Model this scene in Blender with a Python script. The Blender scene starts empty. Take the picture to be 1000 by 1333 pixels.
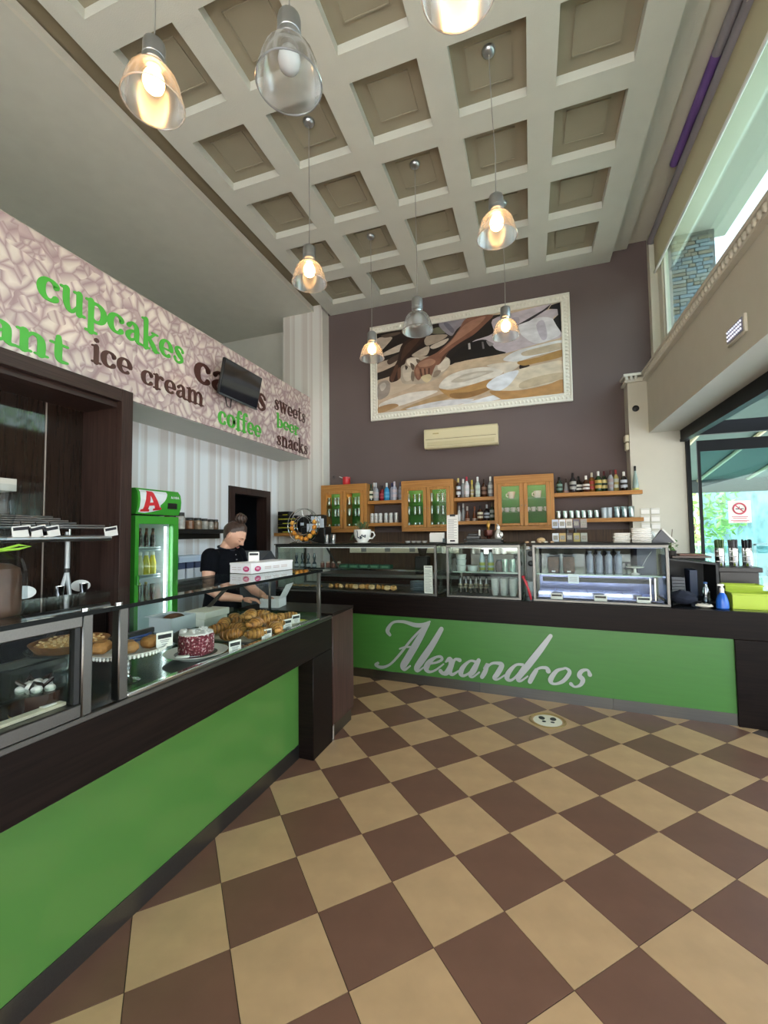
import bpy, bmesh, math, random
from mathutils import Vector, Matrix, Euler

# ---------------------------------------------------------------- camera, sky, exposure
SC = bpy.context.scene
COL = SC.collection
random.seed(7)
F_PX = 558.8
YAW, PITCH, ROLL = math.radians(-18.83), math.radians(2.84), math.radians(-0.715)
def make_camera():
    cd = bpy.data.cameras.new('camera')
    cd.sensor_fit = 'VERTICAL'; cd.sensor_height = 36.0; cd.sensor_width = 27.0
    cd.lens = F_PX / 1333.0 * 36.0
    cd.clip_start = 0.02; cd.clip_end = 500
    o = bpy.data.objects.new('camera', cd); COL.objects.link(o)
    f = Vector((math.sin(YAW)*math.cos(PITCH), math.cos(YAW)*math.cos(PITCH), math.sin(PITCH)))
    r = Vector((math.cos(YAW), -math.sin(YAW), 0)); u = r.cross(f)
    r2 = r*math.cos(ROLL) + u*math.sin(ROLL); u2 = -r*math.sin(ROLL) + u*math.cos(ROLL)
    m = Matrix((r2, u2, -f)).transposed().to_4x4()
    m.translation = Vector((0, 0, 1.4967))
    o.matrix_world = m
    SC.camera = o
make_camera()
SC.view_settings.view_transform = 'Standard'
SC.view_settings.look = 'None'
SC.view_settings.gamma = 1.0
SC.view_settings.use_curve_mapping = False
SC.view_settings.exposure = 0.75
SKY_STRENGTH = 1.15
SUN_STRENGTH = 11.0
def make_world():
    w = bpy.data.worlds.new('sky'); SC.world = w; w.use_nodes = True
    nt = w.node_tree; nt.nodes.clear()
    out = nt.nodes.new('ShaderNodeOutputWorld'); bg = nt.nodes.new('ShaderNodeBackground')
    sky = nt.nodes.new('ShaderNodeTexSky'); sky.sky_type = 'NISHITA'
    sky.sun_disc = False; sky.sun_elevation = math.radians(48); sky.sun_rotation = math.radians(250)
    sky.air_density = 1.3; sky.dust_density = 4.0; sky.ozone_density = 1.0
    bg.inputs['Strength'].default_value = SKY_STRENGTH
    hs = nt.nodes.new('ShaderNodeHueSaturation'); hs.inputs['Saturation'].default_value = .62
    nt.links.new(sky.outputs[0], hs.inputs['Color']); nt.links.new(hs.outputs[0], bg.inputs['Color']); nt.links.new(bg.outputs[0], out.inputs['Surface'])
make_world()
def make_sun():
    l = bpy.data.lights.new('sun', 'SUN'); l.energy = SUN_STRENGTH; l.angle = math.radians(1.5); l.color = (1, .975, .94)
    o = bpy.data.objects.new('sun', l); COL.objects.link(o)
    d = Vector((.62, .42, -.95))            # travels away from the room, over its roof, onto the terrace
    o.rotation_euler = d.to_track_quat('-Z', 'Y').to_euler()
    o.location = (-6, -4, 12)
make_sun()
try:
    SC.cycles.use_denoising = True
    SC.cycles.max_bounces = 10; SC.cycles.diffuse_bounces = 6; SC.cycles.glossy_bounces = 5
    SC.cycles.transmission_bounces = 8; SC.cycles.transparent_max_bounces = 24
    SC.cycles.caustics_reflective = False; SC.cycles.caustics_refractive = False
    SC.cycles.sample_clamp_indirect = 6.0
except Exception:
    pass

# ---------------------------------------------------------------- materials
def lin(c):
    if isinstance(c, str):
        c = c.lstrip('#'); c = tuple(int(c[i:i+2], 16)/255 for i in (0, 2, 4))
    return tuple((x/12.92 if x <= .04045 else ((x+.055)/1.055)**2.4) for x in c) + (1.0,)
MATS = {}
def mat(name, color, rough=.5, metal=0., var=.06, scale=6., bump=0., bscale=60., spec=.5, stretch=None, emit=None, estr=0., trans=0., alpha=None, sub=0., coat=0.):
    if name in MATS: return MATS[name]
    m = bpy.data.materials.new(name); m.use_nodes = True
    nt = m.node_tree; b = nt.nodes['Principled BSDF']
    c = lin(color)
    b.inputs['Roughness'].default_value = rough; b.inputs['Metallic'].default_value = metal
    b.inputs['Specular IOR Level'].default_value = spec
    if coat: b.inputs['Coat Weight'].default_value = coat; b.inputs['Coat Roughness'].default_value = .08
    if trans: b.inputs['Transmission Weight'].default_value = trans
    if sub: b.inputs['Subsurface Weight'].default_value = sub; b.inputs['Subsurface Radius'].default_value = (.02, .01, .006)
    if emit is not None:
        b.inputs['Emission Color'].default_value = lin(emit); b.inputs['Emission Strength'].default_value = estr
    if var or bump:
        tc = nt.nodes.new('ShaderNodeTexCoord'); mp = nt.nodes.new('ShaderNodeMapping')
        if stretch: mp.inputs['Scale'].default_value = stretch
        nt.links.new(tc.outputs['Object'], mp.inputs['Vector'])
    if var:
        n = nt.nodes.new('ShaderNodeTexNoise'); n.inputs['Scale'].default_value = scale; n.inputs['Detail'].default_value = 5
        nt.links.new(mp.outputs[0], n.inputs['Vector'])
        mr = nt.nodes.new('ShaderNodeMapRange'); mr.inputs['From Min'].default_value = .3; mr.inputs['From Max'].default_value = .7
        mr.inputs['To Min'].default_value = 1-var; mr.inputs['To Max'].default_value = 1+var
        nt.links.new(n.outputs['Fac'], mr.inputs['Value'])
        mx = nt.nodes.new('ShaderNodeVectorMath'); mx.operation = 'SCALE'; mx.inputs[0].default_value = c[:3]
        nt.links.new(mr.outputs[0], mx.inputs['Scale']); nt.links.new(mx.outputs[0], b.inputs['Base Color'])
    else:
        b.inputs['Base Color'].default_value = c
    if bump:
        n2 = nt.nodes.new('ShaderNodeTexNoise'); n2.inputs['Scale'].default_value = bscale; n2.inputs['Detail'].default_value = 3
        nt.links.new(mp.outputs[0], n2.inputs['Vector'])
        bp = nt.nodes.new('ShaderNodeBump'); bp.inputs['Strength'].default_value = bump; bp.inputs['Distance'].default_value = .01
        nt.links.new(n2.outputs['Fac'], bp.inputs['Height']); nt.links.new(bp.outputs[0], b.inputs['Normal'])
    MATS[name] = m; return m
def glass(name, tint='#ffffff', base=.03, rough=.0, ior=1.5, dirt=0., k=.9):
    """thin pane: clear, tinted, with a Fresnel mirror on top (no caustics)"""
    if name in MATS: return MATS[name]
    m = bpy.data.materials.new(name); m.use_nodes = True; nt = m.node_tree; nt.nodes.clear()
    out = nt.nodes.new('ShaderNodeOutputMaterial'); mx = nt.nodes.new('ShaderNodeMixShader')
    tr = nt.nodes.new('ShaderNodeBsdfTransparent'); tr.inputs[0].default_value = lin(tint)
    gl = nt.nodes.new('ShaderNodeBsdfGlossy'); gl.inputs['Roughness'].default_value = rough
    gl.inputs['Color'].default_value = (.95, .98, .97, 1)
    fr = nt.nodes.new('ShaderNodeFresnel'); fr.inputs['IOR'].default_value = ior
    geo = nt.nodes.new('ShaderNodeNewGeometry')      # same Fresnel on both faces of a pane
    ma = nt.nodes.new('ShaderNodeMath'); ma.operation = 'ADD'; ma.inputs[1].default_value = base; ma.use_clamp = True
    # layer weight facing is two sided
    lw = nt.nodes.new('ShaderNodeLayerWeight'); lw.inputs['Blend'].default_value = .5
    pw = nt.nodes.new('ShaderNodeMath'); pw.operation = 'POWER'; pw.inputs[1].default_value = 4.2
    ml = nt.nodes.new('ShaderNodeMath'); ml.operation = 'MULTIPLY'; ml.inputs[1].default_value = k
    nt.links.new(lw.outputs['Facing'], pw.inputs[0]); nt.links.new(pw.outputs[0], ml.inputs[0]); nt.links.new(ml.outputs[0], ma.inputs[0])
    nt.nodes.remove(fr); nt.nodes.remove(geo)
    nt.links.new(ma.outputs[0], mx.inputs['Fac']); nt.links.new(tr.outputs[0], mx.inputs[1]); nt.links.new(gl.outputs[0], mx.inputs[2])
    nt.links.new(mx.outputs[0], out.inputs['Surface'])
    MATS[name] = m; return m
def wood(name, color, dark, rough=.35, axis='Z', scale=1., coat=0., spec=.25):
    if name in MATS: return MATS[name]
    m = bpy.data.materials.new(name); m.use_nodes = True; nt = m.node_tree; b = nt.nodes['Principled BSDF']
    tc = nt.nodes.new('ShaderNodeTexCoord'); mp = nt.nodes.new('ShaderNodeMapping')
    s = {'X': (1.2, 26, 26), 'Y': (26, 1.2, 26), 'Z': (26, 26, 1.2)}[axis]
    mp.inputs['Scale'].default_value = tuple(x*scale for x in s)
    n = nt.nodes.new('ShaderNodeTexNoise'); n.inputs['Scale'].default_value = 2.2; n.inputs['Detail'].default_value = 6; n.inputs['Distortion'].default_value = .6
    cr = nt.nodes.new('ShaderNodeValToRGB'); cr.color_ramp.elements[0].color = lin(dark); cr.color_ramp.elements[1].color = lin(color)
    cr.color_ramp.elements[0].position = .32; cr.color_ramp.elements[1].position = .62
    nt.links.new(tc.outputs['Object'], mp.inputs[0]); nt.links.new(mp.outputs[0], n.inputs['Vector'])
    nt.links.new(n.outputs['Fac'], cr.inputs[0]); nt.links.new(cr.outputs[0], b.inputs['Base Color'])
    b.inputs['Roughness'].default_value = rough; b.inputs['Specular IOR Level'].default_value = spec
    if coat: b.inputs['Coat Weight'].default_value = coat; b.inputs['Coat Roughness'].default_value = .1
    MATS[name] = m; return m
def stripes(name, axis, period, c1, c2, c3):
    if name in MATS: return MATS[name]
    m = bpy.data.materials.new(name); m.use_nodes = True; nt = m.node_tree; b = nt.nodes['Principled BSDF']
    tc = nt.nodes.new('ShaderNodeTexCoord'); sx = nt.nodes.new('ShaderNodeSeparateXYZ')
    nt.links.new(tc.outputs['Object'], sx.inputs[0])
    d = nt.nodes.new('ShaderNodeMath'); d.operation = 'DIVIDE'; d.inputs[1].default_value = period
    f = nt.nodes.new('ShaderNodeMath'); f.operation = 'FRACT'
    nt.links.new(sx.outputs[axis], d.inputs[0]); nt.links.new(d.outputs[0], f.inputs[0])
    cr = nt.nodes.new('ShaderNodeValToRGB'); r = cr.color_ramp; r.interpolation = 'CONSTANT'
    r.elements[0].position = 0; r.elements[0].color = lin(c1); r.elements[1].position = .36; r.elements[1].color = lin(c3)
    for p, c in ((.44, c2), (.72, c1), (.8, c3), (.9, c2)):
        e = r.elements.new(p); e.color = lin(c)
    nt.links.new(f.outputs[0], cr.inputs[0]); nt.links.new(cr.outputs[0], b.inputs['Base Color'])
    b.inputs['Roughness'].default_value = .7
    MATS[name] = m; return m

# ---------------------------------------------------------------- mesh builder
class MB:
    def __init__(s): s.v = []; s.f = []
    def add(s, vs, fs, M=None):
        o = len(s.v)
        if M is not None: vs = [tuple(M @ Vector(p)) for p in vs]
        s.v += [tuple(p) for p in vs]; s.f += [tuple(i+o for i in q) for q in fs]; return s
    def box(s, x0, x1, y0, y1, z0, z1, bev=0., M=None):
        if x0 > x1: x0, x1 = x1, x0
        if y0 > y1: y0, y1 = y1, y0
        if z0 > z1: z0, z1 = z1, z0
        if bev <= 0:
            vs = [(x, y, z) for z in (z0, z1) for y in (y0, y1) for x in (x0, x1)]
            return s.add(vs, [(0, 2, 3, 1), (4, 5, 7, 6), (0, 1, 5, 4), (2, 6, 7, 3), (0, 4, 6, 2), (1, 3, 7, 5)], M)
        b = min(bev, (x1-x0)*.49, (y1-y0)*.49, (z1-z0)*.49)
        bm = bmesh.new()
        bmesh.ops.create_cube(bm, size=1, matrix=Matrix.Translation(((x0+x1)/2, (y0+y1)/2, (z0+z1)/2)) @ Matrix.Diagonal((x1-x0, y1-y0, z1-z0, 1)))
        bmesh.ops.bevel(bm, geom=bm.edges[:], offset=b, segments=1, affect='EDGES', profile=.5)
        vs = [v.co[:] for v in bm.verts]; bm.verts.index_update()
        fs = [tuple(v.index for v in f.verts) for f in bm.faces]; bm.free()
        return s.add(vs, fs, M)
    def lathe(s, prof, n=16, c=(0, 0, 0), M=None, cap0=True, cap1=True, rib=0.):
        vs = []; fs = []
        for (r, z) in prof:
            for k in range(n):
                a = 2*math.pi*k/n; rr = r*(1+rib*(k % 2))
                vs.append((c[0]+rr*math.cos(a), c[1]+rr*math.sin(a), c[2]+z))
        for i in range(len(prof)-1):
            for k in range(n):
                k2 = (k+1) % n
                fs.append((i*n+k, i*n+k2, (i+1)*n+k2, (i+1)*n+k))
        if cap0: fs.append(tuple(range(n-1, -1, -1)))
        if cap1: fs.append(tuple((len(prof)-1)*n+k for k in range(n)))
        return s.add(vs, fs, M)
    def cyl(s, p0, p1, r0, r1=None, n=12):
        return s.tube([p0, p1], [r0, r0 if r1 is None else r1], n)
    def tube(s, pts, r, n=8, closed=False, cap=True, flat=None):
        P = [Vector(p) for p in pts]; m = len(P)
        R = list(r) if isinstance(r, (list, tuple)) else [r]*m
        vs = []; fs = []; up = None
        for i, p in enumerate(P):
            if closed: t = P[(i+1) % m]-P[i-1]
            else: t = P[min(i+1, m-1)]-P[max(i-1, 0)]
            t = t.normalized() if t.length > 1e-9 else Vector((0, 0, 1))
            if up is None:
                up = Vector((0, 0, 1)) if abs(t.z) < .9 else Vector((0, 1, 0))
            a = t.cross(up)
            if a.length < 1e-6: a = t.orthogonal()
            a.normalize(); b = a.cross(t).normalized(); up = b
            for k in range(n):
                q = 2*math.pi*k/n
                vs.append(p + a*(R[i]*math.cos(q)) + b*(R[i]*math.sin(q)*(flat or 1)))
        L = m if closed else m-1
        for i in range(L):
            j = (i+1) % m
            for k in range(n):
                k2 = (k+1) % n
                fs.append((i*n+k, i*n+k2, j*n+k2, j*n+k))
        if cap and not closed:
            fs.append(tuple(range(n-1, -1, -1))); fs.append(tuple((m-1)*n+k for k in range(n)))
        return s.add(vs, fs)
    def ball(s, c, r, n=14, m=9, M=None):
        if not isinstance(r, (tuple, list)): r = (r, r, r)
        vs = [(c[0], c[1], c[2]-r[2])]; fs = []
        for i in range(1, m):
            t = math.pi*i/m-math.pi/2
            for k in range(n):
                a = 2*math.pi*k/n
                vs.append((c[0]+r[0]*math.cos(t)*math.cos(a), c[1]+r[1]*math.cos(t)*math.sin(a), c[2]+r[2]*math.sin(t)))
        vs.append((c[0], c[1], c[2]+r[2])); T = len(vs)-1
        for k in range(n):
            k2 = (k+1) % n
            fs.append((0, 1+k2, 1+k)); fs.append((T, T-n+k, T-n+k2))
            for i in range(m-2):
                fs.append((1+i*n+k, 1+i*n+k2, 1+(i+1)*n+k2, 1+(i+1)*n+k))
        return s.add(vs, fs, M)
    def prism(s, poly, h0, h1, M=None):
        """polygon in local xy, extruded in z (M places it)"""
        n = len(poly)
        vs = [(x, y, h0) for x, y in poly]+[(x, y, h1) for x, y in poly]
        fs = [tuple(range(n-1, -1, -1)), tuple(range(n, 2*n))]+[(i, (i+1) % n, n+(i+1) % n, n+i) for i in range(n)]
        return s.add(vs, fs, M)
    def ribbon(s, stroke, h0, h1, M=None, caps=True, seg=5):
        """variable width pen stroke (x, y, width) with round ends, extruded"""
        st = catmull(stroke, seg)
        L = []; R = []; n = len(st)
        for i, (x, y, w) in enumerate(st):
            a = st[max(i-1, 0)]; b = st[min(i+1, n-1)]
            dx, dy = b[0]-a[0], b[1]-a[1]; l = math.hypot(dx, dy) or 1e-6
            nx, ny = -dy/l, dx/l
            L.append((x+nx*w/2, y+ny*w/2)); R.append((x-nx*w/2, y-ny*w/2))
        def cap(i, j, w):
            a = st[i]; b = st[j]; dx, dy = b[0]-a[0], b[1]-a[1]; l = math.hypot(dx, dy) or 1e-6
            a0 = math.atan2(dx/l, -dy/l)
            return [(b[0]+w/2*math.cos(a0-t), b[1]+w/2*math.sin(a0-t)) for t in [math.pi*k/5 for k in range(1, 5)]]
        vs = []; fs = []
        pairs = n
        vs = [(p[0], p[1], h) for h in (h0, h1) for q in (L, R) for p in q]
        def I(h, side, i): return h*2*pairs+side*pairs+i
        for i in range(n-1):
            fs.append((I(1, 1, i), I(1, 1, i+1), I(1, 0, i+1), I(1, 0, i)))
            fs.append((I(0, 0, i), I(0, 0, i+1), I(0, 1, i+1), I(0, 1, i)))
            fs.append((I(0, 1, i), I(0, 1, i+1), I(1, 1, i+1), I(1, 1, i)))
            fs.append((I(1, 0, i), I(1, 0, i+1), I(0, 0, i+1), I(0, 0, i)))
        s.add(vs, fs, M)
        if caps:
            for (i, j) in ((1, 0), (n-2, n-1)):
                w = st[j][2]; c = cap(i, j, w)
                poly = [L[j] if j else R[j]]+c+[R[j] if j else L[j]]
                s.prism(poly[::-1], h0, h1, M)
        return s
    def obj(s, name, m=None, parent=None, smooth=True, loc=None, angle=38, kind=None):
        me = bpy.data.meshes.new(name)
        vs = s.v
        if loc is not None: vs = [(p[0]-loc[0], p[1]-loc[1], p[2]-loc[2]) for p in vs]
        me.from_pydata(vs, [], s.f); me.update()
        if m is not None: me.materials.append(m)
        if smooth:
            me.polygons.foreach_set('use_smooth', [True]*len(me.polygons))
            try: me.set_sharp_from_angle(angle=math.radians(angle))
            except Exception: pass
        o = bpy.data.objects.new(name, me); COL.objects.link(o)
        if parent is not None: o.parent = parent
        if loc is not None: o.location = loc
        if kind: o['kind'] = kind
        return o
def catmull(st, seg):
    out = []; n = len(st)
    for i in range(n-1):
        p0 = st[max(i-1, 0)]; p1 = st[i]; p2 = st[i+1]; p3 = st[min(i+2, n-1)]
        for k in range(seg):
            t = k/seg
            out.append(tuple(.5*((2*b)+(-a+c)*t+(2*a-5*b+4*c-d)*t*t+(-a+3*b-3*c+d)*t**3) for a, b, c, d in zip(p0, p1, p2, p3)))
    out.append(tuple(st[-1])); return out
def tagp(o, label=None, cat=None, group=None, kind=None):
    if label: o['label'] = label
    if cat: o['category'] = cat
    if group: o['group'] = group
    if kind: o['kind'] = kind
    return o
def thing(name, label, cat, loc=(0, 0, 0), rz=0., group=None):
    o = bpy.data.objects.new(name, None); COL.objects.link(o); o.empty_display_size = .05
    o.location = loc; o.rotation_euler = (0, 0, rz)
    return tagp(o, label, cat, group)
def dup(root, loc=None, rz=None, label=None, group=None, scale=None):
    r = root.copy(); COL.objects.link(r)
    if loc is not None: r.location = loc
    if rz is not None: r.rotation_euler = (r.rotation_euler[0], r.rotation_euler[1], rz)
    if label: r['label'] = label
    if group: r['group'] = group
    if scale is not None: r.scale = scale if isinstance(scale, tuple) else (scale,)*3
    for ch in list(root.children):
        c = ch.copy(); COL.objects.link(c); c.parent = r
        for g in list(ch.children):
            d = g.copy(); COL.objects.link(d); d.parent = c
    return r
def struct(name, mb, m, parent=None, smooth=False):
    o = mb.obj(name, m, parent, smooth)
    if parent is None: o['kind'] = 'structure'
    return o
def bx(*a, **k): return MB().box(*a, **k)
def rotx(a): return Matrix.Rotation(a, 4, 'X')
def roty(a): return Matrix.Rotation(a, 4, 'Y')
def rotz(a): return Matrix.Rotation(a, 4, 'Z')
def T(x, y, z): return Matrix.Translation((x, y, z))
# local frames of the two counters
LA = math.radians(-1.0); BA = math.radians(-4.02)
def Lw(x, y, z):
    return (-1.40+x*math.cos(LA)-y*math.sin(LA), 2.60+x*math.sin(LA)+y*math.cos(LA), z)
def Bw(x, y, z):
    return (-1.781+x*math.cos(BA)-y*math.sin(BA), 4.252+x*math.sin(BA)+y*math.cos(BA), z)

# palette
M_slab = mat('cream_plaster', '#c9cac1', .85, var=.02, bump=.15, bscale=140)
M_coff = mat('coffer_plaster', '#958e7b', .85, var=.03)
M_lowc = mat('grey_plaster', '#c6c6bc', .85, var=.03)
M_lip = mat('pale_trim_paint', '#cfccbf', .6, var=.02)
M_white = mat('white_paint', '#e3e1d8', .6, var=.02)
M_wallr = mat('beige_wall_paint', '#cbc8bb', .75, var=.02)
M_pillar = mat('pillar_paint', '#c9c6b8', .75, var=.02)
M_brownw = mat('brown_wall_paint', '#625554', .8, var=.05, scale=1.5)
M_backl = mat('grey_white_paint', '#c9c9c2', .8, var=.02)
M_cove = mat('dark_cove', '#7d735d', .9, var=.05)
M_blk = mat('black_frame', '#15171a', .35, var=.0)
M_blackp = mat('black_plastic', '#121212', .4, var=0)
M_steel = mat('brushed_steel', '#6b6965', .34, 1., var=.06, scale=3, stretch=(1, 60, 60))
M_chrome = mat('polished_steel', '#d0d0ce', .12, 1., var=0)
M_alu = mat('brushed_aluminium', '#b6bac0', .3, 1., var=.04, scale=4)
M_wenge = wood('wenge_veneer', '#1d1512', '#120d0b', .32, 'Y', 1., spec=.1)
M_wengeX = wood('wenge_veneer_across', '#1a1310', '#100b0a', .32, 'X', 1., spec=.1)
M_niche = wood('dark_walnut', '#402e29', '#2d201c', .4, 'Z', 1.)
M_nicheback = wood('dark_lacquered_panel', '#2b1f19', '#211813', .05, 'Z', 1.); M_nicheback.node_tree.nodes['Principled BSDF'].inputs['Specular IOR Level'].default_value = .42
M_redwood = wood('reddish_walnut', '#45302a', '#2f1f1a', .3, 'Z', 1.)
M_oak = wood('honey_oak', '#b98346', '#a06c34', .4, 'X', 1.)
M_oakv = wood('honey_oak_upright', '#bb8548', '#a26e36', .4, 'Z', 1.)
M_backw = wood('brown_back_panel', '#5b4636', '#43332a', .5, 'Z', 1.)
M_green = mat('green_lacquer', '#466f33', .10, var=.02, scale=2, spec=.6)
M_greenb = mat('green_satin_panel', '#3b6c2d', .32, var=.05, scale=9, stretch=(.4, 4, 4))
M_glass = glass('clear_glass', '#f6f9f7', .006)
M_glassg = glass('greenish_glass', '#eaf3ee', .05)
M_glasst = glass('teal_tinted_glass', '#c2dcde', .05)
M_gedge = mat('glass_edge', '#070b0a', .4, var=0, spec=.15)
M_paper = mat('white_paper', '#ece9e4', .75, var=.02)
M_ink = mat('dark_ink', '#26242a', .7, var=0)
M_whitep = mat('white_china', '#eeeeea', .18, var=.01)
M_rubber = mat('dark_shelf_stone', '#3a4242', .12, var=.04)
M_tileb = mat('beige_tile', '#b3926a', .42, var=.09, scale=7, bump=.03, bscale=30)
M_tiled = mat('brown_tile', '#6c4c3c', .42, var=.08, scale=7, bump=.03, bscale=30)

# ---------------------------------------------------------------- floor
TS = .33
def tile_xy(i, j):         # corner (i, j) of the diagonal grid
    s = 2**-.5
    u = i*TS; v = -j*TS
    return (-.840+(u-v)*s, 2.058+(u+v)*s)
def build_floor():
    m = bpy.data.materials.new('checker_tiles_beyond'); m.use_nodes = True; nt = m.node_tree; b = nt.nodes['Principled BSDF']
    tc = nt.nodes.new('ShaderNodeTexCoord'); mp = nt.nodes.new('ShaderNodeMapping')
    mp.vector_type = 'TEXTURE'; mp.inputs['Location'].default_value = (-.840, 2.058, 0); mp.inputs['Rotation'].default_value = (0, 0, math.radians(45)); mp.inputs['Scale'].default_value = (TS, TS, 1)
    ck = nt.nodes.new('ShaderNodeTexChecker'); ck.inputs['Scale'].default_value = 1
    ck.inputs['Color1'].default_value = lin('#b3926a'); ck.inputs['Color2'].default_value = lin('#6c4c3c')
    nt.links.new(tc.outputs['Object'], mp.inputs[0]); nt.links.new(mp.outputs[0], ck.inputs[0]); nt.links.new(ck.outputs[0], b.inputs['Base Color'])
    b.inputs['Roughness'].default_value = .3
    fl = struct('floor', bx(-5.3, 1.75, -3.2, 6.1, -.1, -.004), m)
    grout = mat('grout', '#4a3c30', .8, var=0)
    g = MB().box(-1.8, 1.7, -.9, 4.4, -.0045, -.0025).obj('grout_bed', grout, fl)
    g2 = .0016
    meshes = []
    for mm in (M_tileb, M_tiled):
        o = bx(g2, TS-g2, g2, TS-g2, -.003, 0)
        me = bpy.data.meshes.new('tile'); me.from_pydata(o.v, [], o.f); me.materials.append(mm); me.update(); meshes.append(me)
    n = 0
    for i in range(-14, 16):
        for j in range(-14, 16):
            x, y = tile_xy(i, j); cx, cy = x, y+TS*2**-.5
            if -1.78 < cx < 1.70 and -.55 < cy < 4.35 and cy < 4.45 and n < 300:
                if cx < -1.62 and cy < 2.2: continue
                o = bpy.data.objects.new('tile', meshes[(i+j) % 2]); COL.objects.link(o); o.parent = fl
                # local +X of the tile runs along the grid's u direction (45 degrees)
                o.location = (x, y, 0); o.rotation_euler = (0, 0, math.radians(45)); n += 1
build_floor()

# ---------------------------------------------------------------- ceiling
def build_ceiling():
    Z = 4.82
    xs = [(-2.625, -2.11), (-1.90, -1.39), (-1.18, -.665), (-.45, .065), (.27, .79)]
    ys = [(4.98-.733*k, 5.515-.733*k) for k in range(11)]
    mb = MB()
    ex = [-2.80]+[q for p in xs for q in p]+[1.02]
    for a in range(0, len(ex), 2): mb.box(ex[a], ex[a+1], -3.2, 5.8, Z, 5.0)
    ey = [5.8]+[q for p in ys for q in p[::-1]]+[-3.2]
    for (x0, x1) in xs:
        for b in range(0, len(ey), 2): mb.box(x0, x1, ey[b+1], ey[b], Z, 5.0)
    ce = struct('ceiling', mb, M_slab)
    p = MB(); w, h = .515, .535
    p.box(-w/2, w/2, -h/2, h/2, 4.895, 4.92)
    for (a, b2, c, d) in ((-.16, .16, -.16, -.15), (-.16, .16, .15, .16), (-.16, -.15, -.16, .16), (.15, .16, -.16, .16)):
        p.box(a, b2, c, d, 4.884, 4.896)
    p.box(-.15, .15, -.15, .15, 4.889, 4.896)
    me = None
    for (x0, x1) in xs:
        for (y0, y1) in ys:
            if me is None:
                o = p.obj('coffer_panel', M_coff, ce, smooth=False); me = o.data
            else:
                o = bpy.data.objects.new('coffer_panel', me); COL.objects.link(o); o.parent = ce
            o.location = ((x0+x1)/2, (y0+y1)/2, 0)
    struct('trim_1', bx(1.02, 1.21, -3.2, 5.8, 4.942, 5.0), M_slab)                     # step beside the slab
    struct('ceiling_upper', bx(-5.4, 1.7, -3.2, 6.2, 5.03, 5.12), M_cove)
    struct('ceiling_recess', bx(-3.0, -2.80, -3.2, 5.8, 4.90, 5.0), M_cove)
    struct('ceiling_edge', bx(1.0, 1.62, -3.2, 5.8, 5.0, 5.03), M_wallr)
    struct('ceiling_lower', bx(-5.0, -3.0, -3.2, 6.0, 4.816, 4.86), M_lowc)
    struct('trim_2', bx(-3.0, -2.975, -3.2, 5.8, 4.808, 4.88), M_lip)
    struct('trim_3', bx(-5.02, -4.98, -3.2, 6.0, 4.70, 4.82), M_lip)
    struct('ceiling_dropped', bx(-5.4, -5.02, -3.2, 6.0, 4.70, 4.86), M_lowc)
build_ceiling()

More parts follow.
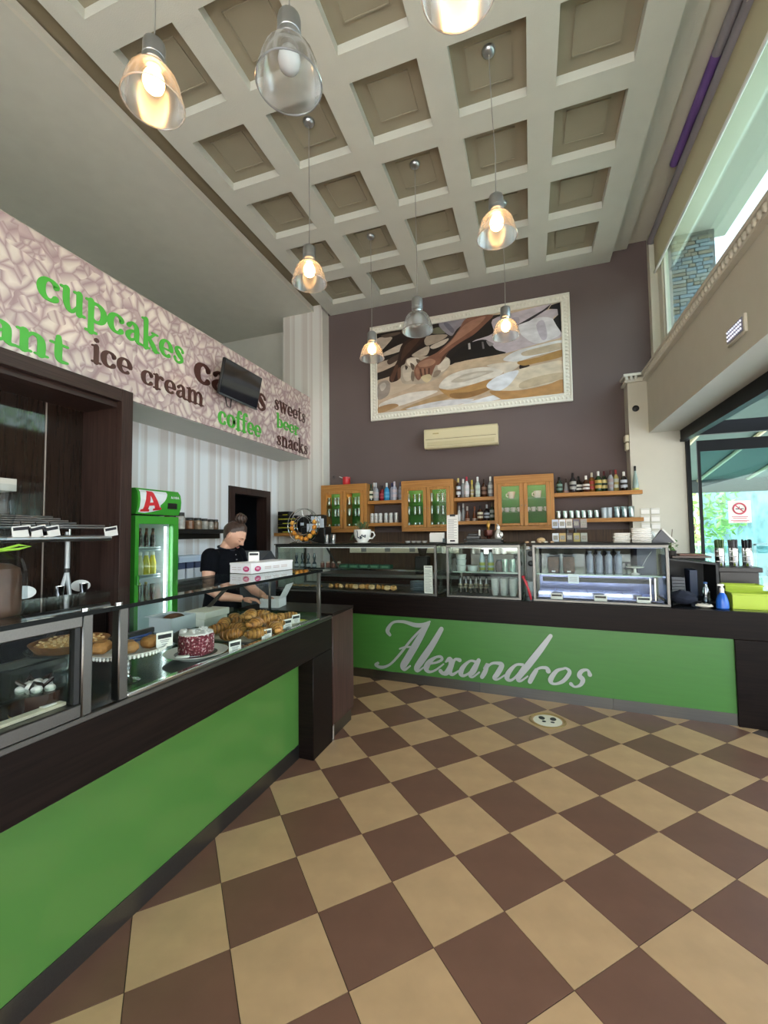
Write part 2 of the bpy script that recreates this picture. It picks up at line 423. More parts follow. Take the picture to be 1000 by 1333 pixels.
# ---------------------------------------------------------------- walls
def build_walls():
    struct('wall_back', bx(-2.84, 1.60, 5.8, 5.95, 0, 5.03), M_brownw)
    struct('wall_back_left', bx(-5.4, -2.84, 6.0, 6.15, 0, 5.03), M_backl)
    struct('wall_outer_left', bx(-5.4, -5.3, -3.2, 6.0, 0, 4.9), M_lowc)
    M_str = stripes('striped_paper', 'Y', .36, '#eef1f5', '#d9d6d6', '#e6e6e7')
    M_strx = stripes('striped_paper_across', 'X', .30, '#d9d8d3', '#c8c2bc', '#d1cdc8')
    struct('wall_pilaster', bx(-3.5, -2.846, 5.592, 6.0, 2.6, 5.0), M_strx)
    struct('wall_pilaster_low', bx(-3.58, -2.846, 5.592, 6.0, 0, 2.6), M_strx)
    struct('trim_4', bx(-2.846, -2.832, 5.585, 5.8, 0, 4.82), M_white)
    # striped wall with the dark doorway
    struct('wall_left', MB().box(-3.70, -3.58, 2.62, 4.47, 0, 2.6).box(-3.70, -3.58, 5.35, 5.592, 0, 2.6).box(-3.70, -3.58, 4.47, 5.35, 2.12, 2.6), M_str)
    # bulkhead above with the flat soffit
    struct('wall_bulkhead', bx(-5.3, -3.064, -3.2, 5.588, 2.6, 3.50), M_backl)
    # right pillar and beam
    struct('wall_pillar', MB().box(1.115, 1.66, 5.6, 5.8, 0, 3.27), M_pillar)
    struct('wall_right', MB().box(1.315, 1.64, -3.2, 5.6, 2.61, 3.27), M_wallr)
    struct('wall_right_low', MB().box(1.62, 1.72, -3.2, -1.6, 0, 2.61), M_wallr)
    struct('wall_front_upper', MB().box(-5.4, 1.7, -3.3, -3.2, 3.6, 5.1).box(-5.4, -2.9, -3.3, -3.2, 0, 3.6), M_wallr)
    # cornice with dentils along the beam and round the pillar
    c = MB()
    c.box(1.255, 1.60, -3.2, 5.565, 3.285, 3.315).box(1.27, 1.33, -3.2, 5.57, 3.215, 3.24)
    c.box(1.075, 1.60, 5.565, 5.80, 3.285, 3.315).box(1.085, 1.33, 5.575, 5.80, 3.215, 3.24)
    tr = struct('trim_5', c, M_lip)
    d = MB(); y = 5.5
    while y > .6: d.box(1.258, 1.33, y-.040, y, 3.232, 3.290, bev=.012); y -= .060
    x = 1.09
    while x < 1.22: d.box(x, x+.030, 5.566, 5.61, 3.235, 3.287, bev=.008); x += .048
    d.obj('dentils', M_lip, tr, kind='stuff')
    # light switch boxes, round speaker, card holders
    t = thing('switch_box', 'two small cream switch boxes stacked on the pillar edge', 'switch', (1.115, 5.70, 2.46))
    t.rotation_euler = (0, 0, 0)
    M_cream = mat('cream_plastic', '#cfc8ae', .4, var=0)
    bx(-.045, .0, -.09, -.0, .07, .15, bev=.008).obj('upper_box', M_cream, t); bx(-.04, .0, -.09, 0, -.03, .06, bev=.008).obj('lower_box', M_cream, t)
    t = thing('round_speaker', 'round black speaker on the pillar under the cornice', 'speaker', (1.19, 5.6, 2.905))
    MB().lathe([(.036, 0), (.036, .012), (.026, .02), (.012, .022)], 20, M=rotx(math.pi/2)).obj('shell', M_blackp, t)
    MB().lathe([(.015, .0205), (.012, .026)], 12, M=rotx(math.pi/2)).obj('cone', mat('dark_grey_cone', '#33302e', .6), t)
    t = thing('card_rack', 'rack of small white cards on the pillar above the napkins', 'rack', (1.30, 5.6, 1.42))
    M_clr = mat('clear_acrylic_white', '#d8d7cf', .2, var=0)
    for i in range(4):
        for j in range(2):
            h = bx(-.105+j*.1, -.015+j*.1, -.012, 0, i*.085, i*.085+.07, bev=.003).obj('card_holder', M_clr, t)
            bx(-.1+j*.1, -.02+j*.1, -.0135, -.012, i*.085+.008, i*.085+.05).obj('card', M_paper, h)
build_walls()
def build_emergency_light():
    t = thing('emergency_light', 'small recessed emergency light with rows of white lamps on the beam', 'light', (1.315, 3.335, 2.785))
    bx(-.02, 0, -.13, .13, -.06, .06, bev=.004).obj('frame', M_lip, t)
    bx(-.024, -.02, -.11, .11, -.045, .045).obj('reflector', mat('grey_reflector', '#8c8ca0', .3, .5, var=0), t)
    l = MB()
    for i in range(8):
        for j in range(3): l.ball((-.026, -.095+i*.027, -.026+j*.026), .007, 6, 4)
    l.obj('lamps', mat('white_leds', '#ffffff', .3, var=0, emit='#dfe4ff', estr=.5), t, kind='stuff')
build_emergency_light()

# ---------------------------------------------------------------- right upper window, blind, banner tube
def blind_fabric():
    m = bpy.data.materials.new('beige_blind_fabric'); m.use_nodes = True; nt = m.node_tree; nt.nodes.clear()
    o = nt.nodes.new('ShaderNodeOutputMaterial'); x = nt.nodes.new('ShaderNodeMixShader'); x.inputs[0].default_value = .45
    d = nt.nodes.new('ShaderNodeBsdfDiffuse'); d.inputs[0].default_value = lin('#d6cab0'); t = nt.nodes.new('ShaderNodeBsdfTranslucent'); t.inputs[0].default_value = lin('#bdb4a4')
    nt.links.new(d.outputs[0], x.inputs[1]); nt.links.new(t.outputs[0], x.inputs[2]); nt.links.new(x.outputs[0], o.inputs[0]); return m
def build_window():
    M_fr = mat('cream_window_frame', '#d6d5c6', .45, var=.01)
    fr = MB()
    fr.box(1.50, 1.60, 5.66, 5.80, 3.31, 5.0)              # wall side jamb
    fr.box(1.50, 1.57, -3.2, 5.66, 3.31, 3.36).box(1.50, 1.57, -3.2, 5.66, 4.88, 5.0)
    fr.box(1.50, 1.57, 5.56, 5.66, 3.36, 4.88)
    for y in (2.55, -.5): fr.box(1.50, 1.57, y-.05, y+.05, 3.36, 4.88)
    w = struct('window_1', fr, M_fr)
    s = MB()
    for (a, b) in ((2.60, 5.56), (-.45, 2.50), (-3.2, -.55)):
        s.box(1.515, 1.555, a, a+.05, 3.36, 4.88).box(1.515, 1.555, b-.05, b, 3.36, 4.88).box(1.515, 1.555, a+.05, b-.05, 3.36, 3.41).box(1.515, 1.555, a+.05, b-.05, 4.83, 4.88)
        bx(1.532, 1.538, a+.05, b-.05, 3.41, 4.83).obj('pane', M_glassg, w)
    s.obj('sash', M_fr, w, smooth=False)
    struct('wall_jamb', bx(1.42, 1.50, 5.70, 5.80, 3.31, 5.0), M_fr)
    t = thing('roller_blind', 'pale roller blind rolled high along the upper window', 'blind', (1.45, 2.0, 4.92))
    n = 12; prof = []
    mb = MB().tube([(0, 3.72, .0), (0, -4.9, .0)], .045, 14); mb.obj('roll', mat('lilac_blind_fabric', '#8d8a92', .6, var=.15, scale=1.2, stretch=(1, .5, 1)), t)
    bx(-.002, .002, -4.9, 3.60, -.42, -.03).obj('fabric', blind_fabric(), t)
    MB().tube([(0, 3.62, -.43), (0, -4.92, -.43)], .014, 10).obj('bottom_rail', mat('white_rail', '#f0f0ee', .3, var=0), t)
    bx(-.03, .05, 3.72, 3.76, -.05, .06, bev=.004).obj('bracket', M_blackp, t)
    MB().tube([(-.05, 1.2, -.06), (-.045, .95, -.22), (-.03, .9, -.4)], .003, 5).obj('cord', M_lip, t)
    t = thing('rolled_banner', 'purple and pink rolled banner resting on the blind roll', 'banner', (1.383, 2.3, 4.965))
    MB().tube([(0, 2.3, 0), (0, 1.3, .0)], .036, 12).obj('purple_roll', mat('purple_print', '#6d4f97', .5, var=.2, scale=3), t)
    MB().tube([(0, 1.3, 0), (0, .7, .0)], .036, 12).obj('grey_roll', mat('lilac_blind_fabric', '#8d8a92', .6), t)
    MB().tube([(0, .7, 0), (0, -.5, .0)], .036, 12).obj('pink_roll', mat('pink_print', '#a3597c', .5, var=.3, scale=4), t)
build_window()

# ---------------------------------------------------------------- glass doors and terrace outside
def build_doors():
    M_dk = mat('anthracite_frame', '#0e1114', .45, var=.02, spec=.2)
    m = MB()
    m.box(1.62, 1.72, -1.6, 5.6, 2.50, 2.61)                 # header track
    m.box(1.66, 1.70, 5.57, 5.60, 0, 2.5).box(1.62, 1.72, -1.6, -1.5, 0, 2.5)
    m.box(1.60, 1.66, -1.6, 5.55, 2.47, 2.5)
    m.box(1.62, 1.72, -1.5, 5.55, -.02, .01)
    d = struct('door_1', m, M_dk)
    def leaf(x0, x1, y, name):
        l = thing(name, '', 'door')
        return l
    # two folded leaves standing open at the far end
    for k, (y, x0, x1) in enumerate(((5.50, 1.715, 2.78),)):
        f = MB(); a = .024
        f.box(x0+.022, x0+.05, y-a/2, y+a/2, .02, 2.46).box(x1-.05, x1, y-a/2, y+a/2, .02, 2.46)
        f.box(x0+.05, x1-.05, y-a/2, y+a/2, 2.34, 2.46).box(x0+.05, x1-.05, y-a/2, y+a/2, .02, .14)
        if k == 0:
            lf = f.obj('door_leaf', M_dk, d, smooth=False)
            bx(x0+.05, x1-.05, y-.004, y+.004, .14, 2.34).obj('pane', M_glasst, lf)
    bx(1.725, 2.8, 5.47, 5.53, 2.52, 2.66).obj('leaf_track', M_dk, d, smooth=False)
    t = thing('no_smoking_sign', 'white no smoking notice stuck on the glass door', 'sign', (2.09, 5.494, 1.56))
    bx(-.10, .10, -.002, .0, 0, .235).obj('sheet', M_paper, t)
    red = mat('sign_red', '#c8485c', .5, var=0)
    ring = [(.055*math.cos(a), 0, .15+.055*math.sin(a)) for a in [2*math.pi*k/24 for k in range(24)]]
    MB().tube([(p[0], -.004, p[2]) for p in ring], .008, 6, closed=True).obj('red_ring', red, t)
    MB().box(-.05, .05, -.0045, -.002, -.005, .005, M=T(0, 0, .15) @ roty(math.radians(45))).obj('bar', red, t)
    cg = MB().box(-.035, .025, -.003, -.002, .143, .152)
    cg.box(.027, .035, -.003, -.002, .143, .152); cg.box(-.003, .002, -.003, -.002, .158, .172); cg.obj('cigarette', M_ink, t)
    ln = MB()
    for z, w in ((.062, .07), (.046, .06), (.022, .08), (.010, .06)): ln.box(-w, w, -.003, -.002, z, z+.006)
    ln.obj('small_lettering', red, t)
build_doors()
def build_outside():
    struct('forecourt_bounce_floor', bx(-14, 16, -22, -3.3, -.14, -.03), mat('pale_paving', '#b7b8b4', .8, var=.06, scale=2))  # unseen pale ground, added to bounce sunlight up onto the ceiling
    struct('terrace_floor', bx(1.75, 16, -3.3, 20, -.14, -.03), mat('pale_paving', '#b7b8b4', .8, var=.06, scale=2))
    M_soff = mat('white_render', '#dcdcd2', .8, var=.02)
    struct('wall_terrace', MB().box(1.60, 2.36, -3.0, 6.2, 5.1, 5.25), M_soff)
    t = thing('stone_wall', 'grey stone clad wall seen through the upper window', 'wall', (1.72, 5.98, 0))
    random.seed(3); M_st = [mat('slate_stone_%s' % n, c, .85, var=.12, scale=9) for n, c in (('blue', '#8fa1ae'), ('grey', '#a5a9a6'), ('warm', '#9a9384'))]
    MB().box(.0, .46, .02, .3, 2.95, 5.1).obj('wall_core', mat('mortar', '#7d7f7e', .9), t)
    meshes = []
    for mm in M_st:
        for w in (.07, .11, .15):
            q = bx(0, w-.006, -.010, .03, 0, .040, bev=.004); me = bpy.data.meshes.new('stone'); me.from_pydata(q.v, [], q.f); me.materials.append(mm); meshes.append((w, me))
    n = 0; z = 2.96
    while z < 5.02:
        x = 0.
        while x < .38 and n < 290:
            w, me = random.choice(meshes)
            if x+w > .47: w, me = random.choice([q for q in meshes if q[0] < .1])
            o = bpy.data.objects.new('stone', me); COL.objects.link(o); o.parent = t
            o.location = (x, random.uniform(-.005, .005), z); x += w; n += 1
        z += .046
    # neighbour's awning over the terrace: pale ribs and slate cloth
    q = thing('added_door_canopy', 'unseen canvas canopy added to shade the glass doors', 'canopy', (1.73, -3.0, 2.78))  # out of view, added to keep sky light off the doorway
    bx(0, 2.7, 0, 8.2, 0, .03).obj('canopy_cloth', mat('grey_green_canvas', '#566e66', .8, var=.03), q); bx(2.7, 2.74, 0, 8.2, -.12, .04).obj('front_bar', M_alu, q)
    t = thing('terrace_awning', 'grey green awning with pale ribs over the terrace', 'awning', (2.2, 6.2, 0))
    A = MB().add([(-.2, 0, 3.05), (6.5, 0, 3.05), (6.5, 3.6, 2.45), (-.2, 3.6, 2.45), (-.2, 0, 3.08), (6.5, 0, 3.08), (6.5, 3.6, 2.48), (-.2, 3.6, 2.48)], [(3, 2, 1, 0), (4, 5, 6, 7), (0, 1, 5, 4), (1, 2, 6, 5), (2, 3, 7, 6), (3, 0, 4, 7)])
    A.obj('awning_cloth', mat('grey_green_canvas', '#566e66', .8, var=.03), t)
    for k in range(9):
        x = .1+k*.78
        MB().tube([(x, .05, 3.01), (x, 3.55, 2.43)], .03, 6).obj('rib', mat('pale_rib', '#d9d8b0', .5, var=0), t)
    for x in (.3, 3.2, 6.2):
        MB().tube([(x, 3.5, -.03), (x, 3.5, 2.44)], .06, 8).obj('post', M_blk, t)
    bx(-.2, 6.5, 3.6, 3.66, 2.2, 2.48).obj('valance', mat('slate_valance', '#44504f', .8), t)
    # low balustrade of glass and hedge
    t = thing('terrace_railing', 'glass railing along the far side of the terrace', 'railing', (2.4, 12.0, 0))
    for k in range(6):
        bx(k*1.2+.05, k*1.2+1.15, -.006, .006, .05, 1.1).obj('pane', M_glasst, t)
        bx(k*1.2-.02, k*1.2+.03, -.03, .03, -.03, 1.15).obj('post', M_alu, t)
    bx(0, 7.2, -.03, .03, 1.12, 1.17).obj('handrail', M_alu, t)
    leafm = [mat('bright_leaf', '#6f9a48', .6, var=.3, scale=3), mat('mid_leaf', '#6a9a4e', .6, var=.3, scale=3), mat('blue_green_leaf', '#7fbfa6', .6, var=.3, scale=3)]
    def tree(name, label, x, y, z0, h, r, mm, n, grp='trees beyond the terrace', trunk=True):
        t = thing(name, label, 'tree', (x, y, -.05), 0, grp)
        if trunk: MB().tube([(0, 0, 0), (.05, .02, z0*.6), (0, 0, z0+h*.4)], [.14, .11, .06], 8).obj('trunk', mat('bark', '#5a4a3a', .9, var=.2), t)
        lf = MB()
        for i in range(n):
            a = random.uniform(0, 6.28); b = math.acos(random.uniform(-1, 1)); q = random.uniform(.55, 1)
            c = Vector((r*q*math.sin(b)*math.cos(a), r*q*math.sin(b)*math.sin(a), z0+h/2+h/2*q*math.cos(b)))
            e = Euler((random.uniform(0, 6), random.uniform(0, 6), 0)).to_matrix().to_4x4(); s_ = random.uniform(.07, .15)
            lf.add([(-s_, 0, 0), (0, -s_*.45, .02), (s_, 0, 0), (0, s_*.45, .02)], [(0, 1, 2, 3)], Matrix.Translation(c) @ e)
        lf.obj('foliage', mm, t, smooth=False, kind='stuff')
    random.seed(11)
    tree('tree', 'bright green tree standing behind the glass railing', 3.2, 19.2, 1.2, 3.4, 1.6, leafm[0], 1300)
    tree('tree', 'mid green tree right of the bright one beyond the terrace', 6.9, 19.6, 1.2, 3.6, 1.8, leafm[1], 1500)
    tree('tree', 'blue green tree beyond the right end of the railing', 11.0, 19.2, 1., 3.4, 1.8, leafm[2], 1300)
    tree('tree', 'pale green tree in front of the long garden wall', 4.6, 15.2, .6, 3.0, 1.3, leafm[0], 700)
    tree('tree', 'tall tree reflected in the dark niche panel', 9.0, 9.6, 2.6, 5.2, 2.4, leafm[1], 2600)
    tree('bush', 'low blue green bush in front of the glass railing', 3.5, 10.6, 0, .9, .8, leafm[2], 800, 'bushes by the railing', False)
    tree('bush', 'low bright bush right of the blue green bush by the railing', 5.6, 10.6, 0, .9, .8, leafm[0], 800, 'bushes by the railing', False)
    # pale garden wall and parked white canopy further back give the bright band
    t = thing('garden_wall', 'long pale wall far behind the terrace trees', 'wall', (1.8, 17, 0))
    bx(0, 13, 0, .2, -.03, 2.9).obj('wall_panel', mat('pale_blue_wall', '#748a8b', .8, var=.55, scale=2.2, stretch=(2.5, 1, 1)), t); bx(-.05, 13.05, -.05, .25, 2.9, 2.98).obj('coping', M_soff, t)
build_outside()

# ---------------------------------------------------------------- grain banner with its words
def arc(cx, cy, rx, ry, a0, a1, wmin, wmax, n=14):
    out = []
    for k in range(n+1):
        a = math.radians(a0+(a1-a0)*k/n)
        out.append((cx+rx*math.cos(a), cy+ry*math.sin(a), wmin+(wmax-wmin)*abs(math.cos(a))**1.4))
    return out
def srf(x0, x1, y, w=.12): return [(x0, y, w), ((x0+x1)/2, y, w), (x1, y, w)]
def stem(x, y0, y1, w=.29): return [(x, y0, w), (x, (y0+y1)/2, w*.93), (x, y1, w)]
GL = {
 'c': (.90, [arc(.47, .5, .33, .41, 38, 318, .13, .34), [(.70, .74, .2), (.72, .71, .26), (.70, .68, .2)]]),
 'o': (1.0, [arc(.5, .5, .34, .41, 0, 360, .13, .34, 22)]),
 'e': (.94, [arc(.48, .5, .33, .41, 4, 306, .13, .31), [(.18, .46, .10), (.5, .46, .10), (.90, .46, .11)]]),
 'a': (.98, [[(.20, .74, .22), (.24, .76, .24), (.42, .92, .14), (.64, .80, .26), (.68, .5, .29), (.68, .22, .27), (.78, .06, .17), (.95, .07, .12)], [(.62, .56, .12), (.36, .49, .17), (.17, .26, .28), (.34, .07, .15), (.62, .22, .13)]]),
 's': (.84, [[(.70, .74, .2), (.62, .86, .14), (.42, .92, .13), (.22, .77, .22), (.42, .53, .33), (.66, .27, .22), (.44, .07, .14), (.2, .13, .14), (.14, .27, .2)]]),
 'n': (1.12, [stem(.24, .06, .92), srf(.02, .24, .93), [(.3, .62, .12), (.48, .9, .15), (.70, .88, .22), (.82, .66, .29), (.82, .06, .29)], srf(.02, .46, .06), srf(.62, 1.04, .06)]),
 'm': (1.68, [stem(.24, .06, .92), srf(.02, .24, .93), [(.3, .62, .12), (.48, .9, .15), (.66, .88, .22), (.77, .66, .28), (.77, .06, .28)], [(.84, .62, .12), (1.0, .9, .15), (1.2, .88, .22), (1.32, .66, .28), (1.32, .06, .28)], srf(.02, .46, .06), srf(.58, .98, .06), srf(1.13, 1.56, .06)]),
 'r': (.84, [stem(.24, .06, .92), srf(.02, .24, .93), [(.3, .58, .12), (.46, .86, .16), (.62, .84, .26), (.68, .80, .24)], srf(.02, .5, .06)]),
 'i': (.52, [stem(.26, .06, .92), srf(.04, .26, .93), srf(.04, .5, .06), [(.24, 1.27, .25), (.26, 1.27, .29), (.28, 1.27, .25)]]),
 'u': (1.10, [[(.24, .93, .28), (.24, .4, .28), (.34, .12, .22), (.52, .08, .16), (.72, .35, .12)], srf(.02, .24, .94), stem(.80, .06, .94, .28), srf(.58, .8, .94), srf(.8, 1.04, .06)]),
 'p': (1.04, [stem(.24, -.42, .94), srf(.02, .24, .94), arc(.5, .5, .36, .41, 140, -140, .13, .32), srf(.0, .5, -.42)]),
 'b': (1.04, [stem(.24, .06, 1.46), srf(.02, .24, 1.46), arc(.5, .5, .36, .41, 140, -140, .13, .32)]),
 'k': (1.08, [stem(.24, .06, 1.46), srf(.02, .24, 1.46), [(.32, .42, .12), (.55, .68, .13), (.8, .92, .13)], srf(.62, .98, .93, .1), [(.44, .6, .2), (.66, .32, .3), (.86, .06, .27)], srf(.02, .46, .06), srf(.7, 1.06, .06)]),
 't': (.74, [[(.32, 1.26, .2), (.32, .9, .28), (.32, .3, .28), (.42, .1, .2), (.66, .1, .12)], srf(.04, .66, .90, .13)]),
 'w': (1.40, [[(.16, .93, .28), (.3, .5, .28), (.42, .06, .24)], [(.42, .06, .14), (.56, .5, .13), (.68, .9, .15)], [(.66, .93, .28), (.80, .5, .28), (.92, .06, .24)], [(.92, .06, .14), (1.08, .5, .13), (1.2, .93, .13)], srf(.02, .36, .94, .11), srf(.54, .86, .94, .11), srf(1.04, 1.36, .94, .11)]),
 'f': (.70, [[(.68, 1.36, .22), (.56, 1.46, .14), (.38, 1.34, .24), (.32, 1.0, .28), (.32, .06, .28)], srf(.06, .66, .92, .12), srf(.08, .58, .06)]),
}
def word_mesh(word, wid, xh, h=.004):
    """strokes of a word in local x (along) and y (up), fitted to a width"""
    tot = sum(GL[ch][0] for ch in word); sx = wid/tot
    mb = MB(); x = 0; k = 0
    for ch in word:
        adv, strokes = GL[ch]
        for st in strokes:
            mb.ribbon([((x+p[0])*1.0, p[1], p[2]) for p in st], 0, h+.00015*k, seg=4); k = (k+1) % 7
        x += adv
    mb.v = [(p[0]*sx, p[1]*xh, p[2]) for p in mb.v]
    return mb
def build_banner():
    t = thing('grain_banner', 'long banner printed with wheat grains and bakery words above the counter', 'banner', (-3.055, 0, 2.6))
    m = bpy.data.materials.new('wheat_grain_print'); m.use_nodes = True; nt = m.node_tree; b = nt.nodes['Principled BSDF']
    tc = nt.nodes.new('ShaderNodeTexCoord'); mp = nt.nodes.new('ShaderNodeMapping')
    nt.nodes.remove(mp)
    ns = nt.nodes.new('ShaderNodeTexNoise'); ns.inputs['Scale'].default_value = 5; ns.inputs['Detail'].default_value = 1
    av = nt.nodes.new('ShaderNodeVectorMath'); av.operation = 'MULTIPLY_ADD'; av.inputs[1].default_value = (0, .05, .05)
    nt.links.new(tc.outputs['Object'], ns.inputs['Vector']); nt.links.new(ns.outputs['Color'], av.inputs[0]); nt.links.new(tc.outputs['Object'], av.inputs[2])
    def layer(rot):
        rt = nt.nodes.new('ShaderNodeVectorRotate'); rt.rotation_type = 'X_AXIS'; rt.inputs['Angle'].default_value = math.radians(rot)
        m2 = nt.nodes.new('ShaderNodeMapping'); m2.inputs['Scale'].default_value = (.01, 7.5, 13.5)
        v1 = nt.nodes.new('ShaderNodeTexVoronoi'); v1.feature = 'DISTANCE_TO_EDGE'; v2 = nt.nodes.new('ShaderNodeTexVoronoi'); v2.feature = 'F1'
        for v in (v1, v2): v.inputs['Scale'].default_value = 1; v.inputs['Randomness'].default_value = .85
        nt.links.new(av.outputs[0], rt.inputs['Vector']); nt.links.new(rt.outputs[0], m2.inputs[0])
        for v in (v1, v2): nt.links.new(m2.outputs[0], v.inputs['Vector'])
        r1 = nt.nodes.new('ShaderNodeValToRGB'); e = r1.color_ramp.elements
        e[0].position = .0; e[0].color = lin('#a48a8c'); e[1].position = .34; e[1].color = lin('#dccec4')
        for p, c in ((.07, '#b8a2a0'), (.17, '#cdbbb3')):
            q = e.new(p); q.color = lin(c)
        nt.links.new(v1.outputs['Distance'], r1.inputs[0])
        bw = nt.nodes.new('ShaderNodeRGBToBW'); nt.links.new(v2.outputs['Color'], bw.inputs[0])
        mm = nt.nodes.new('ShaderNodeMapRange'); mm.inputs['To Min'].default_value = .86; mm.inputs['To Max'].default_value = 1.06; nt.links.new(bw.outputs[0], mm.inputs['Value'])
        sc = nt.nodes.new('ShaderNodeVectorMath'); sc.operation = 'SCALE'; nt.links.new(r1.outputs[0], sc.inputs[0]); nt.links.new(mm.outputs[0], sc.inputs['Scale'])
        return sc.outputs[0]
    n2 = nt.nodes.new('ShaderNodeTexNoise'); n2.inputs['Scale'].default_value = 7; n2.inputs['Detail'].default_value = 0
    nt.links.new(tc.outputs['Object'], n2.inputs['Vector'])
    gt = nt.nodes.new('ShaderNodeMath'); gt.operation = 'GREATER_THAN'; gt.inputs[1].default_value = .5; nt.links.new(n2.outputs['Fac'], gt.inputs[0])
    mx = nt.nodes.new('ShaderNodeMixRGB'); nt.links.new(gt.outputs[0], mx.inputs['Fac']); nt.links.new(layer(62), mx.inputs[1]); nt.links.new(layer(-48), mx.inputs[2])
    nt.links.new(mx.outputs[0], b.inputs['Base Color'])
    b.inputs['Roughness'].default_value = .22
    bx(-.003, .018, -1.2, 5.585, .0, .915).obj('printed_panel', m, t, smooth=False)
    gr = mat('letter_green', '#4aa83a', .4, var=0); br = mat('letter_brown', '#4a2a24', .4, var=0)
    W = [('cupcakes', gr, 1.873, 3.145, 3.085, .168), ('croissant', gr, .72, 2.09, 2.695, .142), ('ice', br, 2.248, 2.59, 2.79, .137),
         ('cream', br, 2.678, 3.41, 2.77, .131), ('cakes', br, 3.275, 4.47, 2.988, .222), ('coffee', gr, 3.609, 4.36, 2.653, .15),
         ('sweets', br, 4.636, 5.44, 3.088, .14), ('beer', gr, 4.688, 5.255, 2.872, .122), ('snacks', br, 4.688, 5.505, 2.642, .134)]
    M = Matrix(((0, 0, 1, 0), (1, 0, 0, 0), (0, 1, 0, 0), (0, 0, 0, 1)))   # local x -> world y, y -> z, z -> x
    for wd, mm, y0, y1, z, xh in W:
        mb = word_mesh(wd, y1-y0, xh)
        mb.v = [(.018+p[2], y0+p[0], z-2.6+p[1]) for p in mb.v]
        o = mb.obj('word', mm, t, smooth=False); o['label'] = ('green' if mm is gr else 'brown')+' word '+wd
build_banner()
def build_tv():
    t = thing('wall_television', 'black flat television on a swivel arm in front of the grain banner', 'television', (-2.86, 3.771, 3.088))
    t.rotation_euler = (0, .212, 0)          # leans forward, screen looks down into the room
    w, h = .633, .364
    bx(-.035, -.004, -w/2, w/2, -h/2, h/2, bev=.006).obj('housing', M_blackp, t)
    bx(-.006, -.001, -w/2+.012, w/2-.012, -h/2+.016, h/2-.012).obj('screen', mat('dark_screen', '#10141c', .07, var=0, spec=.8), t)
    bx(-.004, .0, -w/2, w/2, -h/2, -h/2+.014).obj('lower_bezel', mat('grey_bezel', '#43464a', .3, var=0), t)
    MB().box(-.05, -.035, -.1, .1, -.1, .1).tube([(-.05, 0, -.02), (-.085, .05, -.02), (-.115, 0, -.015)], .016, 8).box(-.128, -.112, -.06, .06, -.09, .07).obj('arm', M_blackp, t)
    MB().tube([(-.04, -.18, -.17), (-.06, -.1, -.26), (-.1, .0, -.25), (-.13, .02, -.12)], .006, 6).obj('cable', M_blackp, t)
build_tv()

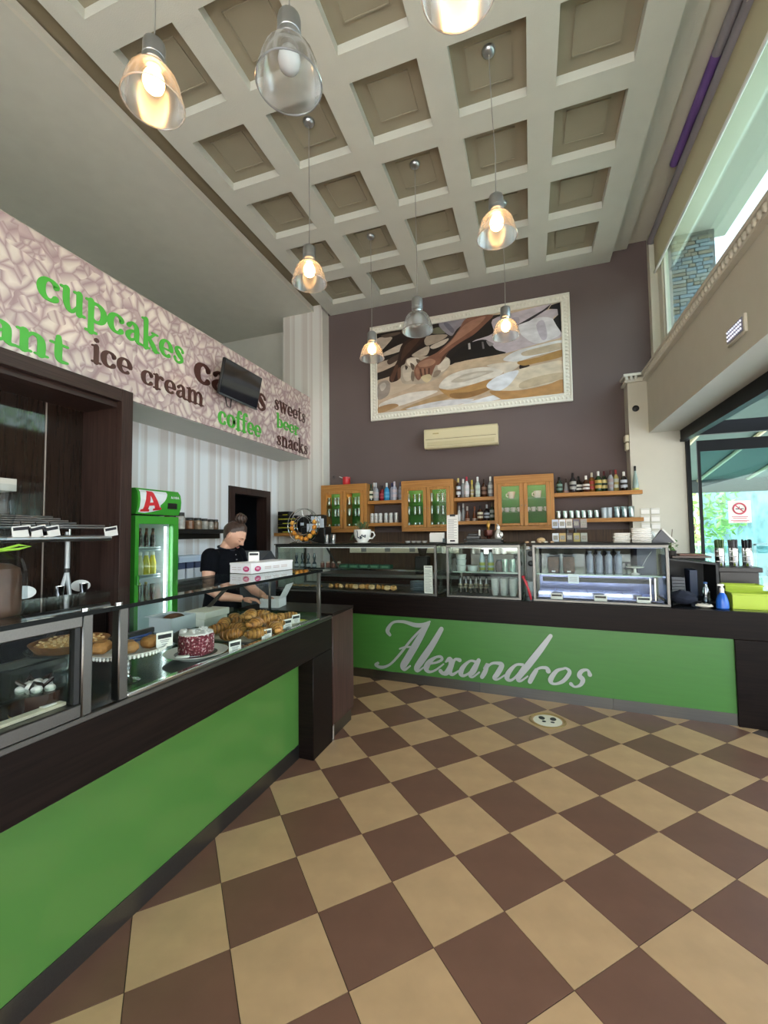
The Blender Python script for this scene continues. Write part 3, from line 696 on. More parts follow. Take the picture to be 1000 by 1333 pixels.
# ---------------------------------------------------------------- pendant lamps
def build_lamps():
    M_lit = bpy.data.materials.new('ribbed_clear_shade'); M_lit.use_nodes = True; nt = M_lit.node_tree; nt.nodes.clear()
    out = nt.nodes.new('ShaderNodeOutputMaterial'); a = nt.nodes.new('ShaderNodeMixShader'); b2 = nt.nodes.new('ShaderNodeMixShader')
    tr = nt.nodes.new('ShaderNodeBsdfTransparent'); tr.inputs[0].default_value = (.86, .86, .86, 1)
    tl = nt.nodes.new('ShaderNodeBsdfTranslucent'); tl.inputs[0].default_value = (.80, .80, .84, 1)
    gl = nt.nodes.new('ShaderNodeBsdfGlossy'); gl.inputs['Roughness'].default_value = .15; gl.inputs['Color'].default_value = (.9, .92, .95, 1)
    a.inputs[0].default_value = .42; lw = nt.nodes.new('ShaderNodeLayerWeight'); lw.inputs['Blend'].default_value = .35
    nt.links.new(tr.outputs[0], a.inputs[1]); nt.links.new(tl.outputs[0], a.inputs[2])
    nt.links.new(lw.outputs['Facing'], b2.inputs[0]); nt.links.new(a.outputs[0], b2.inputs[1]); nt.links.new(gl.outputs[0], b2.inputs[2])
    nt.links.new(b2.outputs[0], out.inputs[0])
    M_on = mat('lit_bulb', '#fff4dc', .4, var=0, emit='#ffbe74', estr=18.)
    M_off = mat('unlit_bulb', '#cfd4d6', .25, var=0)
    M_cord = mat('pendant_cord', '#8c8a84', .5, var=0)
    proto = {}
    def lamp(x, y, zb, lit, label, cordtop=4.896, lean=(0, 0)):
        t = thing('pendant_lamp', label, 'lamp', (x, y, zb), 0, 'bell pendant lamps')
        if lit not in proto:
            cap = MB().lathe([(.012, .310), (.034, .307), (.047, .296), (.050, .282), (.050, .228), (.052, .226), (.052, .219), (.050, .217), (.050, .194), (.040, .186), (.038, .166)], 24)
            shade = MB().lathe([(.038, .168), (.060, .163), (.086, .146), (.106, .116), (.120, .076), (.130, .034), (.135, .0)], 48, cap0=False, cap1=False, rib=.012)
            rim = MB().tube([(.136*math.cos(q), .136*math.sin(q), 0) for q in [2*math.pi*k/32 for k in range(32)]], .0045, 6, closed=True)
            bulb = MB().lathe([(.018, .170), (.02, .158), (.034, .147), (.046, .122), (.048, .100), (.041, .076), (.026, .060), (.010, .053), (.001, .052)], 18)
            proto[lit] = [cap.obj('cap', M_alu, t), shade.obj('shade', M_lit, t), rim.obj('rim', M_lit, t), bulb.obj('bulb', M_on if lit else M_off, t)]
        else:
            for p in proto[lit]:
                c = p.copy(); COL.objects.link(c); c.parent = t
        L = cordtop-.04-zb
        MB().tube([(0, 0, .305), (.004, .0, .305+(L-.305)*.3), (lean[0]*.5, lean[1]*.5, .305+(L-.305)*.6), (lean[0], lean[1], L)], .0035, 5).obj('cord', M_cord, t)
        MB().lathe([(.048, .04), (.048, .03), (.042, .012), (.028, .0), (.006, -.004)], 16, c=(lean[0], lean[1], L)).obj('ceiling_rose', M_alu, t)
    lamp(-1.64, 1.49, 3.552, True, 'lit pendant lamp at the upper left nearest the low grey ceiling')
    lamp(-.915, 1.51, 3.40, False, 'large unlit clear pendant lamp at the top near the camera')
    lamp(-.195, 1.50, 3.485, True, 'lit pendant lamp cut off by the top edge')
    lamp(-1.635, 3.00, 3.52, True, 'lit pendant lamp hanging in front of the far left coffers')
    lamp(-.167, 3.02, 3.56, True, 'lit pendant lamp high above the right side of the framed picture', lean=(-.02, -.06))
    lamp(-.916, 3.69, 3.317, False, 'unlit clear pendant lamp in front of the middle of the framed picture')
    lamp(-.183, 4.45, 3.48, True, 'small lit pendant lamp before the right part of the picture')
    lamp(-1.637, 4.45, 3.462, True, 'small lit pendant lamp at the left edge of the picture frame')
build_lamps()

# ---------------------------------------------------------------- framed picture and air conditioner
def build_picture():
    t = thing('framed_picture', 'wide framed photograph of hands kneading dough on the brown wall', 'picture', (-.80, 5.8, 3.81))
    x0, x1, z0, z1 = -1.35, 1.345, -.69, .70
    fm = mat('white_carved_frame', '#e4e1d6', .5, var=.02)
    for (a, b, c, d) in ((x0, x1, z1-.10, z1), (x0, x1, z0, z0+.10), (x0, x0+.10, z0+.10, z1-.10), (x1-.10, x1, z0+.10, z1-.10)):
        bx(a, b, -.03, -.002, c, d, bev=.006).obj('frame_side', fm, t)
    rim = MB()
    for (a, b, c, d) in ((x0, x1, z1-.022, z1), (x0, x1, z0, z0+.022), (x0, x0+.022, z0+.022, z1-.022), (x1-.022, x1, z0+.022, z1-.022)):
        rim.box(a, b, -.045, -.03, c, d, bev=.005)
    for (a, b, c, d) in ((x0+.085, x1-.085, z1-.105, z1-.085), (x0+.085, x1-.085, z0+.085, z0+.105), (x0+.085, x0+.105, z0+.105, z1-.105), (x1-.105, x1-.085, z0+.105, z1-.105)):
        rim.box(a, b, -.042, -.03, c, d, bev=.004)
    rim.obj('frame_moulding', fm, t)
    bd = MB()
    n = int((x1-x0-.06)/.047)
    for k in range(n+1):
        for z in (z1-.052, z0+.052): bd.ball((x0+.04+k*.047, -.032, z), (.014, .012, .022), 6, 4)
    for k in range(int((z1-z0-.14)/.047)+1):
        for x in (x0+.052, x1-.052): bd.ball((x, -.032, z0+.09+k*.047), (.022, .012, .014), 6, 4)
    bd.obj('bead_ornament', fm, t, kind='stuff')
    cv = (x0+.10, x1-.10, z0+.10, z1-.10)
    bx(cv[0], cv[1], -.012, -.003, cv[2], cv[3]).obj('canvas', mat('print_floury_table', '#c9b6a0', .35, var=.22, scale=2.2, stretch=(.6, 1, 2.6)), t, smooth=False)
    def uv(px, py):        # spots read on the print: width 0..1, height 0..1
        u = (px-135)/730.; yt = 238-128*u; hh = 312+38*u
        return (min(max(cv[0]+u*(cv[1]-cv[0]), cv[0]), cv[1]), min(max(cv[3]-(py-yt)/hh*(cv[3]-cv[2]), cv[2]), cv[3]))
    lay = [0]
    def patch(pts, color, nm, var=.12, scale=4, smooth=True, stretch=None):
        P = [uv(*p) for p in pts]
        if smooth:
            Q = []
            n = len(P)
            for i in range(n):
                p0, p1, p2, p3 = P[i-1], P[i], P[(i+1) % n], P[(i+2) % n]
                for k in range(4):
                    s_ = k/4; Q.append(tuple(.5*((2*b)+(-a+c)*s_+(2*a-5*b+4*c-d)*s_*s_+(-a+3*b-3*c+d)*s_**3) for a, b, c, d in zip(p0, p1, p2, p3)))
            P = [(min(max(x, cv[0]), cv[1]), min(max(z, cv[2]), cv[3])) for x, z in Q]
        lay[0] += 1; y = -.012-.00022*lay[0]
        M = Matrix(((1, 0, 0, 0), (0, 0, 1, y), (0, 1, 0, 0), (0, 0, 0, 1)))
        # ear-clip through bmesh so that concave outlines fill cleanly
        bm = bmesh.new(); vs = [bm.verts.new((x, y, z)) for x, z in P]
        es = [bm.edges.new((vs[i], vs[(i+1) % len(vs)])) for i in range(len(vs))]
        bmesh.ops.triangle_fill(bm, edges=es, use_beauty=True, normal=(0, -1, 0))
        me = bpy.data.meshes.new(nm); bm.to_mesh(me); bm.free()
        me.materials.append(mat('print_'+nm+'_'+color[1:], color, .35, var=var, scale=scale, stretch=stretch))
        o = bpy.data.objects.new(nm, me); COL.objects.link(o); o.parent = t
    def Q(*pts): return [(93.75+.886*x, 46.9+.886*y) for x, y in pts]
    P_ = [
     (Q((45,215),(330,165),(480,140),(640,120),(640,290),(400,335),(300,345),(45,420)), '#241c1a', 'dark_background', 0),
     (Q((45,238),(120,228),(110,250),(55,295)), '#b5a698', 'pale_streak', 1), (Q((62,308),(175,255),(172,285),(85,312)), '#c3b6a8', 'pale_streak', 1), (Q((45,350),(170,308),(182,328),(45,388)), '#b9a898', 'pale_streak', 1),
     (Q((290,222),(385,212),(365,235),(290,262)), '#a99b8c', 'pale_streak', 1), (Q((312,262),(392,228),(372,255),(322,276)), '#c9bdb0', 'pale_streak', 1), (Q((222,302),(300,263),(292,302),(240,312)), '#b7a999', 'pale_streak', 1),
     (Q((70,222),(160,205),(150,218),(90,232)), '#57493f', 'brown_streak', 1), (Q((300,200),(350,180),(380,205),(330,210)), '#6a6a58', 'olive_streak', 1), (Q((100,330),(160,300),(165,318),(110,350)), '#51423a', 'brown_streak', 1),
     (Q((350,163),(475,143),(430,190),(402,218)), '#8d8993', 'striped_sleeve', 1), (Q((372,165),(392,162),(420,192),(408,205)), '#6c6a78', 'sleeve_shadow', 1),
     (Q((500,242),(590,205),(590,145),(700,110),(832,74),(805,105),(856,100),(858,125),(838,145),(872,216),(800,242),(640,292),(600,292),(555,268)), '#c4bac4', 'apron', 1),
     (Q((690,182),(760,142),(832,140),(866,200),(842,226),(760,248)), '#dcdbe2', 'apron_light', 1), (Q((770,170),(800,150),(812,220),(790,232)), '#bfb9c8', 'apron_fold', 1), (Q((640,160),(700,135),(690,200),(650,230)), '#aea4b2', 'apron_fold', 1),
     (Q((688,172),(800,104),(832,77),(818,100),(742,152)), '#2a2228', 'apron_strap', 0), (Q((832,84),(867,72),(872,206),(850,172),(838,146),(858,126),(856,101),(822,100)), '#14131a', 'dark_corner', 0),
     (Q((395,345),(420,290),(490,248),(560,234),(602,276),(640,292),(500,322)), '#171314', 'dark_tins', 1), (Q((481,250),(490,248),(492,275),(482,276)), '#b9b4b4', 'tin_glint', 0), (Q((540,243),(548,242),(552,272),(544,274)), '#7c767a', 'tin_glint', 0), (Q((560,238),(592,250),(575,262)), '#8d878c', 'tin_glint', 1),
     (Q((48,508),(200,452),(350,372),(420,336),(640,292),(870,236),(878,465),(700,488),(400,524),(48,567)), '#bda791', 'floured_table', 0),
     (Q((420,338),(640,294),(700,284),(640,330),(520,350),(400,380),(360,400)), '#c6b096', 'floured_board', 1), (Q((60,522),(200,472),(335,458),(300,480),(180,522),(80,545)), '#d9d2ca', 'white_streak', 1), (Q((160,546),(260,505),(370,470),(405,482),(330,512),(240,540)), '#a98b68', 'tan_streak', 1), (Q((185,542),(350,502),(500,492),(432,516),(300,534)), '#cdccd0', 'white_streak', 1), (Q((432,528),(520,492),(606,470),(612,490),(510,520)), '#d8dae0', 'white_streak', 1), (Q((48,540),(120,520),(150,530),(60,562)), '#a07e5a', 'tan_streak', 1),
     (Q((160,375),(198,322),(280,310),(385,312),(396,348),(362,386),(302,422),(232,432),(172,428)), '#b1a393', 'dough', 1), (Q((198,326),(250,317),(246,350),(205,352)), '#dcd4c8', 'dough_light', 1), (Q((342,342),(388,316),(394,350),(352,378)), '#d2c8ba', 'dough_light', 1), (Q((172,372),(195,355),(222,372),(214,412),(185,418)), '#c7bbab', 'dough_light', 1),
     (Q((212,340),(232,352),(226,372),(216,362)), '#5f5046', 'dough_crack', 1), (Q((186,352),(200,358),(190,372)), '#4b3f38', 'dough_crack', 1), (Q((240,322),(262,330),(246,340)), '#6d5e53', 'dough_crack', 1), (Q((218,378),(232,384),(226,420),(214,410)), '#7b6c5f', 'dough_crack', 1), (Q((330,372),(356,372),(340,395),(318,400)), '#8d7d6e', 'dough_crack', 1),
     (Q((48,442),(84,420),(110,430),(108,470),(86,494),(48,503)), '#968a82', 'dough_piece', 1), (Q((58,445),(82,430),(92,445),(70,468)), '#b9b0a8', 'dough_light', 1),
     (Q((180,252),(292,205),(282,236),(232,286),(196,322),(186,345),(166,360),(160,410),(116,428),(108,408),(124,370),(150,330)), '#33211b', 'left_arm', 1), (Q((190,262),(270,222),(225,275),(190,310),(165,335)), '#4d342a', 'left_arm_light', 1), (Q((112,410),(126,380),(142,350),(153,358),(138,400),(124,426)), '#5d4032', 'left_fingers', 1), (Q((150,370),(164,362),(164,404),(150,412)), '#6a4a3a', 'left_fingers', 1),
     (Q((480,140),(590,125),(562,162),(502,216),(442,250),(392,290),(372,320),(346,346),(330,352),(302,416),(286,420),(266,402),(250,416),(232,396),(232,364),(256,334),(302,310),(342,290),(402,240),(442,190)), '#835a49', 'right_arm', 1), (Q((472,166),(560,132),(522,176),(452,226),(392,266),(346,298),(402,246)), '#a87c68', 'arm_light', 1), (Q((505,214),(442,250),(392,290),(366,326),(352,340),(372,302),(432,258)), '#573a30', 'arm_shadow', 1),
     (Q((250,342),(302,320),(332,330),(312,350),(262,358)), '#a9806b', 'knuckles', 1), (Q((256,366),(263,365),(270,398),(262,402)), '#4f3328', 'finger_gap', 0), (Q((277,364),(284,364),(287,408),(280,410)), '#4f3328', 'finger_gap', 0), (Q((297,362),(304,361),(303,398),(296,402)), '#4f3328', 'finger_gap', 0), (Q((236,370),(250,362),(256,392),(246,406)), '#9a715d', 'finger', 1), (Q((266,366),(276,366),(278,402),(270,400)), '#9a715d', 'finger', 1), (Q((286,366),(296,364),(294,402),(288,408)), '#946b58', 'finger', 1), (Q((262,402),(300,388),(312,404),(288,426)), '#cbbb97', 'flour_under_hand', 1),
     (Q((345,442),(380,400),(450,370),(540,354),(602,358),(630,374),(582,402),(482,432),(382,452)), '#d8d2c9', 'bowl_flour', 1), (Q((400,420),(450,390),(520,372),(590,370),(540,392),(460,418)), '#b9b0a2', 'flour_shade', 1), (Q((440,405),(500,384),(560,376),(500,400)), '#ccc5ba', 'flour_light', 1), (Q((345,450),(402,456),(482,434),(592,402),(572,450),(482,486),(402,489)), '#ad8553', 'wooden_bowl', 1), (Q((400,470),(480,462),(565,440),(560,455),(480,486),(405,488)), '#8d6840', 'bowl_shade', 1),
     (Q((560,346),(660,330),(702,331),(690,352),(640,382),(622,366)), '#d5cbbd', 'plate', 1), (Q((702,340),(740,345),(700,362)), '#2b211d', 'dark_gap', 1),
     (Q((630,322),(680,286),(760,262),(872,236),(874,272),(760,306),(690,328)), '#d9dadd', 'second_flour', 1), (Q((712,288),(800,262),(868,248),(872,272),(760,300),(715,304)), '#bcae99', 'second_flour_shade', 1), (Q((690,331),(772,310),(874,277),(875,306),(760,336),(712,346)), '#a8834f', 'second_bowl', 1),
     (Q((556,436),(602,400),(682,366),(782,340),(875,326),(877,400),(802,426),(692,450),(602,456)), '#cfc2ae', 'third_flour', 1), (Q((556,436),(602,394),(692,366),(668,412),(640,440),(602,456)), '#dbdfe8', 'third_flour_light', 1), (Q((700,420),(780,390),(872,375),(874,398),(800,422),(705,445)), '#b9a88f', 'third_flour_shade', 1), (Q((572,457),(692,453),(802,429),(877,403),(878,457),(762,476),(642,492),(602,482)), '#ab8152', 'third_bowl', 1),
    ]
    for pts, c, nm, sm_ in P_: patch(pts, c, nm, .16, 7, bool(sm_), (1, 1, 2))
build_picture()
def build_ac():
    t = thing('air_conditioner', 'cream wall air conditioner below the framed picture', 'air conditioner', (-.845, 5.8, 2.75))
    cm = mat('aged_cream_plastic', '#cbc09c', .35, var=.02)
    prof = [(0, -.115), (-.17, -.13), (-.195, -.11), (-.205, -.02), (-.205, .115), (-.185, .135), (0, .14)]
    M = Matrix(((0, 0, 1, 0), (1, 0, 0, 0), (0, 1, 0, 0), (0, 0, 0, 1)))
    MB().prism(prof[::-1], -.48, .48, M).obj('casing', cm, t)
    bx(-.475, .475, -.2075, -.2, .0, .118, bev=.004).obj('front_panel', cm, t)
    bx(-.44, .44, -.206, -.19, -.095, -.045, bev=.003).obj('air_flap', mat('cream_flap', '#bfb48f', .4, var=0), t)
    bx(-.46, .46, -.2068, -.2, -.012, -.006).obj('seam', mat('shadow_seam', '#6d6550', .6, var=0), t)
    bx(-.36, -.28, -.2085, -.207, .06, .075).obj('badge', mat('gold_badge', '#d9cf9a', .2, .6, var=0), t)
build_ac()

# ---------------------------------------------------------------- dark wooden niche with its bread rack
def build_niche():
    t = thing('wooden_niche', 'dark walnut alcove with lacquered back panels left of the fridge', 'alcove', (-3.0, 1.0, 0))
    Y0, Y1 = -1.6, 1.56      # local: world y minus 1
    bx(-.033, .02, Y1-.10, Y1, 0, 2.645, bev=.003).obj('jamb', M_niche, t)
    bx(-.033, .02, Y0, Y1-.10, 2.545, 2.645, bev=.003).obj('header', wood('dark_walnut_along', '#402e29', '#2d201c', .4, 'Y'), t)
    bx(-.14, -.034, Y0, Y1-.02, 2.505, 2.595).obj('inner_header', wood('dark_walnut_along', '#402e29', '#2d201c', .4, 'Y'), t)
    bx(-.40, -.034, Y1-.098, Y1-.02, 0, 2.504).obj('side_lining', M_niche, t)
    bx(-.43, -.40, Y0, 1.18, 0, 2.595).obj('back_panel', M_nicheback, t, smooth=False)
    bx(-.43, -.40, 1.187, Y1-.02, 0, 2.595).obj('back_panel', M_nicheback, t, smooth=False)
    bx(-.405, -.397, 1.179, 1.188, .9, 2.55).obj('joint_strip', mat('pale_joint', '#9a8d84', .4, var=0), t)
    bx(-.40, -.141, Y0, Y1-.02, 2.505, 2.595).obj('top_panel', M_niche, t)
    t2 = thing('back_cabinet', 'dark low cabinet standing inside the walnut alcove', 'cabinet', (-3.39, .2, 0))
    bx(0, .32, -.8, 2.25, .02, 1.04, bev=.004).obj('carcass', M_wenge, t2); bx(-.0, .34, -.8, 2.25, 1.04, 1.08, bev=.003).obj('top', M_rubber, t2)
    for k in range(4): bx(.32, .335, -.78+k*.76, -.06+k*.76, .08, 1.0, bev=.003).obj('door', M_wenge, t2)
    r = thing('bread_rack', 'tubular steel bread rack in front of the dark alcove panels', 'rack', (-3.1, 1.2, 1.085))
    MB().tube([(.17, -1.2, .40), (.17, 1.14, .405)], .021, 12).obj('front_rail', M_alu, r)
    for k, x in enumerate((.17, .10, .04, -.04, -.12, -.2)):
        MB().tube([(x, -1.2, .472+k*.017), (x, 1.15 if k < 2 else .98, .475+k*.017)], .0075, 8).obj('tube', M_alu, r)
    for y in (-.9, .1, .85):
        MB().tube([(-.21, y, .555), (.17, y, .463), (.17, y, .41)], .006, 6).obj('cross_bar', M_chrome, r)
    MB().tube([(-.05, .99, .45), (-.05, .99, .17)], .017, 10).tube([(-.05, .99, .17), (-.06, .95, .0)], .014, 8).tube([(-.05, .99, .17), (-.02, .99, .0)], .014, 8).obj('post', mat('pale_grey_post', '#aeb2b4', .35, .4, var=0), r)
    MB().tube([(-.05, .99, .16), (-.05, .99, .19)], .021, 10).obj('collar', M_blackp, r)
    MB().tube([(-.10, -.3, .5), (-.10, -.3, .0)], .017, 10).obj('post', mat('pale_grey_post', '#aeb2b4', .35, .4, var=0), r)
    MB().tube([(.16, .95, .405), (.1, 1.08, .43), (.08, 1.1, .50)], .003, 5).obj('cable', M_blackp, r)
    pos = [(.55, 'leftmost of the three price tags hanging on the bread rack'), (.64, 'middle of the three price tags hanging on the bread rack'), (.72, 'rightmost of the three price tags hanging on the bread rack'), (1.135, 'lone price tag at the right end of the bread rack')]
    for y, l in pos:
        p = thing('price_tag', l, 'price tag', (-2.915, 1.2+y, 1.50+.035), 0, 'price tags on the bread rack')
        p.rotation_euler = (math.radians(random.uniform(6, 16)), 0, 0)
        bx(.0, .002, -.052, .052, -.035, .035).obj('card', M_paper, p); bx(.002, .003, -.044, .044, .008, .027).obj('printed_name', M_ink, p)
        MB().tube([(.001, 0, .035), (.0, 0, .06)], .003, 5).obj('clip', M_blackp, p)
    for k, (y, l) in enumerate(((.74, 'white oval plate leaning under the bread rack, left one'), (1.12, 'white oval plate leaning under the bread rack, right one'))):
        p = thing('oval_plate', l, 'plate', (-3.2, 1.2+y, 1.082), 0, 'white plates in the alcove')
        MB().lathe([(.075, 0), (.085, .006), (.088, .012), (.07, .010)], 20, M=T(0, 0, .05) @ roty(math.radians(72)) @ Matrix.Diagonal((.5, .85, 1, 1))).obj('plate', M_whitep, p)
    for k in range(2):
        p = thing('steel_cup', ('near' if k == 0 else 'far')+' small steel cup on the cabinet in the alcove', 'cup', (-3.12, 2.12+k*.17, 1.082))
        MB().lathe([(.022, 0), (.028, .07), (.029, .075), (.026, .074), (.02, .01)], 14, cap1=False).obj('cup', M_chrome, p)
build_niche()

# ---------------------------------------------------------------- bottle maker
GLS = {}
def colglass(name, color, rough=.08):
    return mat('liquid_'+name, color, rough, var=0, spec=.7, coat=.4)
PROF = {
 'tall':   [(.034, 0), (.037, .004), (.037, .17), (.033, .19), (.016, .225), (.0145, .235), (.0145, .285)],
 'square': [(.040, 0), (.043, .004), (.043, .13), (.038, .15), (.016, .175), (.014, .185), (.014, .225)],
 'wine':   [(.036, 0), (.0375, .004), (.0375, .18), (.030, .205), (.0155, .235), (.014, .25), (.014, .30)],
 'round':  [(.042, 0), (.047, .006), (.047, .11), (.040, .14), (.018, .165), (.015, .18), (.015, .22)],
 'slim':   [(.028, 0), (.030, .004), (.030, .12), (.024, .15), (.013, .19), (.0125, .20), (.0125, .255)],
 'cone':   [(.038, 0), (.041, .004), (.036, .08), (.024, .17), (.014, .23), (.013, .25), (.013, .31)],
 'juice':  [(.032, 0), (.035, .006), (.035, .11), (.028, .14), (.020, .175), (.019, .19), (.019, .21)],
 'cola':   [(.024, 0), (.027, .004), (.024, .04), (.027, .09), (.025, .12), (.013, .17), (.012, .20)],
}
MESH = {}
def bottle(loc, prof, color, cap, lab, label, group, h=None, labz=(.18, .62), cat='bottle', caph=.06, name='bottle', n=12, parent_n=None):
    P = PROF[prof]; H = P[-1][1]; sc = (h/H) if h else 1.
    t = thing(name, label, cat, loc, random.uniform(0, 6), group)
    key = (prof, color, round(sc, 3))
    bm_ = [((r*(.75+.25*sc) if sc < 1 else r)*.86, z*sc) for r, z in P]
    H *= sc
    b = MB().lathe(bm_, n).obj('body', colglass(color[1:], color), t)
    r1 = bm_[-1][0]
    MB().lathe([(r1+.0015, H-caph*.9), (r1+.002, H-.002), (r1-.001, H+.003)], 10).obj('cap', mat('cap_'+cap[1:], cap, .35, var=0), t)
    if lab:
        z0, z1 = H*labz[0], H*labz[1]; r = max(q[0] for q in bm_)
        rz = [q for q in bm_]
        def rad(z):
            for (ra, za), (rb, zb) in zip(rz, rz[1:]):
                if za <= z <= zb: return ra+(rb-ra)*(z-za)/max(zb-za, 1e-6)
            return rz[-1][0]
        top = min(z1, max(q[1] for q in bm_ if q[0] > .9*r))
        zs = [z0+(top-z0)*k/4 for k in range(5)]
        MB().lathe([(rad(z)+.0012, z) for z in zs], n, cap0=False, cap1=False).obj('paper_label', mat('label_'+lab[1:], lab, .6, var=.06, scale=40), t)
        mid = (z0+top)/2
        MB().lathe([(rad(z)+.0018, z) for z in (mid-(top-z0)*.14, mid+(top-z0)*.12)], n, cap0=False, cap1=False).obj('label_band', mat('band_'+color[1:], color, .6, var=0), t)
    return t
M_tumbler = glass('tumbler_glass', '#e6efec', .22, .08)
TUMB = {}
def tumbler(loc, label, group, r=.033, h=.10, m=None, name='glass_tumbler', cat='glass'):
    k = (r, h, m.name if m else '')
    if k not in TUMB:
        mb = MB().lathe([(r*.84, 0), (r*.86, .003), (r, h), (r-.002, h), (r*.82, .012)], 12, cap1=True)
        TUMB[k] = mb.obj(name, m or M_tumbler); o = TUMB[k]
    else:
        o = TUMB[k].copy(); COL.objects.link(o)
    o.location = loc; tagp(o, label, cat, group)
    return o

# ---------------------------------------------------------------- drinks fridge
def build_fridge():
    x1 = -3.03; y0, y1 = 2.64, 3.09; xb = -3.55
    t = thing('drinks_fridge', 'tall green glass-door drinks fridge beside the dark alcove', 'fridge', (xb, y0, 0))
    W = y1-y0; D = x1-xb
    gm = mat('fridge_green', '#3f9a34', .25, var=0); wm = mat('fridge_white', '#dfe5e8', .3, var=0)
    body = MB().box(0, D-.06, 0, .02, .06, 1.67).box(0, D-.06, W-.02, W, .06, 1.67).box(0, .02, .02, W-.02, .06, 1.67).box(0, D-.06, .02, W-.02, .06, .16).box(0, D-.06, .02, W-.02, 1.65, 1.67)
    body.obj('cabinet', gm, t, smooth=False)
    MB().box(.021, .026, .022, W-.022, .165, 1.645).box(.026, D-.07, .0205, .024, .165, 1.645).box(.026, D-.07, W-.024, W-.0205, .165, 1.645).obj('white_lining', wm, t, smooth=False)
    d = MB().box(D-.05, D, 0, .035, .10, 1.665).box(D-.05, D, W-.06, W, .10, 1.665).box(D-.05, D, .035, W-.06, 1.60, 1.665).box(D-.05, D, .035, W-.06, .10, .17)
    dr = d.obj('door_frame', gm, t, smooth=False)
    bx(D-.03, D-.025, .035, W-.06, .17, 1.60).obj('door_glass', M_glassg, dr)
    bx(D, D+.025, .008, .03, 1.0, 1.18, bev=.006).obj('handle', gm, dr)
    bx(D-.056, D-.051, W-.105, W-.085, .2, 1.58).obj('light_strip', mat('fridge_light', '#ffffff', .3, var=0, emit='#f0f5ff', estr=9.0), t)
    for k, z in enumerate((.36, .66, .93, 1.15, 1.385)):
        bx(.03, D-.09, .03, W-.11, z, z+.008).obj('shelf', wm, t)
        bx(D-.095, D-.09, .03, W-.11, z-.012, z+.02).obj('shelf_rail', mat('shelf_strip', '#c9d3d8', .25, var=0), t)
    for y in (.04, W-.06):
        for x in (.06, D-.12): MB().cyl((x, y, 0), (x, y, .06), .02).obj('foot', M_blackp, t)
    # header with a bowed front
    hd = MB(); prof = []
    M = Matrix(((1, 0, 0, 0), (0, 0, 1, 0), (0, 1, 0, 0), (0, 0, 0, 1)))
    curve = [(0, 1.68), (D, 1.68), (D+.025, 1.74), (D+.03, 1.80), (D+.02, 1.86), (D-.01, 1.895), (0, 1.895)]
    hd.prism(curve, 0, W, M)
    hd.obj('header', gm, t, angle=25)
    def hx(z):
        for (xa, za), (xb_, zb) in zip(curve[1:], curve[2:]):
            if za <= z <= zb and zb > za: return xa+(xb_-xa)*(z-za)/(zb-za)
        return D
    def on_header(pts, off):      # (y, z) polygon laid on the bowed front
        bm = bmesh.new(); vs = [bm.verts.new((0, y, z)) for y, z in pts]
        es = [bm.edges.new((vs[i], vs[(i+1) % len(vs)])) for i in range(len(vs))]
        bmesh.ops.triangle_fill(bm, edges=es, use_beauty=True)
        for zc in (1.74, 1.80, 1.86):
            bmesh.ops.bisect_plane(bm, geom=bm.verts[:]+bm.edges[:]+bm.faces[:], plane_co=(0, 0, zc), plane_no=(0, 0, 1))
        for v in bm.verts: v.co.x = hx(v.co.z)+off
        vs = [v.co[:] for v in bm.verts]; bm.verts.index_update(); fs = [tuple(v.index for v in f.verts) for f in bm.faces]; bm.free()
        return MB().add(vs, fs)
    sw = [(.02, 1.70), (.03, 1.80), (.035, 1.89), (.33, 1.885)]
    q = [(.015, 1.695), (.02, 1.88)]+[(.30-.02*k*k/9-.0, 1.88-.02*k) for k in range(0, 7)]+[(.22, 1.72), (.14, 1.70), (.08, 1.69)]
    on_header(q, .002).obj('white_swoosh', wm, t, smooth=False)
    rd = mat('fridge_red', '#cf3038', .3, var=0)
    on_header([(.03, 1.70), (.03, 1.717), (.05, 1.722), (.085, 1.875), (.145, 1.872), (.215, 1.74), (.235, 1.738), (.232, 1.722), (.15, 1.712), (.15, 1.728), (.165, 1.73), (.155, 1.755), (.105, 1.75), (.10, 1.722), (.115, 1.72), (.115, 1.703)], .004).obj('red_letter_a', rd, t, smooth=False)
    on_header([(.108, 1.775), (.142, 1.780), (.118, 1.835)], .0055).obj('letter_counter', wm, t, smooth=False)
    # small white brand word
    wd = MB(); gx = .335; cw = .019
    def seg(a, b): 
        (ya, za), (yb, zb) = a, b; l = math.hypot(yb-ya, zb-za); ny, nz = -(zb-za)/l*.0022, (yb-ya)/l*.0022
        wd.v += [(hx(za)+.003, ya+ny, za+nz), (hx(zb)+.003, yb+ny, zb+nz), (hx(zb)+.003, yb-ny, zb-nz), (hx(za)+.003, ya-ny, za-nz)]; o = len(wd.v)-4; wd.f.append((o, o+1, o+2, o+3))
    for i, ch in enumerate('ΑΛΦΑ'):
        y = gx+i*(cw+.005); z0, z1 = 1.825, 1.847
        if ch in 'ΑΛ': seg((y, z0), (y+cw/2, z1)); seg((y+cw/2, z1), (y+cw, z0))
        if ch == 'Α': seg((y+cw*.2, z0+.007), (y+cw*.8, z0+.007))
        if ch == 'Φ':
            seg((y+cw/2, z0-.002), (y+cw/2, z1+.002))
            for k in range(8):
                a, b = 2*math.pi*k/8, 2*math.pi*(k+1)/8
                seg((y+cw/2+cw/2*math.cos(a), (z0+z1)/2+.007*math.sin(a)), (y+cw/2+cw/2*math.cos(b), (z0+z1)/2+.007*math.sin(b)))
    wd.obj('brand_word', wm, t, smooth=False)
    bx(D+.022, D+.0315, .30, .40, 1.735, 1.785).obj('display_window', M_blackp, t)
    # drinks on the shelves
    G = 'drinks in the fridge'
    ord_ = ['leftmost', 'second from the left', 'third from the left', 'fourth from the left', 'fifth from the left']
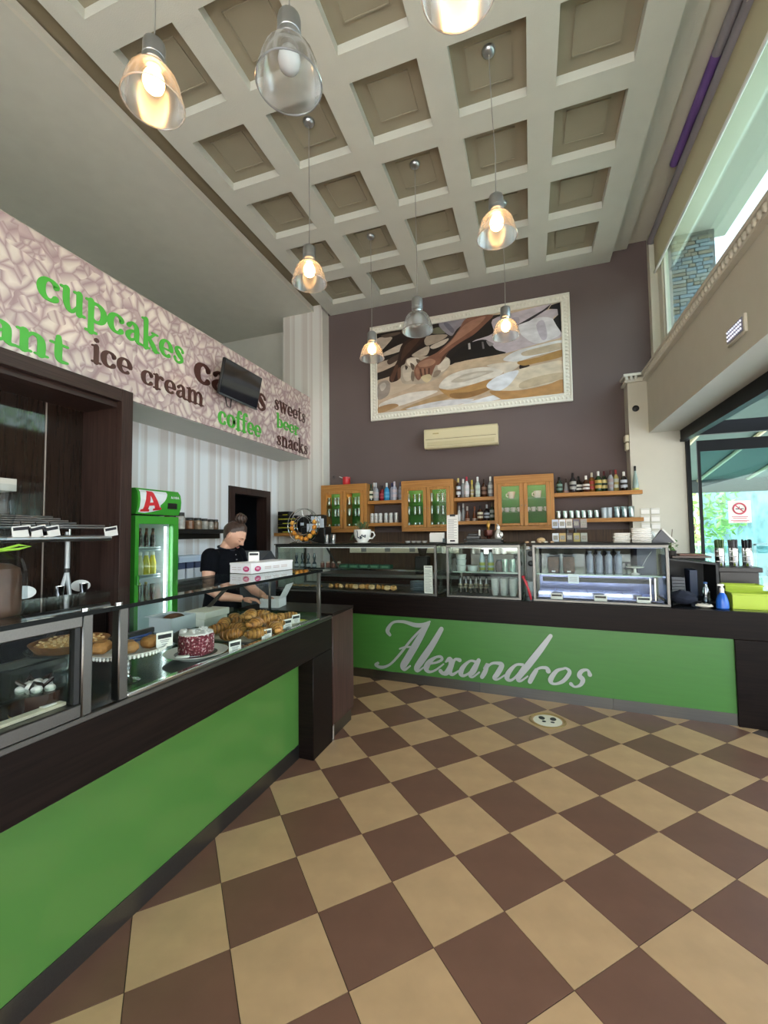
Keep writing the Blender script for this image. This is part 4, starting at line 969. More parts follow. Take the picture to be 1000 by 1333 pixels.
    rows = [(1.395, 'cola', ['#2a0f14']*4, '#3a1a20', .17, 'small dark red bottle on the top fridge shelf'),
            (1.16, 'juice', ['#d8d2a0', '#d9d3a6', '#e8d44a', '#e6cf3c'], '#e8e8e2', .20, 'juice bottle on the second fridge shelf'),
            (.94, 'slim', ['#1f3a26', '#1f4a2a', '#1c2a20'], '#c8b060', .16, 'short dark green bottle on the third fridge shelf'),
            (.372, 'cola', ['#1a0e0c', '#1a0e0c'], '#b8322c', .21, 'cola bottle with a pinkish label on the low fridge shelf')]
    for z, pf, cols, cap, h, l in rows:
        for i, c in enumerate(cols):
            jj = {'#d8d2a0': 'pale ', '#d9d3a6': 'pale ', '#e8d44a': 'yellow ', '#e6cf3c': 'yellow '}.get(c, '')
            bottle((x1-.13, y0+.095+i*.066, z), pf, c, cap, '#c98a7c' if z < .5 else None, jj+l+', '+ord_[i], G, h=h, caph=.03, labz=(.35, .6))
    r = thing('red_carton', 'red tapering carton on the third fridge shelf', 'carton', (x1-.13, y0+.315, .94), 0)
    MB().prism([(-.045, 0), (.045, 0), (.028, .13), (-.028, .13)], -.03, .03, Matrix(((0, 0, 1, 0), (1, 0, 0, 0), (0, 1, 0, 0), (0, 0, 0, 1)))).obj('carton', mat('carton_red', '#b5302a', .4, var=.05), r)
build_fridge()

# ---------------------------------------------------------------- shelf of jars, row of small boxes, doorway
def build_left_wall_things():
    t = thing('jar_shelf', 'black floating shelf with spice jars on the striped wall', 'shelf', (-3.58, 3.80, 1.52))
    bx(0, .22, -.62, .50, 0, .045, bev=.003).obj('board', M_blackp, t); bx(0, .02, -.6, .48, -.06, 0).obj('bracket', M_blackp, t)
    spec = [(3.30, .035, .22, '#d8d8d4', 'tall clear jar with a black lid at the left end of the jar shelf', 0), (3.41, .07, .14, '#6a4a36', 'wide jar of brown spice on the jar shelf', 1), (3.55, .05, .17, '#b9b4ac', 'tall pale jar beside the wide brown jar on the shelf', 0),
            (3.68, .05, .12, '#7a5038', 'jar of reddish spice in the middle of the jar shelf', 0), (3.80, .045, .12, '#8d7a66', 'beige spice jar right of the reddish one on the shelf', 0), (3.90, .042, .115, '#a9a59c', 'grey glass jar near the right end of the shelf', 0), (4.0, .036, .11, '#9a948a', 'small grey jar near the right end of the jar shelf', 0), (4.08, .036, .11, '#6f5a48', 'small brown jar at the right end of the jar shelf', 0)]
    for y, r, h, c, l, k in spec:
        j = thing('spice_jar', l, 'jar', (-3.46, y, 1.566), 0, 'jars on the black shelf')
        MB().lathe([(r*.9, 0), (r, .006), (r, h*.72), (r*.82, h*.8)], 14).obj('jar', mat('jar_'+c[1:], c, .12, var=.25, scale=30, spec=.7), j)
        MB().lathe([(r*.86, h*.8), (r*.86, h), (r*.8, h+.004)], 14).obj('lid', mat('dark_lid', '#2a2523', .35, var=0), j)
    t = thing('low_shelf', 'white lower shelf under the jar shelf on the striped wall', 'shelf', (-3.58, 3.75, 1.03))
    bx(0, .30, -.62, .62, 0, .03, bev=.003).obj('board', mat('pale_shelf', '#cfd3d6', .4, var=0), t)
    for i in range(7):
        j = thing('lidded_carton', ['leftmost', 'second', 'third', 'fourth', 'fifth', 'sixth', 'rightmost'][i]+' white carton with a dark blue top on the lower shelf', 'carton', (-3.38, 3.33+i*.115, 1.061), 0, 'cartons on the lower shelf')
        bx(-.05, .05, -.045, .045, 0, .10, bev=.003).obj('carton', mat('carton_white', '#d5dbe2', .5, var=.04), j)
        bx(-.051, .051, -.046, .046, .10, .165, bev=.003).obj('blue_top', mat('carton_navy', '#44506e', .5, var=.05), j)
    j = thing('flat_box_stack', 'pale blue flat box lying on the row of cartons', 'box', (-3.38, 3.55, 1.228), 0)
    bx(-.08, .08, -.17, .17, 0, .06, bev=.003).obj('box', mat('pale_blue_board', '#b9cbe0', .6, var=.04), j); bx(-.083, .083, -.173, .173, .045, .066, bev=.002).obj('lid', mat('pale_blue_lid', '#c4d4e6', .6, var=.04), j)
    # dark doorway to the kitchen
    M_case = wood('brown_casing', '#3a2a26', '#2a1e1b', .35, 'Z')
    dm = MB().box(-3.72, -3.555, 4.45, 4.55, 0, 2.12).box(-3.72, -3.555, 5.24, 5.34, 0, 2.12).box(-3.72, -3.555, 4.55, 5.24, 2.03, 2.12)
    d = struct('door_2', dm, M_case)
    bx(-3.70, -3.66, 4.56, 4.62, .01, 2.03).obj('door_stop', M_case, d)
    lf = MB().box(-4.42, -3.74, 4.57, 4.61, .01, 2.02).obj('door_leaf', M_case, d)
    MB().cyl((-3.85, 4.61, 1.05), (-3.85, 4.66, 1.05), .02).tube([(-3.85, 4.65, 1.05), (-3.97, 4.65, 1.05)], .01, 8).obj('door_handle', M_chrome, lf)
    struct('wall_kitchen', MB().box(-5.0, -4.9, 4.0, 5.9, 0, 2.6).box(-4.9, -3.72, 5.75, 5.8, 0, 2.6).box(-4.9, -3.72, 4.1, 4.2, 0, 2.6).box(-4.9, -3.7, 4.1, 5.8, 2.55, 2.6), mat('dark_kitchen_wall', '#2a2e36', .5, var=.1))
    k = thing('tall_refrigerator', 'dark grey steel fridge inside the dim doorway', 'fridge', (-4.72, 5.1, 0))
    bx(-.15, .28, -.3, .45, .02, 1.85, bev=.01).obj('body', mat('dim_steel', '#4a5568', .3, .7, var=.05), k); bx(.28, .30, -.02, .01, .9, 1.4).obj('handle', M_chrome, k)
    # grey seat back / machine next to the woman
    k = thing('grey_machine_hood', 'dark grey sloping machine beside the woman in front of the doorway', 'machine', (-2.75, 3.75, 0), 0)
    MB().prism([(-.2, 0), (.24, 0), (.24, 1.24), (.15, 1.33), (-.12, 1.20), (-.2, 1.0)], -.16, .16, Matrix(((0, 0, 1, 0), (1, 0, 0, 0), (0, 1, 0, 0), (0, 0, 0, 1)))).obj('hood', mat('grey_hood', '#3a3d42', .4, var=.05), k)
    bx(-.17, .17, -.21, .25, 0, .08).obj('base', M_blackp, k)
build_left_wall_things()

# ---------------------------------------------------------------- bakery counter on the left
def L_thing(name, label, cat, x, y, z, group=None, rz=0.): return thing(name, label, cat, Lw(x, y, z), LA+rz, group)
def B_thing(name, label, cat, x, y, z, group=None, rz=0.): return thing(name, label, cat, Bw(x, y, z), BA+rz, group)
def build_left_counter():
    t = L_thing('bakery_counter', 'long green fronted bakery counter along the left side', 'counter', 0, 0, 0)
    bx(-.84, -.125, -3.6, .0, .09, .885).obj('carcass', M_wenge, t, smooth=False)
    bx(-.125, -.112, -3.6, -.002, .09, .69).obj('green_panel', M_green, t, smooth=False)
    bx(-.13, -.108, -3.6, -.002, .0, .09).obj('plinth', M_steel, t, smooth=False)
    bx(-.124, .0, -3.6, .275, .668, .886, bev=.003).obj('fascia', M_wenge, t)
    bx(-.124, .0, .0, .275, .0, .667, bev=.003).obj('end_leg', M_wengeX, t)
    bx(-.84, -.124, .0, .275, .0, .886).obj('end_block', M_wengeX, t, smooth=False)
    bx(-.85, -.02, -3.6, .275, .886, .898).obj('worktop', M_rubber, t, smooth=False)
    bx(-.02, .006, -3.6, .275, .882, .902, bev=.003).obj('steel_ledge', M_steel, t)
    c = L_thing('corner_cabinet', 'reddish dark wood cabinet closing the corner between the two counters', 'cabinet', -.005, .30, 0)
    bx(-.84, 0, 0, .37, .10, .89, bev=.004).obj('carcass', M_redwood, c); bx(-.82, -.02, .01, .36, 0, .10).obj('plinth', M_steel, c)
    bx(-.84, .004, -.003, .373, .89, .912, bev=.003).obj('top', M_wenge, c); MB().cyl((-.01, .012, 0), (-.01, .012, .11), .012).obj('foot', M_chrome, c)
    # far glass case
    k = L_thing('glass_display_case', 'frameless glass pastry case with cakes and croissants', 'display case', 0, 0, .902)
    bx(-.014, -.006, -1.38, .095, .015, .335).obj('front_pane', M_glass, k, smooth=False)
    bx(-.50, -.02, .096, .104, .0, .335).obj('end_pane', M_glass, k, smooth=False)
    bx(-.03, .0, -1.38, .095, .0, .016, bev=.003).obj('bottom_rail', M_chrome, k)
    bx(-.04, .0, -1.418, -1.38, .0, .335, bev=.004).obj('post', M_steel, k)
    bx(-.024, .0, .095, .117, .0, .335, bev=.003).obj('post', M_steel, k)
    bx(-.42, -.405, .092, .112, .0, .335, bev=.003).obj('post', M_steel, k)
    bx(-.85, -.825, -1.43, .22, .0, .03, bev=.003).obj('rear_rail', M_steel, k)
    for y in (-1.2, -.12): MB().tube([(-.83, y, .03), (-.50, y, .332)], .014, 8).obj('brace', M_steel, k)
    # near framed case
    n = L_thing('framed_display_case', 'steel framed glass case nearest the camera at the left edge', 'display case', 0, 0, .902)
    f = MB().box(-.05, .006, -1.555, -1.519, 0, .335, bev=.004).box(-.05, .006, -3.3, -1.555, .295, .335, bev=.004).box(-.05, .006, -3.3, -1.555, .0, .045, bev=.004).box(-.05, .006, -3.35, -3.3, 0, .335)
    f.obj('front_frame', M_steel, n)
    bx(-.03, -.004, -1.575, -1.556, .045, .295).obj('gasket', M_blackp, n)
    bx(-.03, -.02, -3.3, -1.575, .045, .295).obj('front_pane', M_glass, n, smooth=False)
    bx(-.06, -.03, -3.3, -1.58, .046, .056).obj('light_ledge', mat('cream_strip', '#e6dfc4', .4, var=0), n)
    bx(-.50, -.055, -1.512, -1.506, .0, .332).obj('end_pane', M_glass, n, smooth=False)
    bx(-.62, -.06, -3.3, -1.56, .10, .106).obj('glass_shelf', M_glassg, n, smooth=False)
    g = k; zt = .3335
    bx(-.50, .006, -3.4, -1.456, zt, zt+.011).obj('top_sheet', glass('top_glass', '#eef3f1', .08), n, smooth=False); bx(.0062, .0085, -3.4, -1.456, zt-.003, zt+.012).obj('dark_edge', M_gedge, n, smooth=False)
    bx(-.50, .006, -1.455, .128, zt, zt+.011).obj('top_sheet', glass('top_glass', '#eef3f1', .08), g, smooth=False)
    bx(.0062, .0085, -1.455, .128, zt-.003, zt+.012).obj('dark_edge', M_gedge, g, smooth=False)
    bx(-.50, .006, .1282, .130, zt-.001, zt+.012).obj('end_edge', M_gedge, g, smooth=False)
    for kk, y in ((n, -1.53), (g, -1.405)):
        MB().cyl((-.022, y, zt+.011), (-.022, y, zt+.019), .012).obj('fixing_button', M_chrome, kk)
    bx(-.075, -.055, -3.3, -1.6, .312, .326).obj('light_tube', mat('near_case_fill_light', '#ffffff', .3, var=0, emit='#fff6e6', estr=2.0), n, smooth=False)  # added fill light that brightens the desserts in the near case
build_left_counter()

# ---------------------------------------------------------------- pastries in the left case
def layered_crust(name, light, dark):
    m = bpy.data.materials.new(name); m.use_nodes = True; nt = m.node_tree; b = nt.nodes['Principled BSDF']
    tc = nt.nodes.new('ShaderNodeTexCoord'); w = nt.nodes.new('ShaderNodeTexWave'); w.wave_type = 'BANDS'; w.bands_direction = 'X'; w.wave_profile = 'SAW'
    w.inputs['Scale'].default_value = 16; w.inputs['Distortion'].default_value = 1.6; w.inputs['Detail'].default_value = 2; w.inputs['Detail Scale'].default_value = 3
    n = nt.nodes.new('ShaderNodeTexNoise'); n.inputs['Scale'].default_value = 40
    mx = nt.nodes.new('ShaderNodeMixRGB'); mx.blend_type = 'MIX'; mx.inputs['Fac'].default_value = .35
    nt.links.new(tc.outputs['Object'], w.inputs[0]); nt.links.new(tc.outputs['Object'], n.inputs[0]); nt.links.new(w.outputs['Fac'], mx.inputs[1]); nt.links.new(n.outputs['Fac'], mx.inputs[2])
    r = nt.nodes.new('ShaderNodeValToRGB'); e = r.color_ramp.elements; e[0].position = .22; e[0].color = lin(dark); e[1].position = .7; e[1].color = lin(light)
    nt.links.new(mx.outputs[0], r.inputs[0]); nt.links.new(r.outputs[0], b.inputs['Base Color'])
    bp = nt.nodes.new('ShaderNodeBump'); bp.inputs['Strength'].default_value = .5; bp.inputs['Distance'].default_value = .006
    nt.links.new(w.outputs['Fac'], bp.inputs['Height']); nt.links.new(bp.outputs[0], b.inputs['Normal']); b.inputs['Roughness'].default_value = .42
    return m
M_crust = layered_crust('croissant_crust', '#cf9450', '#84501f'); M_crust2 = layered_crust('croissant_crust_deep', '#c08040', '#74431a')
M_crustd = mat('dark_crust', '#8a5a2c', .5, var=.3, scale=26, bump=.4, bscale=60)
def croissant_mesh(seed):
    r = random.Random(seed); n = 61; pts = []; rad = []
    for k in range(n):
        u = k/(n-1)*2-1
        a = u*1.15
        pts.append((.058*math.sin(a)*1.05, -.058*math.cos(a)+.03, .034+.004*math.sin(u*3)))
        base = .034*(1-abs(u)**2.2*.72)
        ph = abs(u)*4.2+.5; rad.append(base*(.90+.20*(1-(ph-math.floor(ph)))))
    mb = MB().tube(pts, rad, 12, flat=.85)
    return mb
def build_pastries():
    protos = []
    pos = [(-.20, -.56, .905, .4, 'front left'), (-.09, -.50, .905, 1.0, 'front second'), (-.075, -.37, .905, 2.6, 'front third'), (-.13, -.25, .905, .2, 'front right end'), (-.17, -.44, .945, 1.8, 'upper front left'),
           (-.15, -.31, .950, .6, 'upper front middle'), (-.25, -.375, .968, 2.2, 'topmost left'), (-.27, -.45, .905, 2.9, 'left middle'), (-.30, -.30, .905, 1.2, 'centre'), (-.28, -.18, .945, .1, 'topmost right'),
           (-.22, -.12, .905, 1.4, 'right middle'), (-.34, -.12, .905, 2.5, 'back right'), (-.42, -.22, .905, .8, 'back middle'), (-.46, -.36, .905, 2.0, 'back left'), (-.36, -.24, .950, 1.7, 'upper back'), (-.19, -.005, .905, .5, 'far right end'), (-.40, -.47, .905, 1.1, 'far left back')]
    first = None
    for i, (x, y, z, a, w) in enumerate(pos):
        q = croissant_mesh(i); 
        o = q.obj('croissant', M_crust if i % 4 else M_crust2, angle=60)
        o.location = Lw(x, y, z); o.rotation_euler = (random.uniform(-.12, .12), random.uniform(-.12, .12), a)
        o.scale = (1.08, 1.08, 1.05)
        tagp(o, 'golden croissant, %s of the croissant pile in the glass case' % w, 'croissant', 'croissants in the glass case')
    tr = L_thing('serving_tray', 'white paper lined tray under the croissants', 'tray', -.27, -.29, .8985)
    bx(-.26, .22, -.30, .35, 0, .005, bev=.002).obj('tray', mat('tray_dark', '#5b5f5e', .3, .6, var=0), tr); bx(-.24, .19, -.27, .33, .005, .0058).obj('paper', mat('greaseproof', '#cfc9b8', .8, var=.05), tr)
    # red velvet cake on a plate
    p = L_thing('cake_plate', 'large white plate with a dark mat under the red cake', 'plate', -.165, -.87, .8985)
    MB().lathe([(.08, 0), (.09, .012), (.145, .026), (.15, .031), (.143, .031), (.09, .02)], 32).obj('plate', M_whitep, p)
    MB().lathe([(.10, .0), (.108, .0015)], 24, c=(0, 0, .0205)).obj('dark_mat', mat('dark_doily', '#3b3a3e', .5), p)
    c = L_thing('red_velvet_cake', 'tall crumbed red cake dusted with white on the plate', 'cake', -.165, -.87, .921)
    redc = bpy.data.materials.new('red_crumb'); redc.use_nodes = True; nt = redc.node_tree; b = nt.nodes['Principled BSDF']
    tc = nt.nodes.new('ShaderNodeTexCoord'); no = nt.nodes.new('ShaderNodeTexNoise'); no.inputs['Scale'].default_value = 95; no.inputs['Detail'].default_value = 3
    cr = nt.nodes.new('ShaderNodeValToRGB'); e = cr.color_ramp.elements; e[0].position = .40; e[0].color = lin('#5a1626'); e[1].position = .68; e[1].color = lin('#e6d8d8'); q = e.new(.56); q.color = lin('#8c3348')
    nt.links.new(tc.outputs['Object'], no.inputs[0]); nt.links.new(no.outputs['Fac'], cr.inputs[0]); nt.links.new(cr.outputs[0], b.inputs['Base Color']); b.inputs['Roughness'].default_value = .9
    pie = [(.0, .0)]+[(.082*math.cos(a), .082*math.sin(a)) for a in [math.radians(205+k*14.5) for k in range(21)]]
    random.seed(5)
    mb = MB(); N = 40
    prof = [(.080, 0), (.083, .02), (.083, .085), (.078, .096)]
    mb.lathe(prof, N); 
    for i, v in enumerate(mb.v): mb.v[i] = (v[0]*(1+random.uniform(-.03, .03)), v[1]*(1+random.uniform(-.03, .03)), v[2])
    mb.obj('cake_body', redc, c, angle=20)
    sn = MB().lathe([(.079, .092), (.078, .102), (.05, .106), (.02, .107)], 30)
    for i in range(26):
        a = random.uniform(0, 6.3); r = random.uniform(.01, .07); sn.ball((r*math.cos(a), r*math.sin(a), .106), random.uniform(.005, .011), 6, 4)
    sn.ball((-.035, -.05, .112), (.02, .014, .012), 8, 5)
    sn.obj('icing_sugar', mat('icing_sugar', '#e8e2e2', .9, var=.12, scale=60), c)
    k = L_thing('cake_server', 'white handled cake server lying on the cake plate', 'cake server', -.13, -.99, .9305)
    k.rotation_euler = (math.radians(0), 0, LA+math.radians(35))
    bx(-.03, .03, -.012, .012, 0, .01, bev=.004).obj('handle', M_whitep, k); bx(.03, .075, -.008, .008, .003, .006).obj('blade', M_chrome, k)
    # scalloped white cake stand with three small loaf cakes
    s = L_thing('cake_stand', 'white scalloped cake stand on a glass foot with loaf cakes', 'cake stand', -.175, -1.24, .8985)
    MB().lathe([(.045, 0), (.05, .004), (.02, .012), (.011, .03), (.016, .06), (.011, .09), (.03, .112)], 24).obj('foot', glass('stand_glass', '#e9efec', .16), s)
    st = MB().lathe([(.03, .112), (.12, .118), (.145, .136), (.15, .141), (.143, .141), (.118, .125)], 40)
    st.obj('plate', M_whitep, s)
    lace = MB()
    for i in range(60):
        a = 2*math.pi*i/60; lace.ball((.142*math.cos(a), .142*math.sin(a), .128), (.0055, .0055, .008), 6, 4)
    lace.obj('lace_edge', M_whitep, s, kind='stuff')
    for i, (x, y, r, l) in enumerate(((-.07, -.06, .5, 'left'), (.03, -.02, 1.1, 'middle'), (.045, .075, .2, 'right'))):
        o = L_thing('loaf_cake', 'small brown loaf cake, %s one on the scalloped stand' % l, 'cake', -.175+x, -1.24+y, 1.0255, 'loaf cakes on the stand', r)
        bx(-.032, .032, -.04, .04, 0, .045, bev=.014).obj('cake', mat('loaf_crust', '#b27f48', .6, var=.25, scale=24, bump=.3), o)
    o = L_thing('blue_tongs', 'pair of dark blue handled tongs behind the loaf cakes', 'tongs', -.25, -1.17, 1.028)
    MB().tube([(0, 0, .01), (.03, .06, .014), (0, .11, .01)], .006, 6).tube([(0, 0, .022), (.035, .06, .03), (.0, .11, .024)], .006, 6).obj('arms', mat('navy_handle', '#26407c', .4, var=0), o)
    # pie on a high glass stand
    s = L_thing('pie_stand', 'glass pedestal stand carrying a nut pie', 'cake stand', -.56, -1.21, .8985)
    MB().lathe([(.06, 0), (.06, .004), (.018, .012), (.012, .04), (.02, .07), (.05, .088), (.155, .095), (.168, .108), (.164, .108), (.14, .098)], 32).obj('stand', glass('stand_glass', '#e9efec', .16), s)
    p = L_thing('nut_pie', 'round golden pie with a nutty swirl on the glass stand', 'pie', -.56, -1.21, .9985)
    MB().lathe([(.128, 0), (.148, .028), (.153, .034), (.14, .034), (.130, .026)], 36, cap1=False).obj('crust', M_crustd, p)
    MB().lathe([(.131, .024), (.09, .034), (.02, .033), (.004, .032)], 30).obj('filling', mat('nut_filling', '#cf9d58', .5, var=.35, scale=28, bump=.6, bscale=50), p)
    nz = MB()
    for i in range(75):
        a = i*.55; r = .012+.0016*i; nz.ball((r*math.cos(a), r*math.sin(a), .035), (.009, .007, .005), 6, 4)
    nz.obj('nuts', mat('toasted_nuts', '#d9b684', .5, var=.2, scale=40), p, kind='stuff')
    # dark round loaf
    o = L_thing('dark_bun', 'shiny dark charcoal bun behind the red cake', 'bun', -.44, -.66, .8985)
    MB().lathe([(.05, 0), (.066, .015), (.068, .035), (.056, .058), (.03, .072), (.004, .076)], 24).obj('bun', mat('charcoal_crust', '#3b3a38', .3, var=.12, scale=12), o)
    # boxes at the back of the counter
    o = L_thing('cake_box_stack', 'two flat white cake boxes stacked at the back of the counter', 'box', -.70, -.20, .8985)
    bx(-.10, .08, -.12, .10, 0, .05, bev=.002).obj('lower_box', mat('white_card', '#dcdcd0', .7, var=.02), o); bx(-.095, .085, -.115, .115, .051, .095, bev=.002).obj('upper_box', mat('white_card', '#dcdcd0', .7, var=.02), o)
    o = L_thing('bread_roll', 'small orange brown roll beside the white cake boxes', 'bread', -.62, -.03, .8985)
    MB().ball((0, 0, .022), (.035, .05, .022), 12, 8).obj('roll', M_crust, o)
    o = L_thing('open_pastry_box', 'open pale box with a brown bread loaf inside behind the case', 'box', -.77, -.42, .8985)
    ob = MB().box(-.10, .08, -.10, .10, 0, .004).box(-.10, -.097, -.10, .10, .004, .09).box(.077, .08, -.10, .10, .004, .09).box(-.097, .077, -.10, -.097, .004, .09).box(-.097, .077, .097, .10, .004, .09)
    ob.obj('box', mat('pale_blue_card', '#c3ccd0', .7, var=.03), o)
    bx(-.14, -.098, -.10, .10, .088, .092, M=roty(.0)).obj('lid', mat('pale_blue_card', '#c3ccd0', .7), o)
    o = L_thing('brown_loaf', 'brown loaf sitting in the open pale box', 'bread', -.77, -.42, .9035)
    MB().ball((0, 0, .05), (.065, .08, .05), 14, 9).obj('loaf', mat('loaf_brown', '#5b3a26', .6, var=.25, scale=18), o)
    o = L_thing('yellow_card', 'yellow paper lying at the far end of the glass case', 'paper', -.17, .045, .8988)
    MB().box(-.07, .09, -.028, .028, 0, .004, bev=.001).box(-.06, .07, -.024, .024, .004, .009).obj('sheets', mat('yellow_paper', '#cdc840', .7, var=.05), o)
    # price cards on stands
    tags = [(-.025, -.755, .9, 'price card in front of the red cake plate'), (-.025, -.485, .9, 'price card in front of the left croissants'), (-.07, -.20, .9, 'price card in front of the right croissants'), (-.10, -.05, .9, 'price card at the far right end of the croissants'), (-.055, -1.165, 1.03, 'price card clipped on the scalloped cake stand')]
    for x, y, z, l in tags:
        o = L_thing('price_card', l, 'price card', x, y, z-.0, 'price cards in the glass case', math.radians(-18))
        bx(-.001, .001, -.034, .034, .0, .062).obj('card', M_paper, o); bx(.001, .0016, -.028, .028, .036, .053).obj('printed_name', M_ink, o)
        pr = MB()
        for zz, w in ((.027, .02), (.020, .016), (.011, .012)): pr.box(.001, .0015, -w, w, zz, zz+.003)
        pr.obj('small_print', mat('grey_ink', '#8d8c90', .7, var=0), o); bx(-.02, .0, -.014, .014, 0, .004).obj('foot', M_chrome, o)
    # near case: desserts
    def dessert(x, y, l, s=1.):
        o = L_thing('chocolate_dessert', l, 'dessert', x, y, .8985, 'chocolate desserts in the near case')
        MB().lathe([(.052*s, 0), (.058*s, .03), (.060*s, .095)], 24).obj('chocolate_body', mat('chocolate_pudding', '#2e1a12', .25, var=.1), o)
        MB().lathe([(.0535*s, .012), (.058*s, .030), (.0585*s, .036)], 24, cap0=False, cap1=False).obj('sponge_band', mat('sponge', '#c7a263', .7, var=.15), o)
        cr = MB()
        for i in range(9):
            a = i*2.4; r = .038*s*math.sqrt(i/9); cr.ball((r*math.cos(a), r*math.sin(a), .102+.016*(1-i/9)), (.019, .016, .014), 8, 6)
        cr.obj('whipped_cream', mat('whipped_cream', '#dfdcd8', .5, var=.1, scale=40), o)
        curl = MB()
        for i in range(5):
            a = i*1.3; curl.tube([(.03*math.cos(a), .03*math.sin(a), .11), (.05*math.cos(a+.4), .05*math.sin(a+.4), .135), (.035*math.cos(a+.9), .035*math.sin(a+.9), .12)], .006, 6)
        curl.obj('chocolate_curl', mat('chocolate_curl', '#24140f', .3, var=0), o)
    dessert(-.128, -1.61, 'chocolate dessert with whipped cream nearest the steel corner post', 1.2); dessert(-.30, -1.70, 'chocolate dessert with whipped cream behind the front dessert', 1.2)
    o = L_thing('dessert_bowl', 'tall glass bowl of white cream with coloured sprinkles at the left edge', 'dessert bowl', -.17, -1.90, .8985)
    MB().lathe([(.035, 0), (.035, .006), (.012, .02), (.012, .05), (.04, .075), (.085, .12), (.092, .125)], 28, cap1=False).obj('bowl', glass('stand_glass', '#e9efec', .16), o)
    MB().lathe([(.04, .078), (.084, .122), (.05, .136), (.003, .140)], 28).obj('cream', mat('cream_pudding', '#dcd8cf', .5, var=.04), o)
    sp = MB(); random.seed(4)
    for i in range(70):
        a = random.uniform(0, 6.3); r = .055*math.sqrt(random.random()); sp.ball((r*math.cos(a), r*math.sin(a), .136+.004*(1-r/.055)), .003, 5, 3)
    sp.obj('sprinkles', mat('pink_sprinkles', '#b06a78', .5, var=.5, scale=90), o, kind='stuff')
    for i, (x, y, l) in enumerate(((-.42, -1.92, 'left'), (-.46, -1.68, 'right'))):
        o = L_thing('clear_dome', 'clear plastic dessert dome at the back of the near case, %s one' % l, 'dome', x, y, .8985, 'clear domes in the near case')
        MB().lathe([(.06, 0), (.06, .07), (.045, .10), (.015, .115), (.003, .117)], 20).obj('dome', glass('plastic_dome', '#cfdbe6', .14, .05), o); MB().lathe([(.064, 0), (.064, .006)], 20).obj('base', M_blackp, o)
    for i, y in enumerate((-1.62,)):
        o = L_thing('price_plate', 'small folded price plate by the steel corner of the near case', 'price card', -.075, y, .957); bx(-.03, .03, -.02, .02, 0, .003).obj('plate', M_whitep, o)
    # things on the glass top
    o = L_thing('pastry_carton', 'long white pastry carton with pink oval logos on the glass top', 'box', -.285, -.28, 1.2482, None, math.radians(-8))
    wc = mat('glossy_white_card', '#ebe9ea', .4, var=.01)
    bx(-.19, .0, .0, .40, 0, .066, bev=.002).obj('carton', wc, o); bx(-.192, .002, -.002, .402, .055, .0675, bev=.001).obj('lid', wc, o)
    pk = mat('logo_pink', '#c2316f', .4, var=0)
    def oval(M): return MB().lathe([(.028, 0), (.026, .0008)], 20, M=M)
    oval(T(.0022, .055, .030) @ roty(math.pi/2) @ Matrix.Diagonal((.62, 1., 1, 1))).obj('logo', pk, o)
    oval(T(-.045, -.0005, .030) @ rotx(math.pi/2) @ Matrix.Diagonal((1., .62, 1, 1))).obj('logo', pk, o)
    lw = MB()
    for y0, z0, w in ((.038, .034, .03), (.042, .026, .026)): lw.box(.0028, .0033, y0, y0+w, z0, z0+.003)
    for x0, z0, w in ((-.062, .034, .03), (-.058, .026, .026)): lw.box(x0, x0+w, -.0018, -.0013, z0, z0+.003)
    lw.obj('logo_lettering', wc, o)
    tx = MB()
    for y0 in (.12, .20, .28): 
        for zz in (.034, .024): tx.box(.0005, .0012, y0, y0+.06, zz, zz+.005)
    for x0, w in ((-.17, .04), (-.12, .03)):
        for zz in (.036, .022): tx.box(x0, x0+w, -.0012, -.0005, zz, zz+.004)
    tx.obj('faint_print', mat('faint_print', '#c9b9b6', .6, var=0), o, kind='stuff')
    o = L_thing('price_card', 'price card standing behind the pink logo carton', 'price card', -.40, -.10, 1.3148, None, math.radians(-70))
    bx(-.001, .001, -.036, .036, .0, .065).obj('card', M_paper, o); bx(.001, .0016, -.03, .03, .042, .057).obj('printed_name', M_ink, o)
    o = L_thing('wrapped_panettone', 'tall sweet bread in a clear cellophane bag tied with a green ribbon', 'bread', -.20, -1.70, 1.2482)
    MB().lathe([(.066, 0), (.070, .01), (.070, .12), (.064, .15), (.04, .165), (.003, .17)], 24).obj('bread', mat('panettone_crust', '#4d3120', .6, var=.3, scale=14), o)
    random.seed(8)
    bag = MB(); n = 20; prof = [(.072, 0), (.084, .02), (.084, .14), (.07, .18), (.025, .205), (.018, .215), (.034, .26), (.05, .33), (.062, .42)]
    bag.lathe(prof, n, cap1=False)
    bag.v = [(x*(1+random.uniform(-.07, .07)), y*(1+random.uniform(-.07, .07)), z) for x, y, z in bag.v]
    bag.obj('cellophane', glass('cellophane', '#eaf0f2', .01, .15, k=.35), o, smooth=False)
    rb = MB().tube([(.022*math.cos(a), .022*math.sin(a), .21) for a in [2*math.pi*k/14 for k in range(14)]], .006, 6, closed=True)
    rb.tube([(.02, .0, .21), (.03, .05, .225), (.03, .085, .22), (.03, .05, .212), (.02, 0, .208)], .004, 6).tube([(.02, .0, .21), (.03, -.05, .225), (.03, -.085, .22), (.03, -.05, .212), (.02, 0, .208)], .004, 6)
    rb.obj('ribbon', mat('lime_ribbon', '#8cbf3a', .4, var=0), o)
    bx(-.04, .045, -.02, .03, .40, .44).obj('folded_card', mat('grey_card', '#a8a59c', .7, var=0), o)
    o = L_thing('white_takeaway_box', 'open white takeaway box the woman is filling', 'box', -.62, .45, .9125, None, .2)
    wb = MB().box(-.08, .08, -.08, .08, 0, .003).box(-.08, -.077, -.08, .08, .003, .07).box(.077, .08, -.08, .08, .003, .07).box(-.077, .077, -.08, -.077, .003, .07).box(-.077, .077, .077, .08, .003, .07)
